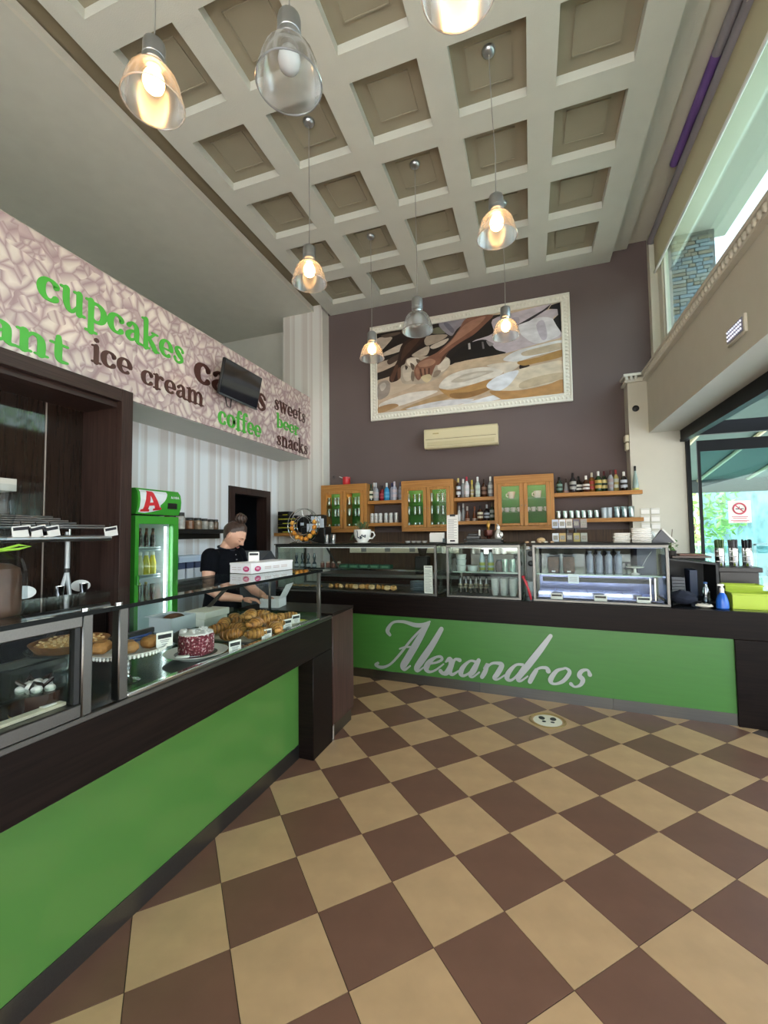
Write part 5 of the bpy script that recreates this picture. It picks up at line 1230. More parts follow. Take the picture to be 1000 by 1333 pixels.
    wb.obj('box', wc, o); bx(.079, .082, -.08, .08, .07, .20, M=T(.08, 0, .07) @ roty(.5) @ T(-.08, 0, -.07)).obj('lid', wc, o)
build_pastries()

# ---------------------------------------------------------------- back bar counter
SCRIPT = [('A',[[(0.389,0.459,0.025),(0.364,0.504,0.035),(0.424,0.585,0.02),(0.537,0.602,0.0233),(0.659,0.578,0.035),(0.744,0.584,0.0327),(0.816,0.621,0.014)],[(0.799,0.604,0.0327),(0.693,0.427,0.056),(0.581,0.246,0.0607),(0.53,0.161,0.055),(0.549,0.129,0.025),(0.604,0.169,0.0117)],[(0.799,0.611,0.014),(0.633,0.444,0.0187),(0.482,0.259,0.0187),(0.38,0.157,0.0187),(0.29,0.122,0.025),(0.225,0.14,0.02),(0.252,0.16,0.0233)],[(0.496,0.329,0.013),(0.558,0.351,0.014),(0.631,0.358,0.015)]]),('l',[[(0.933,0.558,0.0373),(0.835,0.394,0.0513),(0.726,0.238,0.056),(0.671,0.154,0.045),(0.688,0.129,0.0187),(0.748,0.173,0.0108)]]),('e',[[(0.784,0.206,0.014),(0.878,0.232,0.0163),(0.932,0.266,0.021),(0.919,0.291,0.021),(0.868,0.279,0.0195),(0.801,0.224,0.042),(0.772,0.165,0.0467),(0.8,0.134,0.0217),(0.865,0.157,0.0152),(0.947,0.223,0.0108)]]),('x',[[(0.971,0.248,0.014),(1.01,0.278,0.0373),(1.023,0.225,0.0433),(0.98,0.148,0.042),(0.939,0.135,0.028),(0.916,0.154,0.0327)],[(1.107,0.277,0.0303),(1.062,0.279,0.0187),(1.022,0.214,0.042),(1.008,0.158,0.039),(1.036,0.135,0.0233),(1.093,0.174,0.0117)]]),('a',[[(1.26,0.277,0.0217),(1.206,0.28,0.016),(1.138,0.215,0.0347),(1.115,0.154,0.039),(1.148,0.137,0.0195),(1.215,0.187,0.014),(1.271,0.272,0.012)],[(1.288,0.295,0.0303),(1.236,0.194,0.0467),(1.203,0.147,0.028),(1.229,0.133,0.014),(1.29,0.183,0.0117)]]),('n',[[(1.334,0.226,0.0108),(1.367,0.267,0.024),(1.344,0.195,0.036),(1.315,0.145,0.032)],[(1.326,0.183,0.014),(1.398,0.271,0.0163),(1.466,0.286,0.024),(1.498,0.269,0.0373),(1.455,0.187,0.039),(1.427,0.148,0.028),(1.458,0.139,0.014),(1.521,0.184,0.01)]]),('d',[[(1.685,0.295,0.02),(1.625,0.288,0.018),(1.563,0.22,0.0347),(1.541,0.161,0.036),(1.577,0.145,0.018),(1.633,0.197,0.0152),(1.689,0.285,0.012)],[(1.926,0.571,0.028),(1.836,0.442,0.044),(1.725,0.289,0.048),(1.642,0.173,0.036),(1.661,0.149,0.016),(1.722,0.197,0.01)]]),('r',[[(1.798,0.26,0.028),(1.765,0.202,0.036),(1.741,0.152,0.032)],[(1.754,0.194,0.011),(1.812,0.274,0.016),(1.88,0.289,0.024),(1.898,0.263,0.036)]]),('o',[[(2.022,0.297,0.0147),(1.965,0.27,0.0257),(1.915,0.189,0.036),(1.943,0.157,0.0165),(2.018,0.191,0.0257),(2.071,0.27,0.0267),(2.046,0.303,0.0165),(2.022,0.297,0.0147)]]),('s',[[(2.23,0.269,0.0293),(2.213,0.306,0.0147),(2.168,0.293,0.0257),(2.148,0.252,0.032),(2.174,0.22,0.032),(2.155,0.175,0.022),(2.109,0.153,0.0133),(2.079,0.173,0.0257)]])]

def build_back_counter():
    t = B_thing('bar_counter', 'long bar counter with a green front and silver script lettering', 'counter', 0, 0, 0)
    bx(-1.1, 3.24, .014, .8, .09, .845).obj('carcass', M_wengeX, t, smooth=False)
    bx(-.9, 3.24, .0, .014, .09, .655).obj('green_panel', M_greenb, t, smooth=False)
    for i, (a, b) in enumerate(((-.9, .2), (.2, 1.3), (1.3, 2.4), (2.4, 3.24))):
        bx(a+.001, b-.001, -.003, .012, 0, .09).obj('plinth', M_steel, t, smooth=False)
    bx(-.9, 3.62, -.02, .02, .655, .865, bev=.003).obj('fascia', M_wengeX, t)
    bx(3.24, 3.62, -.02, .8, .0, .654, bev=.003).obj('end_block', M_wengeX, t)
    bx(-1.1, 3.62, .0201, .8, .845, .8655).obj('worktop', mat('black_worktop', '#1b1a19', .12, var=.03), t, smooth=False)
    sv = mat('silver_letters', '#a3a5a3', .35, .35, var=.03)
    for k, (ch, strokes) in enumerate(SCRIPT):
        mb = MB()
        for i, st in enumerate(strokes): mb.ribbon([(p[0], p[1], p[2]*1.12+.002) for p in st], .0, .006+.0004*i, M=Matrix(((1, 0, 0, 0), (0, 0, -1, 0), (0, 1, 0, 0), (0, 0, 0, 1))), seg=6)
        mb.obj('letter', sv, t, smooth=False)
    # floor sticker
    o = thing('floor_sticker', 'round cream sticker with two pairs of footprints on the tiles', 'sticker', (.084, 3.70, .0))
    MB().lathe([(.108, .0003), (.108, .0012)], 40).obj('disc', mat('sticker_cream', '#e4dfc8', .5, var=.03), o)
    rg = MB()
    for r in (.124, .136): rg.tube([(r*math.cos(a), r*math.sin(a), .0012) for a in [2*math.pi*k/48 for k in range(48)]], .0028, 4, closed=True)
    rg.obj('gold_ring', mat('sticker_gold', '#8f7a45', .5, var=0), o)
    ft = MB()
    for sx, a in ((-.045, .25), (.05, -.1)):
        M = T(sx*.8, .01, 0) @ rotz(a) @ Matrix.Diagonal((.8, .8, 1, 1))
        ft.lathe([(.030, .0013), (.030, .0022)], 16, M=M @ T(0, .035, 0) @ Matrix.Diagonal((1, 1.35, 1, 1))).lathe([(.020, .0013), (.020, .0022)], 14, M=M @ T(0, -.045, 0) @ Matrix.Diagonal((1, .9, 1, 1)))
    ft.obj('footprints', mat('sticker_black', '#2b2b2d', .5, var=0), o)
build_back_counter()
def case(s0, s1, label, left=True, frame=True, shelf=True, y0=.03, dep=.62, light='#eef4f2', lstr=2.5):
    k = B_thing('bar_display_case', label, 'display case', s0, y0, .8665)
    W = s1-s0; H = .512; p = .024
    f = MB()
    if frame: f.box(0, p, 0, p, 0, H, bev=.003)
    f.box(W-p, W, 0, p, 0, H, bev=.003).box(0, W, -.002, p, 0, .022, bev=.003).box(0, W, -.002, p, H-.03, H-.004, bev=.003)
    f.obj('front_frame', M_steel, k)
    b = MB().box(0, p, dep-p, dep, 0, H-.004).box(W-p, W, dep-p, dep, 0, H-.004).box(p, W-p, dep-p, dep, H-.03, H-.004).box(p, W-p, dep-p, dep, 0, .03)
    b.obj('rear_frame', M_steel, k, smooth=False)
    bx(p, W-p, .008, .014, .022, H-.03).obj('front_pane', M_glass, k, smooth=False)
    bx(.004, .010, p, dep-p, .01, H-.006).obj('side_pane', M_glassg, k, smooth=False); bx(W-.010, W-.004, p, dep-p, .01, H-.006).obj('side_pane', M_glassg, k, smooth=False)
    bx(p, W-p, p+.002, dep-p, .003, .012).obj('floor_tray', M_steel, k, smooth=False)
    if shelf: bx(p, W-p, .16, dep-.04, .228, .236).obj('glass_shelf', M_glassg, k, smooth=False); bx(p, W-p, .155, .16, .226, .238).obj('shelf_edge', mat('glass_shelf_edge', '#8fa89c', .15, var=0), k, smooth=False)
    bx(-.008, W+.008, -.012, dep+.02, H-.003, H+.008).obj('top_slab', M_gedge, k, smooth=False)
    if lstr: bx(p+.01, W-p-.01, .05, .065, H-.035, H-.022).obj('light_tube', mat('case_light_%s' % light[1:], '#ffffff', .3, var=0, emit=light, estr=lstr), k, smooth=False)
    return k
def build_cases():
    k1 = case(-1.06, .885, 'longest left bar case with pastries and green cartons', lstr=.8)
    MB().tube([(.62, .1, .50), (.74, .18, .24)], .012, 6).obj('brace', M_steel, k1)
    bx(.026, 1.9, .15, .155, .225, .242).obj('shelf_lip', M_chrome, k1)
    k2 = case(.985, 1.685, 'small middle bar case with cups juice bottles and dark bottles', lstr=2.6)
    k3 = case(1.79, 2.848, 'right bar case with bluish lit trays and cookie bags', light='#b9c4ff', lstr=.45)
    # bluish cold well in the right case
    w = MB().box(.03, 1.03, .10, .56, .02, .03).box(.03, 1.03, .55, .56, .03, .20)
    w.obj('cold_tray', mat('pale_steel_tray', '#8088b4', .25, .7, var=.15, scale=6, stretch=(3, 14, 14)), k3, smooth=False)
    bx(.06, .99, .53, .55, .125, .17).obj('dark_slot', M_blackp, k3); bx(.05, 1.0, .5, .52, .19, .205).obj('blue_light_tube', mat('blue_tube', '#ffffff', .3, var=0, emit='#b9c0ff', estr=.9), k3)
    bx(.026, 1.03, .592, .597, .03, .47).obj('added_dark_pane', glass('blue_darkening_glass', '#465074', .05), k3, smooth=False)  # tinted sheet added to make the case interior darker and bluer
    for x in (.93, .965): bx(x, x+.008, .1, .5, .03, .22).obj('divider', M_chrome, k3)
    Z = .8790
    # case 1: pastries row
    random.seed(21)
    for i in range(13):
        s = -.40+i*.063
        o = B_thing('puff_pastry', ['first', 'second', 'third', 'fourth', 'fifth', 'sixth', 'seventh', 'eighth', 'ninth', 'tenth', 'eleventh', 'twelfth', 'thirteenth'][i]+' small puff pastry from the left on the long bar tray', 'pastry', s, .20+random.uniform(-.03, .03), Z+.004, 'puff pastries in the bar case', random.uniform(0, 3))
        mb = MB().ball((0, 0, .022), (.038, .03, .024), 10, 6).tube([(-.03, 0, .035), (0, .012, .045), (.03, 0, .035)], .012, 6)
        mb.obj('pastry', mat('puff_crust_%d' % (i % 3), ['#c99d62', '#b5803f', '#d8b98a'][i % 3], .5, var=.25, scale=30, bump=.3), o)
    o = B_thing('bar_tray', 'black tray under the row of puff pastries', 'tray', 0, .2, Z-.0005); bx(-.48, .43, -.09, .10, 0, .004).obj('tray', M_blackp, o)
    for i in range(5):
        o = B_thing('flat_pastry', ['leftmost', 'second', 'third', 'fourth', 'rightmost'][i]+' flat pastry on the left tray behind the glass corner', 'pastry', -.92+i*.085, .22, Z+.004, 'flat pastries in the bar case', i*.7)
        MB().ball((0, 0, .012), (.045, .035, .014), 10, 6).obj('pastry', mat('puff_crust_0', '#c99d62', .5, var=.25), o)
    o = B_thing('bar_tray', 'black tray under the flat pastries at the left', 'tray', -.74, .22, Z-.0005); bx(-.24, .22, -.08, .08, 0, .004).obj('tray', M_blackp, o)
    o = B_thing('plate_stack', 'stack of pale plates at the right of the pastries', 'plates', .60, .30, Z)
    for i in range(8): MB().lathe([(.05, 0), (.085, .009), (.088, .012), (.05, .004)], 22, c=(0, 0, i*.0125)).obj('plate', mat('pale_blue_china', '#b9cbd6', .2, var=0), o)
    o = B_thing('menu_card', 'tall white menu card standing inside the long bar case', 'menu', .785, .075, Z)
    bx(-.045, .045, 0, .003, 0, .285).obj('card', M_paper, o)
    ln = MB()
    for i in range(14): ln.box(-.034, .034-.02*(i % 3)/2, -.0008, 0, .03+i*.016, .034+i*.016)
    ln.box(-.034, .034, -.0008, 0, .265, .275); ln.obj('printed_lines', mat('grey_ink', '#8d8c90', .7, var=0), o)
    SH = .8665+.2365
    for i in range(4):
        o = B_thing('pepper_mill', ['leftmost', 'second', 'third', 'rightmost'][i]+' slender dark bottle on the left glass shelf of the bar', 'bottle', -.97+i*.085, .33, SH, 'slender bottles in the bar case')
        MB().lathe([(.024, 0), (.026, .01), (.024, .045), (.01, .07), (.016, .10), (.02, .12), (.008, .155), (.010, .165)], 12).obj('body', mat('smoky_glass', '#3d4d54', .1, var=0, spec=.8), o)
        MB().lathe([(.02, .0005), (.0275, .008), (.0275, .038)], 12, cap0=False, cap1=False).obj('paper_label', mat('mill_label', '#aeb7b8', .5, var=0), o)
    for i in range(4):
        o = B_thing('spice_pot', ['leftmost', 'second', 'third', 'rightmost'][i]+' reddish spice pot on the left glass shelf of the bar', 'jar', -.62+i*.075, .36, SH, 'spice pots in the bar case')
        MB().lathe([(.024, 0), (.026, .005), (.024, .05)], 12).obj('pot', mat('reddish_spice', '#7a4b40', .3, var=.2, scale=30), o); MB().lathe([(.02, .05), (.02, .065), (.016, .068)], 12).obj('lid', mat('pot_lid', '#b7a59a', .4, var=0), o)
    for i in range(5):
        o = B_thing('green_carton', ['leftmost', 'second', 'middle', 'fourth', 'rightmost'][i]+' flat green carton in the row on the bar shelf', 'carton', -.30+i*.13, .34, SH, 'green cartons in the bar case')
        bx(-.06, .06, -.05, .05, 0, .042, bev=.003).obj('carton', mat('bottle_green_card', '#2c5a44', .5, var=.12, scale=20), o); bx(-.04, .04, -.0515, -.05, .01, .03).obj('print', mat('green_print', '#5c8a6a', .5, var=0), o)
    # case 2
    for i in range(3):
        o = B_thing('plastic_tub', ['bottom', 'middle', 'top'][i]+' clear tub of the stack in the middle bar case', 'tub', 1.07, .32, SH+i*.056, 'clear tubs')
        MB().lathe([(.044, 0), (.052, .045), (.055, .052), (.05, .0555)], 18).obj('tub', mat('frosted_tub', '#c9d6d2', .3, var=.05), o)
    o = B_thing('plastic_tub', 'single clear tub right of the stacked tubs', 'tub', 1.185, .32, SH, 'clear tubs'); MB().lathe([(.044, 0), (.052, .045), (.055, .052), (.05, .0555)], 18).obj('tub', mat('frosted_tub', '#c9d6d2', .3, var=.05), o)
    for i in range(2):
        bottle(Bw(1.285+i*.085, .32, SH), 'juice', '#93aab0', '#16181a', '#8f9a48', ('left', 'right')[i]+' pale juice bottle with a black cap and green label', 'juice bottles in the bar case', h=.215, labz=(.04, .4), caph=.03)
    o = B_thing('brown_jar', 'small dark brown jar right of the juice bottles', 'jar', 1.455, .33, SH)
    MB().lathe([(.036, 0), (.04, .01), (.04, .08), (.03, .10)], 16).obj('jar', mat('brown_jar', '#3a2622', .2, var=0), o); MB().lathe([(.031, .10), (.031, .118)], 14).obj('lid', M_blackp, o)
    for i in range(4):
        tumbler(Bw(1.515+(i % 2)*.07, .28+(i//2)*.08, SH), ('front left', 'front right', 'back left', 'back right')[i]+' clear tumbler at the right end of the middle bar case shelf', 'tumblers in the middle bar case', .03, .12)
    random.seed(5)
    for i in range(6):
        bottle(Bw(1.06+i*.052, .30+.03*(i % 2), Z), 'cola', '#2b2a26', '#1a1a1a', '#77705a', ['leftmost', 'second', 'third', 'fourth', 'fifth', 'rightmost'][i]+' small dark bottle on the floor of the middle bar case', 'small dark bottles', h=.165, caph=.02, labz=(.3, .55))
    for i in range(3):
        for j in range(2):
            o = B_thing('cup_stack', ['left', 'middle', 'right'][i]+(' front' if j == 0 else ' back')+' stack of clear plastic cups on the floor of the middle case', 'cups', 1.42+i*.085, .22+j*.12, Z, 'stacks of clear cups')
            MB().lathe([(.028, 0), (.034, .06), (.034, .065), (.036, .16), (.037, .165), (.033, .165)], 14).obj('cups', mat('cup_plastic', '#a9b1b0', .25, var=.1, scale=20), o)
    # case 3
    for i in range(2):
        o = B_thing('cookie_bag', ('left', 'right')[i]+' clear bag of brown cookies on the shelf of the right bar case', 'bag', 1.96+i*.135, .33, SH, 'bags of brown cookies')
        MB().box(-.052, .052, -.025, .025, 0, .15, bev=.012).obj('cookies', mat('cookie_brown', '#6d4a38', .6, var=.3, scale=30, bump=.5, bscale=40), o)
        bg = MB().lathe([(.055, 0), (.062, .05), (.058, .15), (.03, .19), (.05, .225)], 8, cap1=False); bg.v = [(x*1.05, y*.6, z) for x, y, z in bg.v]
        bg.obj('clear_bag', glass('cellophane', '#eaf0f2', .01, .15, k=.35), o, smooth=False)
        bx(-.016, .016, -.04, -.038, .006, .02).obj('sticker', M_paper, o)
    for i, (s, l) in enumerate(((1.985, 'left'), (2.34, 'middle'), (2.665, 'right'))):
        o = B_thing('price_card', l+' price card on the floor of the right bar case', 'price card', s, .085, Z+.004, 'price cards in the right bar case')
        bx(-.05, .05, -.001, .001, 0, .052).obj('card', M_paper, o); bx(-.043, .043, -.0016, -.001, .026, .044).obj('printed_name', M_ink, o)
    o = B_thing('hanging_note', 'white note hanging on the shelf edge of the right bar case', 'note', 2.13, .183, 1.02); bx(-.045, .045, -.001, .001, 0, .082).obj('note', mat('blue_white_paper', '#d8e0ea', .6, var=0), o)
    for zz in (.05, .035, .02): bx(-.035, .03, -.0015, -.001, zz, zz+.005).obj('printed_line', mat('grey_ink', '#8d8c90', .7, var=0), o)
    o = B_thing('small_cake_stand', 'small white pedestal stand on the shelf of the right bar case', 'cake stand', 2.64, .33, SH)
    MB().lathe([(.04, 0), (.012, .015), (.01, .05), (.07, .06), (.075, .068), (.06, .066)], 20).obj('stand', M_whitep, o)
    for i in range(4):
        o = B_thing('paper_roll', ['leftmost', 'second', 'third', 'rightmost'][i]+' pale wrapped roll on the shelf of the right bar case', 'roll', 2.28+i*.08, .42, SH, 'wrapped rolls in the right bar case')
        MB().lathe([(.028, 0), (.03, .01), (.03, .15), (.012, .18), (.02, .2)], 12).obj('roll', mat('bluish_wrap', '#8f97ad', .3, var=.15, scale=18), o)
    o = B_thing('dark_poster', 'dark chalk poster inside the right end of the right case', 'poster', 2.745, .40, SH)
    bx(-.075, .075, -.004, .004, 0, .255).obj('board', mat('slate_board', '#4a4e63', .5, var=.15, scale=10), o); MB().tube([(-.04, -.006, .06), (0, -.006, .14), (.04, -.006, .20)], .003, 4).obj('chalk_drawing', mat('chalk', '#a8abb8', .8, var=0), o)
    for i in range(6):
        o = B_thing('ice_cream_tray', ['leftmost', 'second', 'third', 'fourth', 'fifth', 'rightmost'][i]+' steel tray in the cold well of the right bar case', 'tray', 1.895+i*.1405, .33, Z+.02, 'steel trays in the cold well')
        MB().box(-.068, .068, -.11, .11, 0, .004).box(-.07, -.066, -.115, .115, 0, .035).box(.066, .07, -.115, .115, 0, .035).box(-.066, .066, -.115, -.111, 0, .035).box(-.066, .066, .111, .115, 0, .035).obj('tray', mat('steel_tray', '#b4b8d4', .2, .8, var=.1), o, smooth=False)
    # red ribbon bow in the gap between the cases, white bucket behind
    o = B_thing('red_ribbon', 'long red ribbon bow hanging between the middle and right cases', 'ribbon', 1.738, .06, .867)
    rm = mat('red_satin', '#b0182a', .35, var=.1)
    MB().tube([(-.035, 0, .21), (-.01, -.012, .15), (.02, -.012, .07), (.03, 0, .006)], .009, 6, flat=.5).tube([(-.035, 0, .21), (.0, .0, .16), (.005, .0, .08), (.02, .0, .02)], .008, 6, flat=.5).ball((-.035, 0, .212), (.016, .010, .012), 8, 6).obj('ribbon', rm, o)
    o = B_thing('white_bucket', 'white bucket on the worktop behind the red ribbon', 'bucket', 1.738, .36, .867); MB().lathe([(.04, 0), (.045, .14), (.047, .145)], 18).obj('bucket', mat('bucket_white', '#bfc7cd', .4, var=0), o)
    o = B_thing('grey_machine', 'grey machine with round dials seen in the gap between the cases', 'machine', 1.738, .62, .867)
    bx(-.045, .045, -.05, .15, 0, .44, bev=.005).obj('body', mat('machine_grey', '#77787a', .4, .3, var=.05), o)
    for z in (.40, .30): MB().lathe([(.03, 0), (.03, .012), (.02, .016)], 18, M=T(0, -.05, z) @ rotx(math.pi/2)).obj('dial', M_blackp, o)
build_cases()

# ---------------------------------------------------------------- things on the bar cases
TOP = .8665+.5205
def build_top_things():
    o = B_thing('teacup_planter', 'oversized white teacup planter with dark blossom print on the left bar case', 'planter', -.045, .28, TOP)
    MB().lathe([(.05, 0), (.09, .006), (.095, .012), (.055, .012), (.06, .02), (.088, .06), (.098, .11), (.1, .155), (.094, .155), (.085, .13)], 26).obj('cup', M_whitep, o)
    MB().tube([(.09, 0, .13), (.135, 0, .125), (.15, 0, .09), (.12, 0, .055), (.085, 0, .055)], .009, 8).obj('handle', M_whitep, o)
    pr = MB(); random.seed(2)
    pr.tube([(-.02, -.099, .145), (-.015, -.098, .11), (-.022, -.09, .07)], .005, 5)
    for i in range(9):
        a = -math.pi/2+random.uniform(-.8, .8); z = random.uniform(.05, .09); r = .086+(z-.05)*.2
        pr.ball((r*math.cos(a), r*math.sin(a), z), (.012, .005, .010), 6, 4)
    pr.obj('printed_blossom', mat('blossom_ink', '#4c5460', .5, var=.3, scale=60), o)
    lf = MB()
    for i in range(26):
        a = random.uniform(0, 6.3); r = random.uniform(.02, .085); h = random.uniform(.15, .24)
        lf.tube([(r*.4*math.cos(a), r*.4*math.sin(a), .14), (r*math.cos(a), r*math.sin(a), h), (r*1.3*math.cos(a+.2), r*1.3*math.sin(a+.2), h+.02)], [.004, .010, .002], 5, flat=.4)
    for i in range(9):
        a = 1.2*i; lf.tube([(-.06, .0, .15), (-.10-.008*i, .02*math.sin(a), .13-.012*i), (-.115, .03*math.sin(a), .09-.008*i)], [.003, .006, .002], 5, flat=.4)
    lf.obj('leaves', mat('plant_green', '#4f5f38', .6, var=.35, scale=40), o, kind='stuff')
    bl = MB()
    for i in range(6): bl.ball((.05*math.cos(i*1.05), .05*math.sin(i*1.05), .165), .009, 6, 4)
    bl.obj('blossoms', mat('rust_blossom', '#96543f', .6, var=.2), o, kind='stuff')
    for i in range(4):
        o = B_thing('saucer_pile', ['leftmost', 'second', 'third', 'rightmost'][i]+' low pile of white saucers left of the napkins', 'saucers', .49+i*.062, .30+.02*(i % 2), TOP, 'saucer piles on the bar')
        for q in range(3): MB().lathe([(.012, 0), (.03, .007), (.031, .009)], 14, c=(0, 0, q*.0075)).obj('saucer', M_whitep, o)
    def napkins(x, y, w, d, h, l, n, cat='napkins'):
        o = B_thing('napkin_stack', l, cat, x, y, TOP, None, random.uniform(-.05, .05))
        for i in range(n):
            j = random.uniform(-.003, .003); bx(-w/2+j, w/2+j, -d/2, d/2, i*h/n, (i+.9)*h/n, bev=h/n*.4).obj('napkin', M_paper, o)
    random.seed(9)
    o = B_thing('napkin_holder', 'white napkins standing in a holder left of the tall menu', 'napkins', .83, .28, TOP)
    for i in range(6): bx(-.075, .07, -.04+i*.012, -.031+i*.012, .01, .098+.006*(i % 3), bev=.003).obj('napkin', M_paper, o)
    MB().box(-.085, .1, -.05, .045, 0, .01).box(.07, .10, -.05, .045, .01, .05).obj('holder', glass('plastic_dome', '#cfdbe6', .14, .05), o)
    napkins(2.535, .26, .13, .13, .088, 'shorter stack of folded white napkins on the right bar case', 6)
    napkins(2.685, .24, .15, .14, .132, 'taller stack of folded white napkins on the right bar case', 8)
    o = B_thing('tall_menu', 'tall white price list standing on the middle bar case', 'menu', 1.035, .12, TOP)
    bx(-.062, .052, .0, .004, 0, .285, M=rotx(-.06)).obj('card', M_paper, o)
    ln = MB()
    for i in range(15): ln.box(-.05, .04-.03*(i % 2), -.0012, 0, .05+i*.0135, .054+i*.0135, M=rotx(-.06))
    ln.obj('printed_lines', mat('grey_ink', '#8d8c90', .7, var=0), o); ln = MB().box(-.03, .02, -.0014, 0, .018, .034, M=rotx(-.06)); ln.obj('printed_mark', M_ink, o)
    bx(-.025, .025, -.012, .01, .27, .292).obj('clip', M_blackp, o)
    # black tray with trinkets
    o = B_thing('black_tray', 'raised black serving tray on the middle bar case', 'tray', 1.33, .25, TOP)
    MB().box(-.19, .19, -.1, .1, .0, .012, bev=.003).box(-.165, .17, -.09, .09, .012, .03, bev=.003).box(-.19, .19, -.1, .1, .03, .042, bev=.003).obj('tray', mat('satin_black', '#1c2022', .25, var=0), o)
    o = B_thing('black_card_machine', 'flat black card machine on the left of the black tray', 'machine', 1.225, .25, TOP+.0425)
    bx(-.07, .06, -.05, .05, 0, .03, bev=.004).obj('body', mat('grey_black', '#34383b', .3, var=0), o); bx(-.06, .04, -.03, .04, .03, .055, bev=.004).obj('keypad', M_blackp, o); bx(.045, .06, -.02, .02, .03, .09, bev=.004).obj('white_slip', M_paper, o)
    o = B_thing('copper_pot', 'dark red coffee pot with a brass finial on the black tray', 'pot', 1.365, .25, TOP+.0425)
    MB().lathe([(.03, 0), (.02, .012), (.045, .03), (.052, .06), (.05, .085), (.055, .09)], 20).obj('pot', mat('dark_copper', '#4a241c', .25, .5, var=.1), o)
    MB().lathe([(.02, .09), (.012, .105), (.02, .13), (.016, .155), (.004, .18)], 14).obj('finial', mat('aged_brass', '#a8803c', .3, .7, var=.1), o)
    o = B_thing('silver_figurine', 'white and silver cat figurine on the right of the black tray', 'figurine', 1.46, .25, TOP+.0425)
    MB().lathe([(.03, 0), (.036, .02), (.03, .06), (.016, .09), (.02, .105), (.018, .125), (.006, .14)], 16).ball((.03, -.02, .04), (.022, .018, .028), 10, 7).tube([(.0, 0, .13), (-.012, 0, .15)], [.008, .002], 6).obj('body', mat('silver_white', '#cfd0cc', .2, .4, var=.1), o)
    # tea caddy rack
    o = B_thing('tea_box_rack', 'two tier rack of small tea boxes left of the napkins', 'rack', 2.11, .30, TOP)
    MB().box(-.155, .155, -.05, .05, 0, .008).box(-.155, .155, -.05, .05, .13, .138).tube([(-.02, .0, .008), (-.02, 0, .13)], .012, 8).tube([(.05, .0, .008), (.05, 0, .13)], .012, 8).obj('rack', M_blackp, o)
    cols = [['#c9cfd6', '#b99b62', '#4a3f3a', '#a89a55', '#9a9f95'], ['#b9c2d6', '#d3d6de', '#cfc8c0', '#5d5560', '#8d8480']]
    for r in range(2):
        for i in range(5):
            q = B_thing('tea_box', ['leftmost', 'second', 'middle', 'fourth', 'rightmost'][i]+' tea box on the '+('lower' if r == 0 else 'upper')+' tier of the rack', 'tea box', 2.11-.122+i*.061, .30, TOP+.0085+r*.13, 'tea boxes in the rack')
            bx(-.028, .028, -.04, .04, 0, .082, bev=.002).obj('box', mat('tea_%s' % cols[r][i][1:], cols[r][i], .5, var=.08, scale=30), q); bx(-.02, .02, -.0412, -.04, .02, .06).obj('print', mat('tea_print', '#8d8a80', .5, var=.3, scale=90), q)
    for i in range(5):
        q = B_thing('wrapped_sweet', ['leftmost', 'second', 'third', 'fourth', 'rightmost'][i]+' small wrapped sweet on the bar top before the tea rack', 'sweet', 1.74+i*.055, .12, TOP, 'wrapped sweets on the bar')
        MB().ball((0, 0, .010), (.02, .012, .010), 8, 6).obj('sweet', mat('sweet_%d' % (i % 2), ['#c9a888', '#d8d2c6'][i % 2], .4, var=0), q)
    q = B_thing('bread_roll', 'small pale roll on the bar top before the tea rack', 'bread', 1.86, .22, TOP); MB().ball((0, 0, .025), (.04, .03, .026), 12, 8).obj('roll', mat('pale_roll', '#d9b98a', .6, var=.15), q)
    q = B_thing('napkin_wedge', 'dark triangular napkin holder at the right end of the bar', 'napkin holder', 2.80, .20, TOP)
    MB().prism([(-.05, 0), (.12, 0), (.03, .11)], -.03, .03, Matrix(((1, 0, 0, 0), (0, 0, -1, 0), (0, 1, 0, 0), (0, 0, 0, 1)))).obj('holder', mat('grey_holder', '#4a4b52', .4, var=0), q)
    MB().prism([(.03, .112), (.122, 0), (.128, .012), (.038, .122)], -.04, .04, Matrix(((1, 0, 0, 0), (0, 0, -1, 0), (0, 1, 0, 0), (0, 0, 0, 1)))).obj('napkin', M_paper, q)
    q = B_thing('clear_bag', 'small crumpled clear bag beside the triangular holder', 'bag', 2.77, .34, TOP); random.seed(3); cb = MB().ball((0, 0, .05), (.04, .03, .05), 8, 6); cb.v = [(x*(1+random.uniform(-.15, .15)), y*(1+random.uniform(-.15, .15)), z) for x, y, z in cb.v]; cb.obj('bag', mat('crumpled_clear', '#c9cbc6', .2, var=.1), q, smooth=False)
    # wire ring with oranges: juicer feed
    q = B_thing('orange_ring_feeder', 'round wire feeder of a juice machine holding oranges', 'juicer', -.85, .30, TOP)
    ring = lambda r, y: [(r*math.cos(a), y, .215+r*math.sin(a)) for a in [2*math.pi*k/32 for k in range(32)]]
    wr = MB()
    for r in (.205, .115):
        for y in (-.03, .03): wr.tube(ring(r, y), .0045, 6, closed=True)
    for k in range(8):
        a = 2*math.pi*k/8+.2; wr.tube([(.115*math.cos(a), .03, .215+.115*math.sin(a)), (.205*math.cos(a), .03, .215+.205*math.sin(a))], .003, 5)
    wr.obj('wire_ring', M_chrome, q)
    ft = MB()
    for s in (-1, 1): ft.tube([(s*.08, 0, .03), (s*.16, -.06, .0)], .006, 6).tube([(s*.08, 0, .03), (s*.16, .06, .0)], .006, 6)
    ft.obj('feet', M_chrome, q); bx(-.15, .15, -.05, .05, 0, .008).obj('base', M_blackp, q)
    q = B_thing('black_printer', 'black till printer with white labels behind the orange feeder', 'machine', -.80, .48, TOP)
    MB().box(-.17, .17, -.05, .12, 0, .20, bev=.01).box(-.15, .12, -.03, .1, .20, .35, bev=.012).obj('body', M_blackp, q)
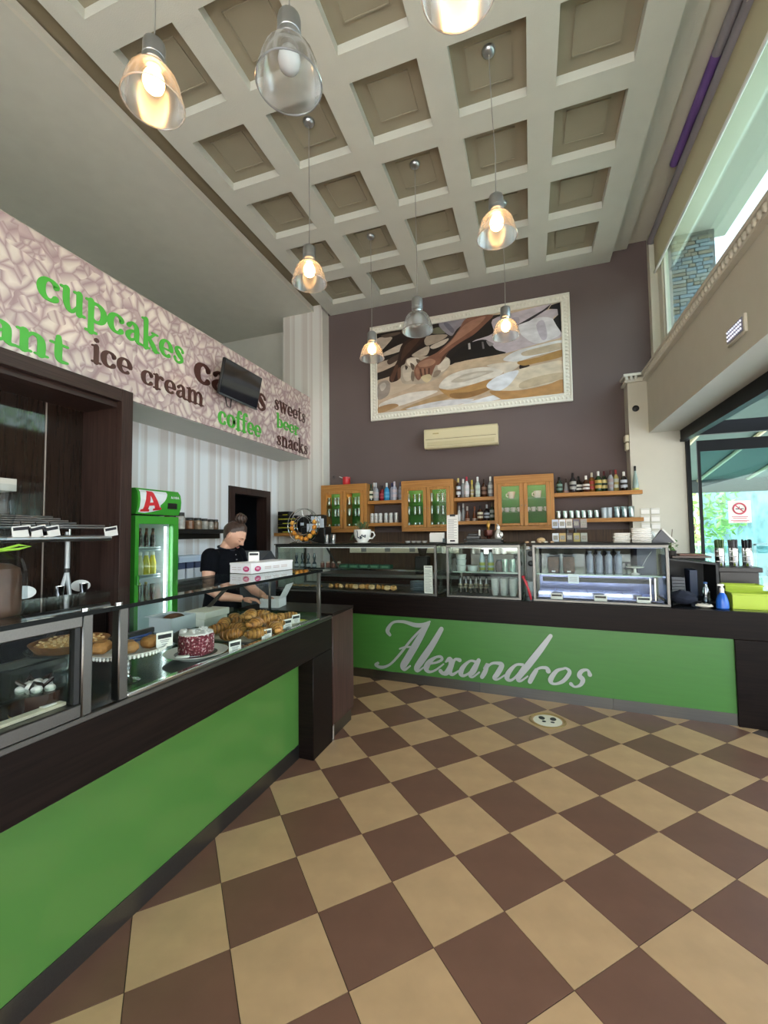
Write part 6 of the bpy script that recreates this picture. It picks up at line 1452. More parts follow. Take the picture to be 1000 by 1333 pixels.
    for (a, b, c, d) in ((-.08, .06, .14, .24), (.05, .16, .19, .30), (-.02, .12, .26, .33)): bx(a, b, -.057, -.051, c, d).obj('white_label', mat('label_blue_white', '#c9d3de', .5, var=0), q)
    om = mat('orange_peel', '#dd8f2c', .4, var=.1, scale=12, bump=.2, bscale=200); omd = mat('orange_peel_light', '#e6a648', .4, var=.1, scale=12, bump=.2, bscale=200)
    angs = [168, 191, 214, 237, 260, 283, 306, 329, 352, 15]
    nm = ['first', 'second', 'third', 'fourth', 'fifth', 'sixth', 'seventh', 'eighth', 'ninth', 'tenth', 'eleventh', 'twelfth', 'thirteenth']
    for i, a in enumerate(angs):
        r = .158+.008*(i % 2); ra = math.radians(a)
        o = MB().ball((0, 0, 0), .0265, 14, 10).obj('orange', om if i % 3 else omd); o.location = Bw(-.85+r*math.cos(ra), .30, TOP+.215+r*math.sin(ra)); o.scale = (1.15, 1.1, 1.15)
        tagp(o, nm[i]+' orange counted from the left end round the wire feeder', 'orange', 'oranges in the wire feeder')
    for i in range(2):
        q = B_thing('steel_shaker', ('left', 'right')[i]+' tall steel cup beside the orange feeder on the bar', 'cup', -.52+i*.085, .30, TOP, 'steel cups on the bar')
        MB().lathe([(.030, 0), (.034, .10), (.035, .105), (.031, .105), (.028, .01)], 18, cap1=False).obj('cup', M_chrome, q)
build_top_things()

# ---------------------------------------------------------------- right end of the bar
def build_right_end():
    Z = .8665
    lime = mat('lime_plastic', '#a9bf2a', .35, var=.03)
    def crate(x, y, w, d, h, label, z=Z):
        q = B_thing('lime_crate', label, 'crate', x, y, z, 'lime crates')
        m = MB().box(0, w, 0, d, 0, .004).box(0, .005, 0, d, .004, h).box(w-.005, w, 0, d, .004, h).box(.005, w-.005, 0, .005, .004, h).box(.005, w-.005, d-.005, d, .004, h)
        m.obj('bin', lime, q, smooth=False)
        MB().box(-.008, w+.008, -.008, .0, h-.012, h, bev=.002).box(-.008, w+.008, d, d+.008, h-.012, h, bev=.002).box(-.008, .0, 0, d, h-.012, h, bev=.002).box(w, w+.008, 0, d, h-.012, h, bev=.002).obj('rim', lime, q)
    crate(3.275, .10, .32, .22, .125, 'front lime green plastic crate at the right end of the bar')
    crate(3.30, .345, .25, .13, .165, 'rear lime green plastic crate behind the front one')
    q = B_thing('spray_bottle', 'blue bottle with a white pump head beside the lime crate', 'bottle', 3.208, .10, Z)
    MB().lathe([(.038, 0), (.043, .006), (.042, .05), (.030, .10), (.016, .125)], 20).obj('body', mat('blue_plastic', '#1f5fc0', .3, var=0), q)
    MB().lathe([(.015, .125), (.015, .16), (.009, .165), (.009, .185)], 14).box(-.03, .014, -.010, .010, .178, .194, bev=.004).obj('pump_head', mat('pump_white', '#e8e8e6', .35, var=0), q)
    q = B_thing('white_cloth', 'crumpled white cloth lying left of the blue bottle', 'cloth', 3.09, .10, Z); random.seed(6)
    c = MB().ball((0, 0, .014), (.06, .035, .014), 12, 7); c.v = [(x*(1+random.uniform(-.12, .12)), y*(1+random.uniform(-.12, .12)), z*(1+random.uniform(-.1, .5))) for x, y, z in c.v]; c.obj('cloth', mat('cream_cloth', '#d8d2c4', .8, var=.06), q)
    q = B_thing('black_stand', 'black box stand with a lipped top carrying the three straw holders', 'stand', 3.46, .62, Z)
    bx(-.145, .13, -.09, .14, 0, .255, bev=.003).obj('box', mat('dark_brown_board', '#2c2624', .4, var=.04), q); bx(-.155, .155, -.10, .15, .255, .295, bev=.004).obj('lipped_top', mat('dark_brown_board', '#2c2624', .4, var=.04), q)
    for i, (x, c, l, kind) in enumerate(((3.335, '#44602f', 'left steel holder filled with dark green straws', 0), (3.435, '#4a4648', 'middle steel holder filled with grey wrapped straws', 1), (3.53, '#15161c', 'right steel holder filled with black straws', 2))):
        h = B_thing('straw_holder', l, 'holder', x, .58, Z+.2955, 'steel straw holders')
        MB().lathe([(.034, 0), (.036, .004), (.036, .165), (.033, .168), (.03, .15)], 22, cap1=False).obj('cylinder', M_chrome, h)
        bd = MB()
        for k in range(3): bd.tube([(.0363*math.cos(a), .0363*math.sin(a), .05+k*.045) for a in [math.radians(-150+12*j) for j in range(8)]], .005, 4)
        bd.obj('printed_label', mat('label_pale', '#e0dcdc', .5, var=.1, scale=80), h)
        st = MB(); random.seed(i)
        for k in range(34):
            a = random.uniform(0, 6.3); r = .029*math.sqrt(random.random()); st.tube([(r*.8*math.cos(a), r*.8*math.sin(a), .02), (r*1.25*math.cos(a), r*1.25*math.sin(a), random.uniform(.23, .245))], .0035, 5)
        st.obj('straws', mat('straw_%s' % c[1:], c, .4, var=.3, scale=50), h, kind='stuff')
    # open fronted black organiser
    q = B_thing('black_organiser', 'open black organiser full of papers right of the display case', 'organiser', 2.90, .42, Z)
    k = mat('organiser_black', '#17181a', .5, var=0)
    MB().box(0, .38, .0, .38, 0, .008).box(0, .008, 0, .38, .008, .40).box(.36, .38, 0, .38, .008, .33).box(.008, .36, .37, .38, .008, .36).obj('box', k, q, smooth=False)
    MB().add([(0, 0, .36), (.38, 0, .32), (.38, .38, .32), (0, .38, .36), (0, 0, .375), (.38, 0, .335), (.38, .38, .335), (0, .38, .375)], [(3, 2, 1, 0), (4, 5, 6, 7), (0, 1, 5, 4), (1, 2, 6, 5), (2, 3, 7, 6), (3, 0, 4, 7)]).obj('lid', k, q, smooth=False)
    q = B_thing('paper_stack', 'grey stack of papers inside the black organiser', 'papers', 3.0, .60, Z+.0085)
    for i in range(7): bx(-.05, .05, -.10, .1, i*.028, i*.028+.024).obj('paper', mat('grey_paper', '#6b6c70', .8, var=.05), q)
    q = B_thing('blue_folder', 'dark blue folder standing in the black organiser', 'folder', 3.12, .60, Z+.0085); bx(-.03, .03, -.08, .1, 0, .26, bev=.003).obj('cover', mat('navy_card', '#22304a', .5, var=0), q)
    q = B_thing('water_bottle', 'clear plastic bottle in front of the black organiser', 'bottle', 3.165, .36, Z)
    MB().lathe([(.03, 0), (.032, .005), (.032, .10), (.014, .15), (.013, .165)], 16).obj('body', glass('plastic_dome', '#cfdbe6', .14, .05), q); MB().lathe([(.0145, .165), (.0145, .18)], 12).obj('cap', mat('cap_blue', '#2e5a9a', .4, var=0), q)
    q = B_thing('navy_jacket', 'folded navy cloth heaped beside the display case', 'cloth', 2.98, .24, Z); random.seed(2)
    c = MB().ball((0, 0, .05), (.10, .10, .05), 14, 9); c.v = [(x*(1+random.uniform(-.08, .08)), y*(1+random.uniform(-.08, .08)), z*(1+random.uniform(-.1, .25))) for x, y, z in c.v]; c.obj('cloth', mat('navy_cloth', '#1b2030', .9, var=.15), q)
    q = B_thing('tablet_tray', 'brown and black flat trays lying on top of the organiser', 'trays', 3.07, .56, Z+.378)
    bx(-.12, .17, -.12, .1, 0, .018, bev=.003).obj('lower_tray', mat('taupe_tray', '#5b4d45', .4, var=0), q); bx(-.06, .13, -.10, .08, .019, .034, bev=.003).obj('upper_tray', mat('brown_tray', '#6b4436', .4, var=0), q)
    q = B_thing('potted_herb', 'small bushy green plant at the right end of the bar cases', 'plant', 2.955, .52, Z+.375)
    MB().lathe([(.035, 0), (.045, .06), (.047, .065)], 16).obj('pot', mat('dark_pot', '#2b2622', .5), q)
    lf = MB(); random.seed(12)
    for i in range(60):
        a = random.uniform(0, 6.3); r = random.uniform(.0, .06); z = random.uniform(.06, .16); e = Euler((random.uniform(-1, 1), random.uniform(-1, 1), a)).to_matrix().to_4x4()
        lf.add([(-.018, 0, 0), (0, -.008, .003), (.018, 0, 0), (0, .008, .003)], [(0, 1, 2, 3)], T(r*math.cos(a), r*math.sin(a), z) @ e)
    lf.obj('leaves', mat('herb_green', '#4f7a35', .6, var=.3, scale=30), q, smooth=False, kind='stuff'); MB().tube([(0, 0, .06), (.01, 0, .16), (.02, 0, .26)], .003, 5).obj('stem', mat('herb_stem', '#5d4a36', .7, var=0), q)
build_right_end()

# ---------------------------------------------------------------- oak wall cabinets, shelves, bottles
def build_cabinets():
    M_ing = mat('green_cabinet_back', '#4a8f3e', .6, var=.25, scale=4)
    YB, YF = 5.798, 5.48
    def cab(x0, label, i):
        t = thing('wall_cabinet', label, 'cabinet', (x0, YF, 1.515))
        W, H, D = .69, .672, YB-YF; p = .02
        c = MB().box(0, p, .02, D, 0, H).box(W-p, W, .02, D, 0, H).box(p, W-p, .02, D, 0, p).box(p, W-p, .02, D, H-p, H).box(W/2-.008, W/2+.008, .02, D-.02, p, H-p)
        c.obj('carcass', M_oakv, t, smooth=False)
        bx(p, W-p, D-.012, D, p, H-p).obj('green_back', M_ing, t, smooth=False)
        bx(-.002, W+.002, .0, .02, H-.095, H, bev=.002).obj('top_rail', M_oak, t)
        bx(-.002, W+.002, .0, .02, 0, .05, bev=.002).obj('bottom_rail', M_oak, t); bx(-.002, .04, .0, .02, .05, H-.095).obj('side_rail', M_oakv, t); bx(W-.04, W+.002, .0, .02, .05, H-.095).obj('side_rail', M_oakv, t)
        for k in range(2):
            a = .042+k*.305; b = a+.30; z0, z1, s = .052, H-.097, .045
            d = MB().box(a, a+s, -.012, .015, z0, z1, bev=.003).box(b-s, b, -.012, .015, z0, z1, bev=.003).box(a+s, b-s, -.012, .015, z0, z0+s*.75, bev=.003).box(a+s, b-s, -.012, .015, z1-s*.75, z1, bev=.003)
            dr = d.obj('door', M_oakv, t); bx(a+s, b-s, -.001, .003, z0+s*.75, z1-s*.75).obj('door_pane', M_glass, dr, smooth=False)
            MB().ball((b-.02 if k == 0 else a+.02, -.018, .30), .007, 8, 6).obj('door_knob', M_chrome, dr)
        bx(p+.02, W-p-.02, .05, .062, H-p-.012, H-p-.002).obj('light_strip', mat('cabinet_light', '#ffffff', .3, var=0, emit='#fff3d8', estr=30.), t, smooth=False)
        for z in (.22, .385): bx(p, W-p, .04, D-.014, z, z+.008).obj('glass_shelf', M_glassg, t, smooth=False)
        return t
    cab(-2.813, 'left oak wall cabinet with two glazed doors full of clear glasses', 0)
    cab(-1.62, 'middle oak wall cabinet with two glazed doors full of clear glasses', 1)
    cab(-.417, 'right oak wall cabinet with two glazed doors holding white cups', 2)
    lv = ('bottom', 'middle', 'top'); O8 = ('first', 'second', 'third', 'fourth', 'fifth', 'sixth', 'seventh', 'eighth')
    for ci, x0 in enumerate((-2.813, -1.62)):
        for k, z in enumerate((.021, .2285, .3935)):
            for i in range(8):
                if i == 4 and False: continue
                x = x0+.075+i*.075+(.008 if i > 3 else -.008)
                tumbler((x, YF+.12+.05*(i % 2), 1.515+z), '%s clear glass from the left on the %s shelf of the %s oak cabinet' % (O8[i], lv[k], ('left', 'middle')[ci]), 'glasses in the %s oak cabinet' % ('left', 'middle')[ci], .027, .11 if k else .10)
    cupm = None
    for k, z in enumerate((.021, .2285, .3935)):
        for i in range(8 if k < 2 else 2):
            x = -.417+(.075+i*.075+(.008 if i > 3 else -.008) if k < 2 else .20+i*.31)
            s = 1.55 if k == 2 else 1.
            t = thing('white_cup', ('%s white cup from the left on the %s shelf of the right oak cabinet' % (O8[i], lv[k])) if k < 2 else ('large white mug on the top shelf, %s door of the right oak cabinet' % ('left', 'right')[i]), 'cup', (x, YF+.15, 1.515+z), random.uniform(-.4, .4), 'white cups in the right oak cabinet')
            MB().lathe([(.02*s, 0), (.022*s, .004), (.031*s, .058*s), (.029*s, .058*s), (.02*s, .01)], 14, cap1=True).obj('cup', M_whitep, t)
            MB().tube([(-.03*s, 0, .045*s), (-.043*s, 0, .04*s), (-.043*s, 0, .022*s), (-.026*s, 0, .016*s)], .004*s, 6).obj('handle', M_whitep, t)
    def shelf(x0, x1, z, label):
        t = thing('oak_shelf', label, 'shelf', (x0, 5.53, z-.045)); bx(.001, x1-x0-.001, 0, .262, 0, .045, bev=.002).obj('board', M_oak, t)
    shelf(-2.123, -1.62, 1.945, 'upper oak shelf between the left and middle cabinets'); shelf(-2.123, -1.62, 1.64, 'lower oak shelf between the left and middle cabinets')
    shelf(-.93, -.417, 1.943, 'upper oak shelf between the middle and right cabinets'); shelf(-.93, -.417, 1.64, 'lower oak shelf between the middle and right cabinets')
    def shelfr(z, label):
        t = thing('oak_shelf', label, 'shelf', (.276, 5.53, z-.045)); MB().box(.001, .936, 0, .066, 0, .045, bev=.002).box(.001, .836, .066, .262, 0, .045).obj('board', M_oak, t)
    shelfr(1.953, 'upper oak shelf right of the right cabinet full of bottles'); shelfr(1.642, 'lower oak shelf right of the right cabinet full of glasses')
    t = thing('oak_shelf', 'oak corner shelf on the pilaster left of the left cabinet', 'shelf', (-3.5, 5.34, 1.475)); bx(0, .66, 0, .245, 0, .045, bev=.002).obj('board', M_oak, t)
    # brown panelling under and between the cabinets
    struct('wall_panelling', bx(-2.83, 1.11, 5.785, 5.7995, 1.0, 1.51), M_backw)
    # bottles
    O = ['leftmost', 'second', 'third', 'fourth', 'fifth', 'sixth', 'seventh', 'eighth', 'ninth', 'tenth', 'eleventh', 'twelfth']
    dsc = {'#1d3a22': 'dark green', '#9aa0a6': 'clear', '#c7cdd0': 'clear', '#8e1f2c': 'red', '#2f8fc4': 'bright blue', '#b9bcd0': 'clear', '#3a1d16': 'dark brown', '#5a2c18': 'amber', '#7a3e1c': 'amber', '#b9c8c4': 'clear', '#1a1414': 'black', '#4a2a1a': 'brown', '#a9432c': 'reddish', '#2d4a2a': 'green', '#c0b070': 'pale yellow', '#2c2a30': 'dark', '#8a5a2a': 'amber', '#24382c': 'dark green', '#8fa6a0': 'pale green'}
    def row(items, z, where, grp, y=5.63):
        for i, (x, pf, c, cap, lab, h) in enumerate(items):
            l = '%s bottle%s, %s from left on %s' % (dsc.get(c, 'dark'), ' with pale label' if lab and lin(lab)[1] > .4 else (' with coloured label' if lab else ''), O[i], where)
            if i == 0: l = l.replace('leftmost from left', 'leftmost')
            bottle((x, y+(.062 if i % 2 else 0), z), pf, c, cap, lab, l, grp, h=h)
    row([(-2.143+.035, 'wine', '#1d3a22', '#203a24', '#d8d2c0', .24), (-2.085, 'tall', '#9aa0a6', '#e0e0de', None, .265), (-2.035, 'round', '#9aa0a6', '#c9c9cf', '#a9a3a6', .255), (-1.964, 'round', '#8e1f2c', '#2a1216', '#b3404c', .22), (-1.876, 'round', '#2f8fc4', '#dfe6ea', '#4fa3d0', .245), (-1.818, 'tall', '#b9bcd0', '#2a2a5a', None, .25), (-1.762, 'square', '#b9bcd0', '#d8c9d6', '#cfc3cf', .26), (-1.695, 'tall', '#9aa0a6', '#2c2c52', '#a9aec0', .25)],
        1.9455, 'upper shelf beside left cabinet', 'bottles on the upper left shelf')
    row([(-.885, 'wine', '#3a1d16', '#d2c07a', '#c3ccd6', .26), (-.83, 'tall', '#9aa0a6', '#e4e4e4', None, .255), (-.775, 'tall', '#c7cdd0', '#a8243a', '#d6d2da', .275), (-.715, 'slim', '#c0b070', '#d9c04a', '#c6bfae', .235), (-.635, 'tall', '#b9c8c4', '#e6eaea', '#c9dcd6', .265), (-.56, 'square', '#4a2a1a', '#3a2418', '#8a6a58', .24), (-.472, 'tall', '#9aa0a6', '#e0e0de', '#c9cfd2', .26)],
        1.9435, 'upper shelf beside middle cabinet', 'bottles on the upper middle shelf')
    row([(-.88, 'slim', '#c7cdd0', '#8c8c8c', None, .2), (-.835, 'slim', '#9aa0a6', '#d0d0d0', None, .235), (-.775, 'cone', '#5a2c18', '#d0c8c0', '#b99a88', .19), (-.69, 'cone', '#7a3e1c', '#8a4a20', '#c9bfb0', .19), (-.61, 'square', '#4a2a1a', '#151212', '#ded9c4', .195), (-.53, 'round', '#2c2a30', '#c9ccd0', '#b9c4d2', .21), (-.46, 'tall', '#24382c', '#5a4a30', '#9aa09a', .23)],
        1.6405, 'lower shelf beside middle cabinet', 'bottles on the lower middle shelf')
    row([(.345, 'square', '#24382c', '#1c1c1c', '#6a8a80', .20), (.425, 'cone', '#9aa0a6', '#30201c', '#c98a80', .185), (.498, 'square', '#2c2a30', '#1c1414', '#a9aaa6', .24), (.568, 'round', '#1a1414', '#141414', '#d6d6d2', .205), (.642, 'round', '#4a2a1a', '#e8e6e0', '#dcdad4', .2), (.714, 'square', '#8a5a2a', '#d8d0c0', '#b04038', .24), (.776, 'square', '#2d4a2a', '#e6e6e2', '#c9a85a', .245), (.849, 'tall', '#24382c', '#5a2028', '#d8c98a', .25), (.907, 'tall', '#9aa0a6', '#4a2a2a', '#9a8a8a', .25), (.974, 'tall', '#c0b070', '#8a2a2a', '#c9cfc0', .26), (1.046, 'square', '#1a1414', '#eeeeea', '#c6ccd6', .225)],
        1.9535, 'upper shelf beside right cabinet', 'bottles on the upper right shelf')
    bottle((1.15, 5.562, 1.9535), 'cone', '#8fa6a0', '#1a1a1a', '#d6c843', 'pale bottle with a yellow label at the far right end of the upper shelf', 'bottles on the upper right shelf', h=.275, labz=(.08, .38))
    # cans / canisters on the lower left shelf
    for i, x in enumerate((-2.09, -2.03, -1.965, -1.885, -1.812, -1.735)):
        t = thing('white_can', O[i]+(' of' if i == 0 else ' from the left of')+' the white printed canisters on the lower left shelf', 'can', (x, 5.61, 1.6405), random.uniform(0, 6), 'white canisters on the lower left shelf')
        MB().lathe([(.026, 0), (.029, .004), (.029, .122), (.025, .13)], 16).obj('can', mat('white_tin', '#d2d4d2', .25, .2, var=0), t)
        pr = MB()
        for k in range(5):
            a = k*1.26
            for zz in (.045, .065, .085): pr.add([(.0294*math.cos(a+d), .0294*math.sin(a+d), zz+e) for d, e in ((-.2, 0), (.2, 0), (.2, .012), (-.2, .012))], [(0, 1, 2, 3)])
        pr.obj('dark_print', mat('can_ink', '#4c5a66', .5, var=0), t, smooth=False); MB().lathe([(.0262, .13), (.0262, .1345)], 16).obj('lid', M_alu, t)
    big = glass('big_tumbler_glass', '#dfe9ea', .16)
    for i, x in enumerate((.325, .40, .472, .54, .606, .674, .745)):
        tumbler((x, 5.62, 1.6425), O[i]+(' short' if i == 0 else ' short')+' clear tumbler counted from the left on the lower right shelf', 'tumblers on the lower right shelf', .029, .098)
    for i, x in enumerate((.82, .875)):
        tumbler((x, 5.60, 1.6425), ('left', 'right')[i]+' broad pale glass in the middle of the lower right shelf', 'broad glasses on the lower right shelf', .033, .122, mat('pale_glass_solid', '#aebcc4', .12, var=.05))
    for i, x in enumerate((.955, 1.03, 1.10)):
        tumbler((x, 5.585, 1.6425), ('left', 'middle', 'right')[i]+' tall clear glass at the right end of the lower right shelf', 'tall glasses on the lower right shelf', .034, .13, big)
    t = thing('red_jug', 'small red jug on top of the left oak cabinet', 'jug', (-2.47, 5.60, 2.188))
    MB().lathe([(.048, 0), (.052, .005), (.056, .115), (.053, .115), (.047, .01)], 18, cap1=True).obj('jug', mat('red_plastic', '#c0262c', .35, var=0), t)
    MB().tube([(-.05, -.02, .10), (-.10, -.02, .125), (-.0, -.04, .09), (.06, -.03, .10)], .005, 6).obj('white_stick', M_paper, t)
    t = thing('wall_socket', 'small dark socket on the brown wall above the red jug', 'socket', (-2.76, 5.8, 2.345)); bx(-.03, .03, -.012, 0, -.03, .03, bev=.003).obj('plate', mat('taupe_plate', '#54494a', .5, var=0), t); bx(-.008, .008, -.014, -.012, -.008, .008).obj('hole', M_blackp, t)
    # black and yellow boxes on the corner shelf
    for i in range(5):
        t = thing('black_box', ['bottom', 'second', 'third', 'fourth', 'top'][i]+' black and yellow carton of the stack on the corner shelf', 'box', (-3.30, 5.46, 1.521+i*.062), 0, 'black and yellow cartons')
        bx(-.16, .16 if i < 4 else .02, -.08, .08, 0, .06, bev=.002).obj('carton', M_blackp, t)
        ys = MB().box(-.15 if i % 2 else -.08, .14 if i < 4 else .0, -.0815, -.08, .006, .018); ys.obj('yellow_stripe', mat('yellow_print', '#c9c23a', .5, var=0), t)
    for i in range(2):
        t = thing('black_box', ('left', 'right')[i]+' plain black carton on the corner shelf beside the striped stack', 'box', (-3.05+i*.125, 5.46, 1.521), 0, 'plain black cartons'); bx(-.055, .055, -.08, .08, 0, .22-.05*i, bev=.002).obj('carton', M_blackp, t); bx(-.04, .04, -.0815, -.08, .1, .14).obj('white_label', mat('label_blue_white', '#c9d3de', .5, var=0), t)
    # back bench behind the bar
    t = thing('back_bench', 'low dark work bench along the brown wall behind the bar', 'bench', (-2.75, 5.22, 0))
    bx(0, 3.84, .03, .555, .05, .93).obj('carcass', M_redwood, t, smooth=False); bx(0, 3.84, 0, .56, .93, .97, bev=.003).obj('top', mat('bench_steel', '#8a8a88', .35, .7, var=.05), t); bx(0.02, 3.82, .06, .5, 0, .05).obj('plinth', M_blackp, t)
    for k in range(6): bx(.02+k*.64, .62+k*.64, .018, .03, .1, .9, bev=.003).obj('door', M_redwood, t)
    t = thing('socket_strip', 'white wall strip with sockets behind the long bar case', 'socket strip', (-2.5, 5.784, 1.22)); bx(0, 1.5, -.02, 0, 0, .09, bev=.003).obj('strip', mat('cream_strip', '#e6dfc4', .4, var=0), t)
    for k in range(4): bx(.18+k*.36, .26+k*.36, -.024, -.02, .015, .075, bev=.002).obj('socket', mat('grey_socket', '#8f8f88', .4, var=0), t)
    t = thing('coffee_grinder', 'dark coffee grinder on the back bench seen through the bar glass', 'grinder', (-1.35, 5.5, .971))
    bx(-.08, .08, -.1, .1, 0, .22, bev=.01).obj('body', M_blackp, t); MB().lathe([(.04, .22), (.07, .34), (.07, .37), (.03, .38)], 18).obj('hopper', mat('smoky_hopper', '#4a4038', .15, var=0), t)
    t = thing('espresso_machine', 'wide steel espresso machine on the back bench behind the middle case', 'espresso machine', (-.35, 5.5, .971))
    bx(-.36, .36, -.18, .2, .04, .36, bev=.012).obj('body', M_steel, t); bx(-.33, .33, -.26, -.18, .26, .36, bev=.006).obj('head', M_chrome, t); bx(-.33, .33, -.26, -.18, .02, .06, bev=.003).obj('drip_tray', M_blackp, t)
    for s in (-.18, .18): MB().cyl((s, -.23, .26), (s, -.23, .21), .032).tube([(s, -.24, .225), (s, -.37, .21)], .012, 8).obj('portafilter', M_blackp, t)
    for s in (-.3, .3):
        for q in (-.1, .1): MB().cyl((s, q, 0), (s, q, .04), .02).obj('foot', M_blackp, t)
build_cabinets()

# ---------------------------------------------------------------- the woman behind the counter
def build_person():
    root = thing('person', 'woman in a navy T-shirt, hair in a bun, looking down behind the counter', 'person', (-2.45, 2.98, 0), math.radians(0))
    skin = mat('skin', '#cf9f86', .5, var=.05, scale=20, sub=.05); hairm = mat('brown_hair', '#3b2a22', .45, var=.35, scale=40, stretch=(1, 1, .25), bump=.4, bscale=120)
    def loft(rings, n=24):
        """rings: (cx, cy, z, rx, ry)"""
        vs = [(cx+rx*math.cos(2*math.pi*k/n), cy+ry*math.sin(2*math.pi*k/n), z) for cx, cy, z, rx, ry in rings for k in range(n)]
        m = len(rings); fs = [(i*n+k, i*n+(k+1) % n, (i+1)*n+(k+1) % n, (i+1)*n+k) for i in range(m-1) for k in range(n)]
        fs += [tuple(range(n-1, -1, -1)), tuple((m-1)*n+k for k in range(n))]
        return vs, fs
    H0 = Vector((.115, 0, 1.498)); HM = Matrix.Translation(H0) @ rotz(math.radians(8)) @ roty(math.radians(40))
    def head_pt(d):
        x, y, z = d.x*.094, d.y*.073, d.z*.116
        if x < 0: x *= 1.10
        if z < 0:
            t = -z/.116; y *= 1-.36*t**1.4; x *= 1-.10*t
            if x < 0: x *= 1-.45*t
        g = lambda a, s: math.exp(-(a/s)**2)
        if d.x > 0:
            x += .025*g(y, .010)*g(z+.016, .014)+.013*g(y, .009)*g(z-.006, .024)
            x -= .011*g(abs(y)-.031, .015)*g(z-.012, .011); x += .005*g(z-.032, .009)*g(y, .05)
            x += .007*g(y, .021)*g(z+.050, .0055)+.007*g(y, .019)*g(z+.062, .0055)-.004*g(y, .02)*g(z+.056, .003)
            x += .011*g(y, .018)*g(z+.092, .015); x += .004*g(abs(y)-.038, .016)*g(z+.022, .016)
        return Vector((x, y, z))
    def sphere(nu, nv):
        ds = []; fs = []
        for i in range(nv+1):
            t = math.pi*i/nv-math.pi/2
            for k in range(nu):
                a = 2*math.pi*k/nu; ds.append(Vector((math.cos(t)*math.cos(a), math.cos(t)*math.sin(a), math.sin(t))))
        for i in range(nv):
            for k in range(nu): fs.append((i*nu+k, i*nu+(k+1) % nu, (i+1)*nu+(k+1) % nu, (i+1)*nu+k))
        return ds, fs
    body = MB()
    ds, fs = sphere(72, 56); body.add([head_pt(d) for d in ds], fs, HM)
    for s in (-1, 1):
        body.ball((0, 0, 0), (.019, .010, .031), 12, 10, M=HM @ T(.0, s*.079, -.006) @ rotz(s*.45) @ roty(-.2))
    body.tube([(.02, 0, 1.33), (.035, 0, 1.39), (.055, 0, 1.425), (.075, 0, 1.47)], [.064, .054, .050, .050], 18)
    v, f = loft([(0, 0, .80, .10, .15), (0, 0, .90, .115, .172), (0, 0, 1.0, .10, .150), (.005, 0, 1.10, .10, .142), (.015, 0, 1.22, .112, .158), (.02, 0, 1.30, .10, .165), (.022, 0, 1.355, .075, .13), (.025, 0, 1.385, .055, .07)]); body.add(v, f)
    arms = {-1: [(.02, -.165, 1.325), (.03, -.20, 1.21), (.05, -.225, 1.08), (.15, -.19, 1.02), (.285, -.115, .995)], 1: [(.02, .165, 1.325), (.035, .20, 1.21), (.07, .222, 1.08), (.18, .19, 1.015), (.325, .115, .985)]}
    for s in (-1, 1):
        A = arms[s]; body.tube(A, [.060, .051, .043, .039, .026], 14); body.ball(A[0], .060, 14, 10)
        w = Vector(A[-1]); d = Vector((.85, -s*.5, -.1)).normalized(); up = Vector((0, 0, 1)); sd = d.cross(up).normalized()
        M = Matrix((d, sd, up)).transposed().to_4x4(); M.translation = w
        body.ball((.048, 0, 0), (.05, .038, .016), 14, 9, M=M)
        for k, (yy, L, bend) in enumerate(((-.028, .068, .5), (-.010, .076, .55), (.009, .072, .6), (.027, .058, .65))):
            yy = yy*s
            p0 = Vector((.075, yy, .002)); p1 = p0+Vector((L*.45, yy*.1, -.004)); p2 = p1+Vector((L*.32*math.cos(bend), 0, -L*.32*math.sin(bend))); p3 = p2+Vector((L*.26*math.cos(bend*1.9), 0, -L*.26*math.sin(bend*1.9)))
            body.tube([M @ p0, M @ p1, M @ p2, M @ p3], [.0098, .009, .0083, .0062], 8)
        t0 = Vector((.02, -.026*s, -.004)); body.tube([M @ t0, M @ (t0+Vector((.03, -.022*s, -.006))), M @ (t0+Vector((.058, -.026*s, -.014)))], [.013, .0105, .007], 8)
    for s in (-1, 1):
        body.tube([(0, s*.085, .86), (.01, s*.092, .66), (.02, s*.095, .47), (.0, s*.098, .28), (-.01, s*.10, .075)], [.092, .080, .058, .052, .036], 14)
        body.tube([(-.04, s*.10, .04), (.03, s*.103, .045), (.10, s*.11, .032), (.16, s*.112, .024)], [.034, .036, .034, .022], 10)
    o = body.obj('body', skin, root)
    r = o.modifiers.new('fuse', 'REMESH'); r.mode = 'VOXEL'; r.voxel_size = .0042; r.use_smooth_shade = True
    sm = o.modifiers.new('soften', 'SMOOTH'); sm.factor = .5; sm.iterations = 3
    # hair: scalp shell and bun
    ds, fs = sphere(64, 48)
    def line(x): return .080 if x > .05 else (.080-(.05-x)/.05*.052 if x > .0 else (.028-(-x)/.022*.095 if x > -.022 else -.085))
    P = [head_pt(d) for d in ds]; keep = [p.z > line(p.x)+.003*math.sin(p.y*220) for p in P]
    off = []
    for d, p in zip(ds, P):
        k = min(max((p.z-line(p.x))/.03, 0), 1); q = p*(1+.012+.05*k); off.append(q+Vector((0, 0, .004*k)))
    hf = [q for q in fs if sum(keep[i] for i in q) >= 3]
    hb = MB().add(off, hf, HM); inner = len(hb.v)
    hb.add([p*.985 for p in P], [q[::-1] for q in hf], HM)
    ho = hb.obj('hair', hairm, root, angle=80)
    bun = MB(); random.seed(4)
    bun.ball((0, 0, 0), (.042, .045, .042), 18, 12, M=HM @ T(-.040, 0, .142))
    for k in range(7):
        a0 = k*.9; pts = [HM @ (Vector((-.040, 0, .142))+Vector((.040*math.cos(a0+.5*j)*math.sin(.5+j*.45), .043*math.sin(a0+.5*j)*math.sin(.5+j*.45), .042*math.cos(.5+j*.45)))) for j in range(6)]
        bun.tube(pts, [.006, .011, .012, .012, .010, .005], 7)
    bun.obj('bun', hairm, ho, angle=80)
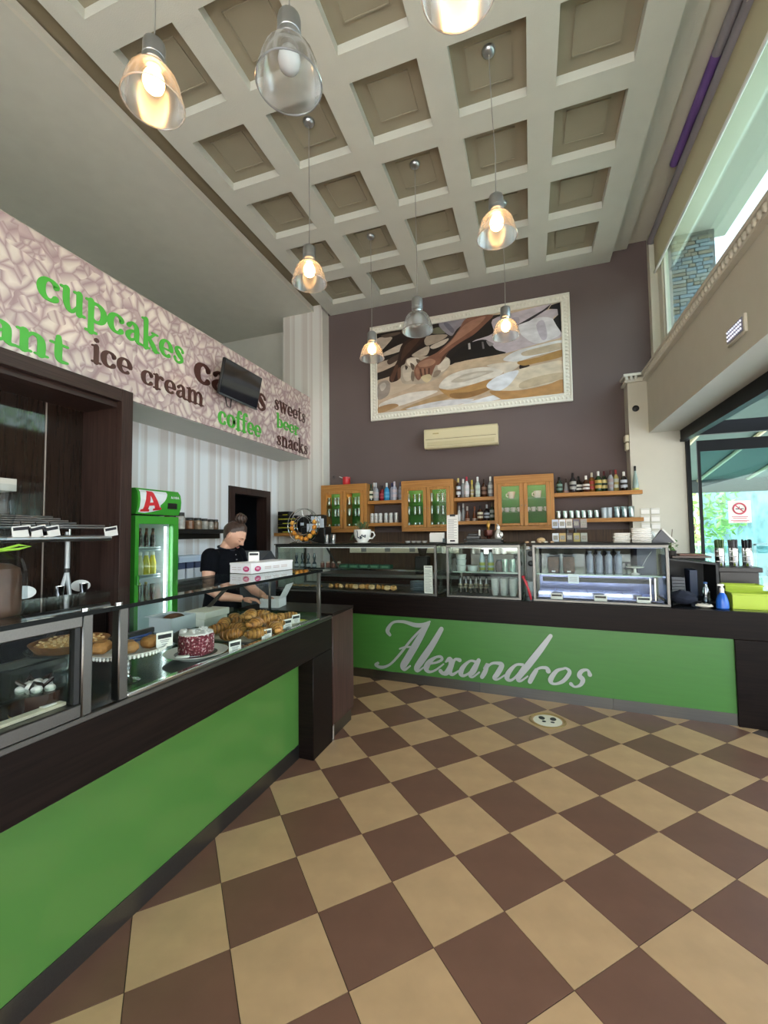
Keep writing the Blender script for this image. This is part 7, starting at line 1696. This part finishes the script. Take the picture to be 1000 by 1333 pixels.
    # face details
    for s in (-1, 1):
        MB().ball((.0750, s*.031, .010), (.0112, .0125, .0100), 12, 8, M=HM).obj('eyelid', mat('eyelid_skin', '#c2927b', .5, var=0), root)
        MB().tube([HM @ Vector((.0885, s*.019, .004)), HM @ Vector((.0905, s*.031, .0015)), HM @ Vector((.0850, s*.044, .005))], [.0012, .0022, .0010], 6).obj('lashes', mat('dark_lashes', '#20160f', .6, var=0), root)
        MB().tube([HM @ Vector((.0945, s*.014, .031)), HM @ Vector((.0925, s*.030, .036)), HM @ Vector((.081, s*.047, .031))], [.0022, .0032, .0014], 6).obj('eyebrow', mat('brow_hair', '#2d1f17', .7, var=0), root)
    lp = MB().tube([HM @ Vector((.086, -.021, -.055)), HM @ Vector((.0965, -.008, -.0515)), HM @ Vector((.0975, 0, -.053)), HM @ Vector((.0965, .008, -.0515)), HM @ Vector((.086, .021, -.055))], [.001, .003, .0032, .003, .001], 6)
    lp.tube([HM @ Vector((.086, -.019, -.058)), HM @ Vector((.0955, -.006, -.0625)), HM @ Vector((.0955, .006, -.0625)), HM @ Vector((.086, .019, -.058))], [.001, .0034, .0034, .001], 6)
    lp.obj('lips', mat('lip_skin', '#b06f63', .45, var=0), root)
    # navy T-shirt with short sleeves and a placket, dark trousers, shoes
    sh = MB(); n = 28
    v, f = loft([(0, 0, .82, .132, .182), (0, 0, .90, .132, .188), (0, 0, 1.0, .118, .168), (.005, 0, 1.10, .118, .160), (.018, 0, 1.22, .132, .176), (.022, 0, 1.30, .118, .183), (.024, 0, 1.355, .090, .145), (.03, 0, 1.385, .070, .085)], n); sh.add(v, f)
    for s in (-1, 1):
        A = arms[s]; e = Vector(A[1]).lerp(Vector(A[2]), .02); sh.tube([A[0], Vector(A[0]).lerp(Vector(A[1]), .5), e], [.074, .069, .065], 16); sh.ball(A[0], .073, 16, 10)
    so = sh.obj('tshirt', mat('navy_cotton', '#080a10', .9, var=.12, scale=14, bump=.2, bscale=40, spec=.12), root)
    r = so.modifiers.new('fuse', 'REMESH'); r.mode = 'VOXEL'; r.voxel_size = .007; r.use_smooth_shade = True
    sm = so.modifiers.new('soften', 'SMOOTH'); sm.factor = .5; sm.iterations = 4
    cm = mat('navy_collar', '#181c28', .8, var=0)
    MB().tube([(.03+.066*math.cos(a)+.006, .062*math.sin(a), 1.388-.018*math.cos(a)) for a in [2*math.pi*k/24 for k in range(24)]], .009, 7, closed=True).obj('collar', cm, so)
    for i in range(2): MB().ball((.133-.008*i*-1, 0, 1.335-.04*i), .0045, 7, 5).obj('button', mat('pale_button', '#8f8f96', .3, var=0), so)
    tr = MB(); v, f = loft([(0, 0, .78, .118, .168), (0, 0, .86, .128, .182), (0, 0, .92, .120, .172)], n); tr.add(v, f)
    for s in (-1, 1): tr.tube([(0, s*.085, .84), (.01, s*.092, .66), (.02, s*.095, .47), (.0, s*.098, .28), (-.01, s*.10, .09)], [.106, .092, .072, .068, .062], 16)
    to = tr.obj('trousers', mat('black_denim', '#17181b', .8, var=.1), root)
    r = to.modifiers.new('fuse', 'REMESH'); r.mode = 'VOXEL'; r.voxel_size = .012; r.use_smooth_shade = True
    for s in (-1, 1):
        MB().tube([(-.055, s*.10, .038), (.03, s*.103, .045), (.11, s*.11, .036), (.175, s*.112, .028)], [.036, .043, .040, .026], 12).box(-.09, .19, s*.106-.042, s*.106+.042, 0, .018, bev=.008).obj('shoe', mat('white_trainer', '#d6d4cf', .6, var=.05), root)
build_person()
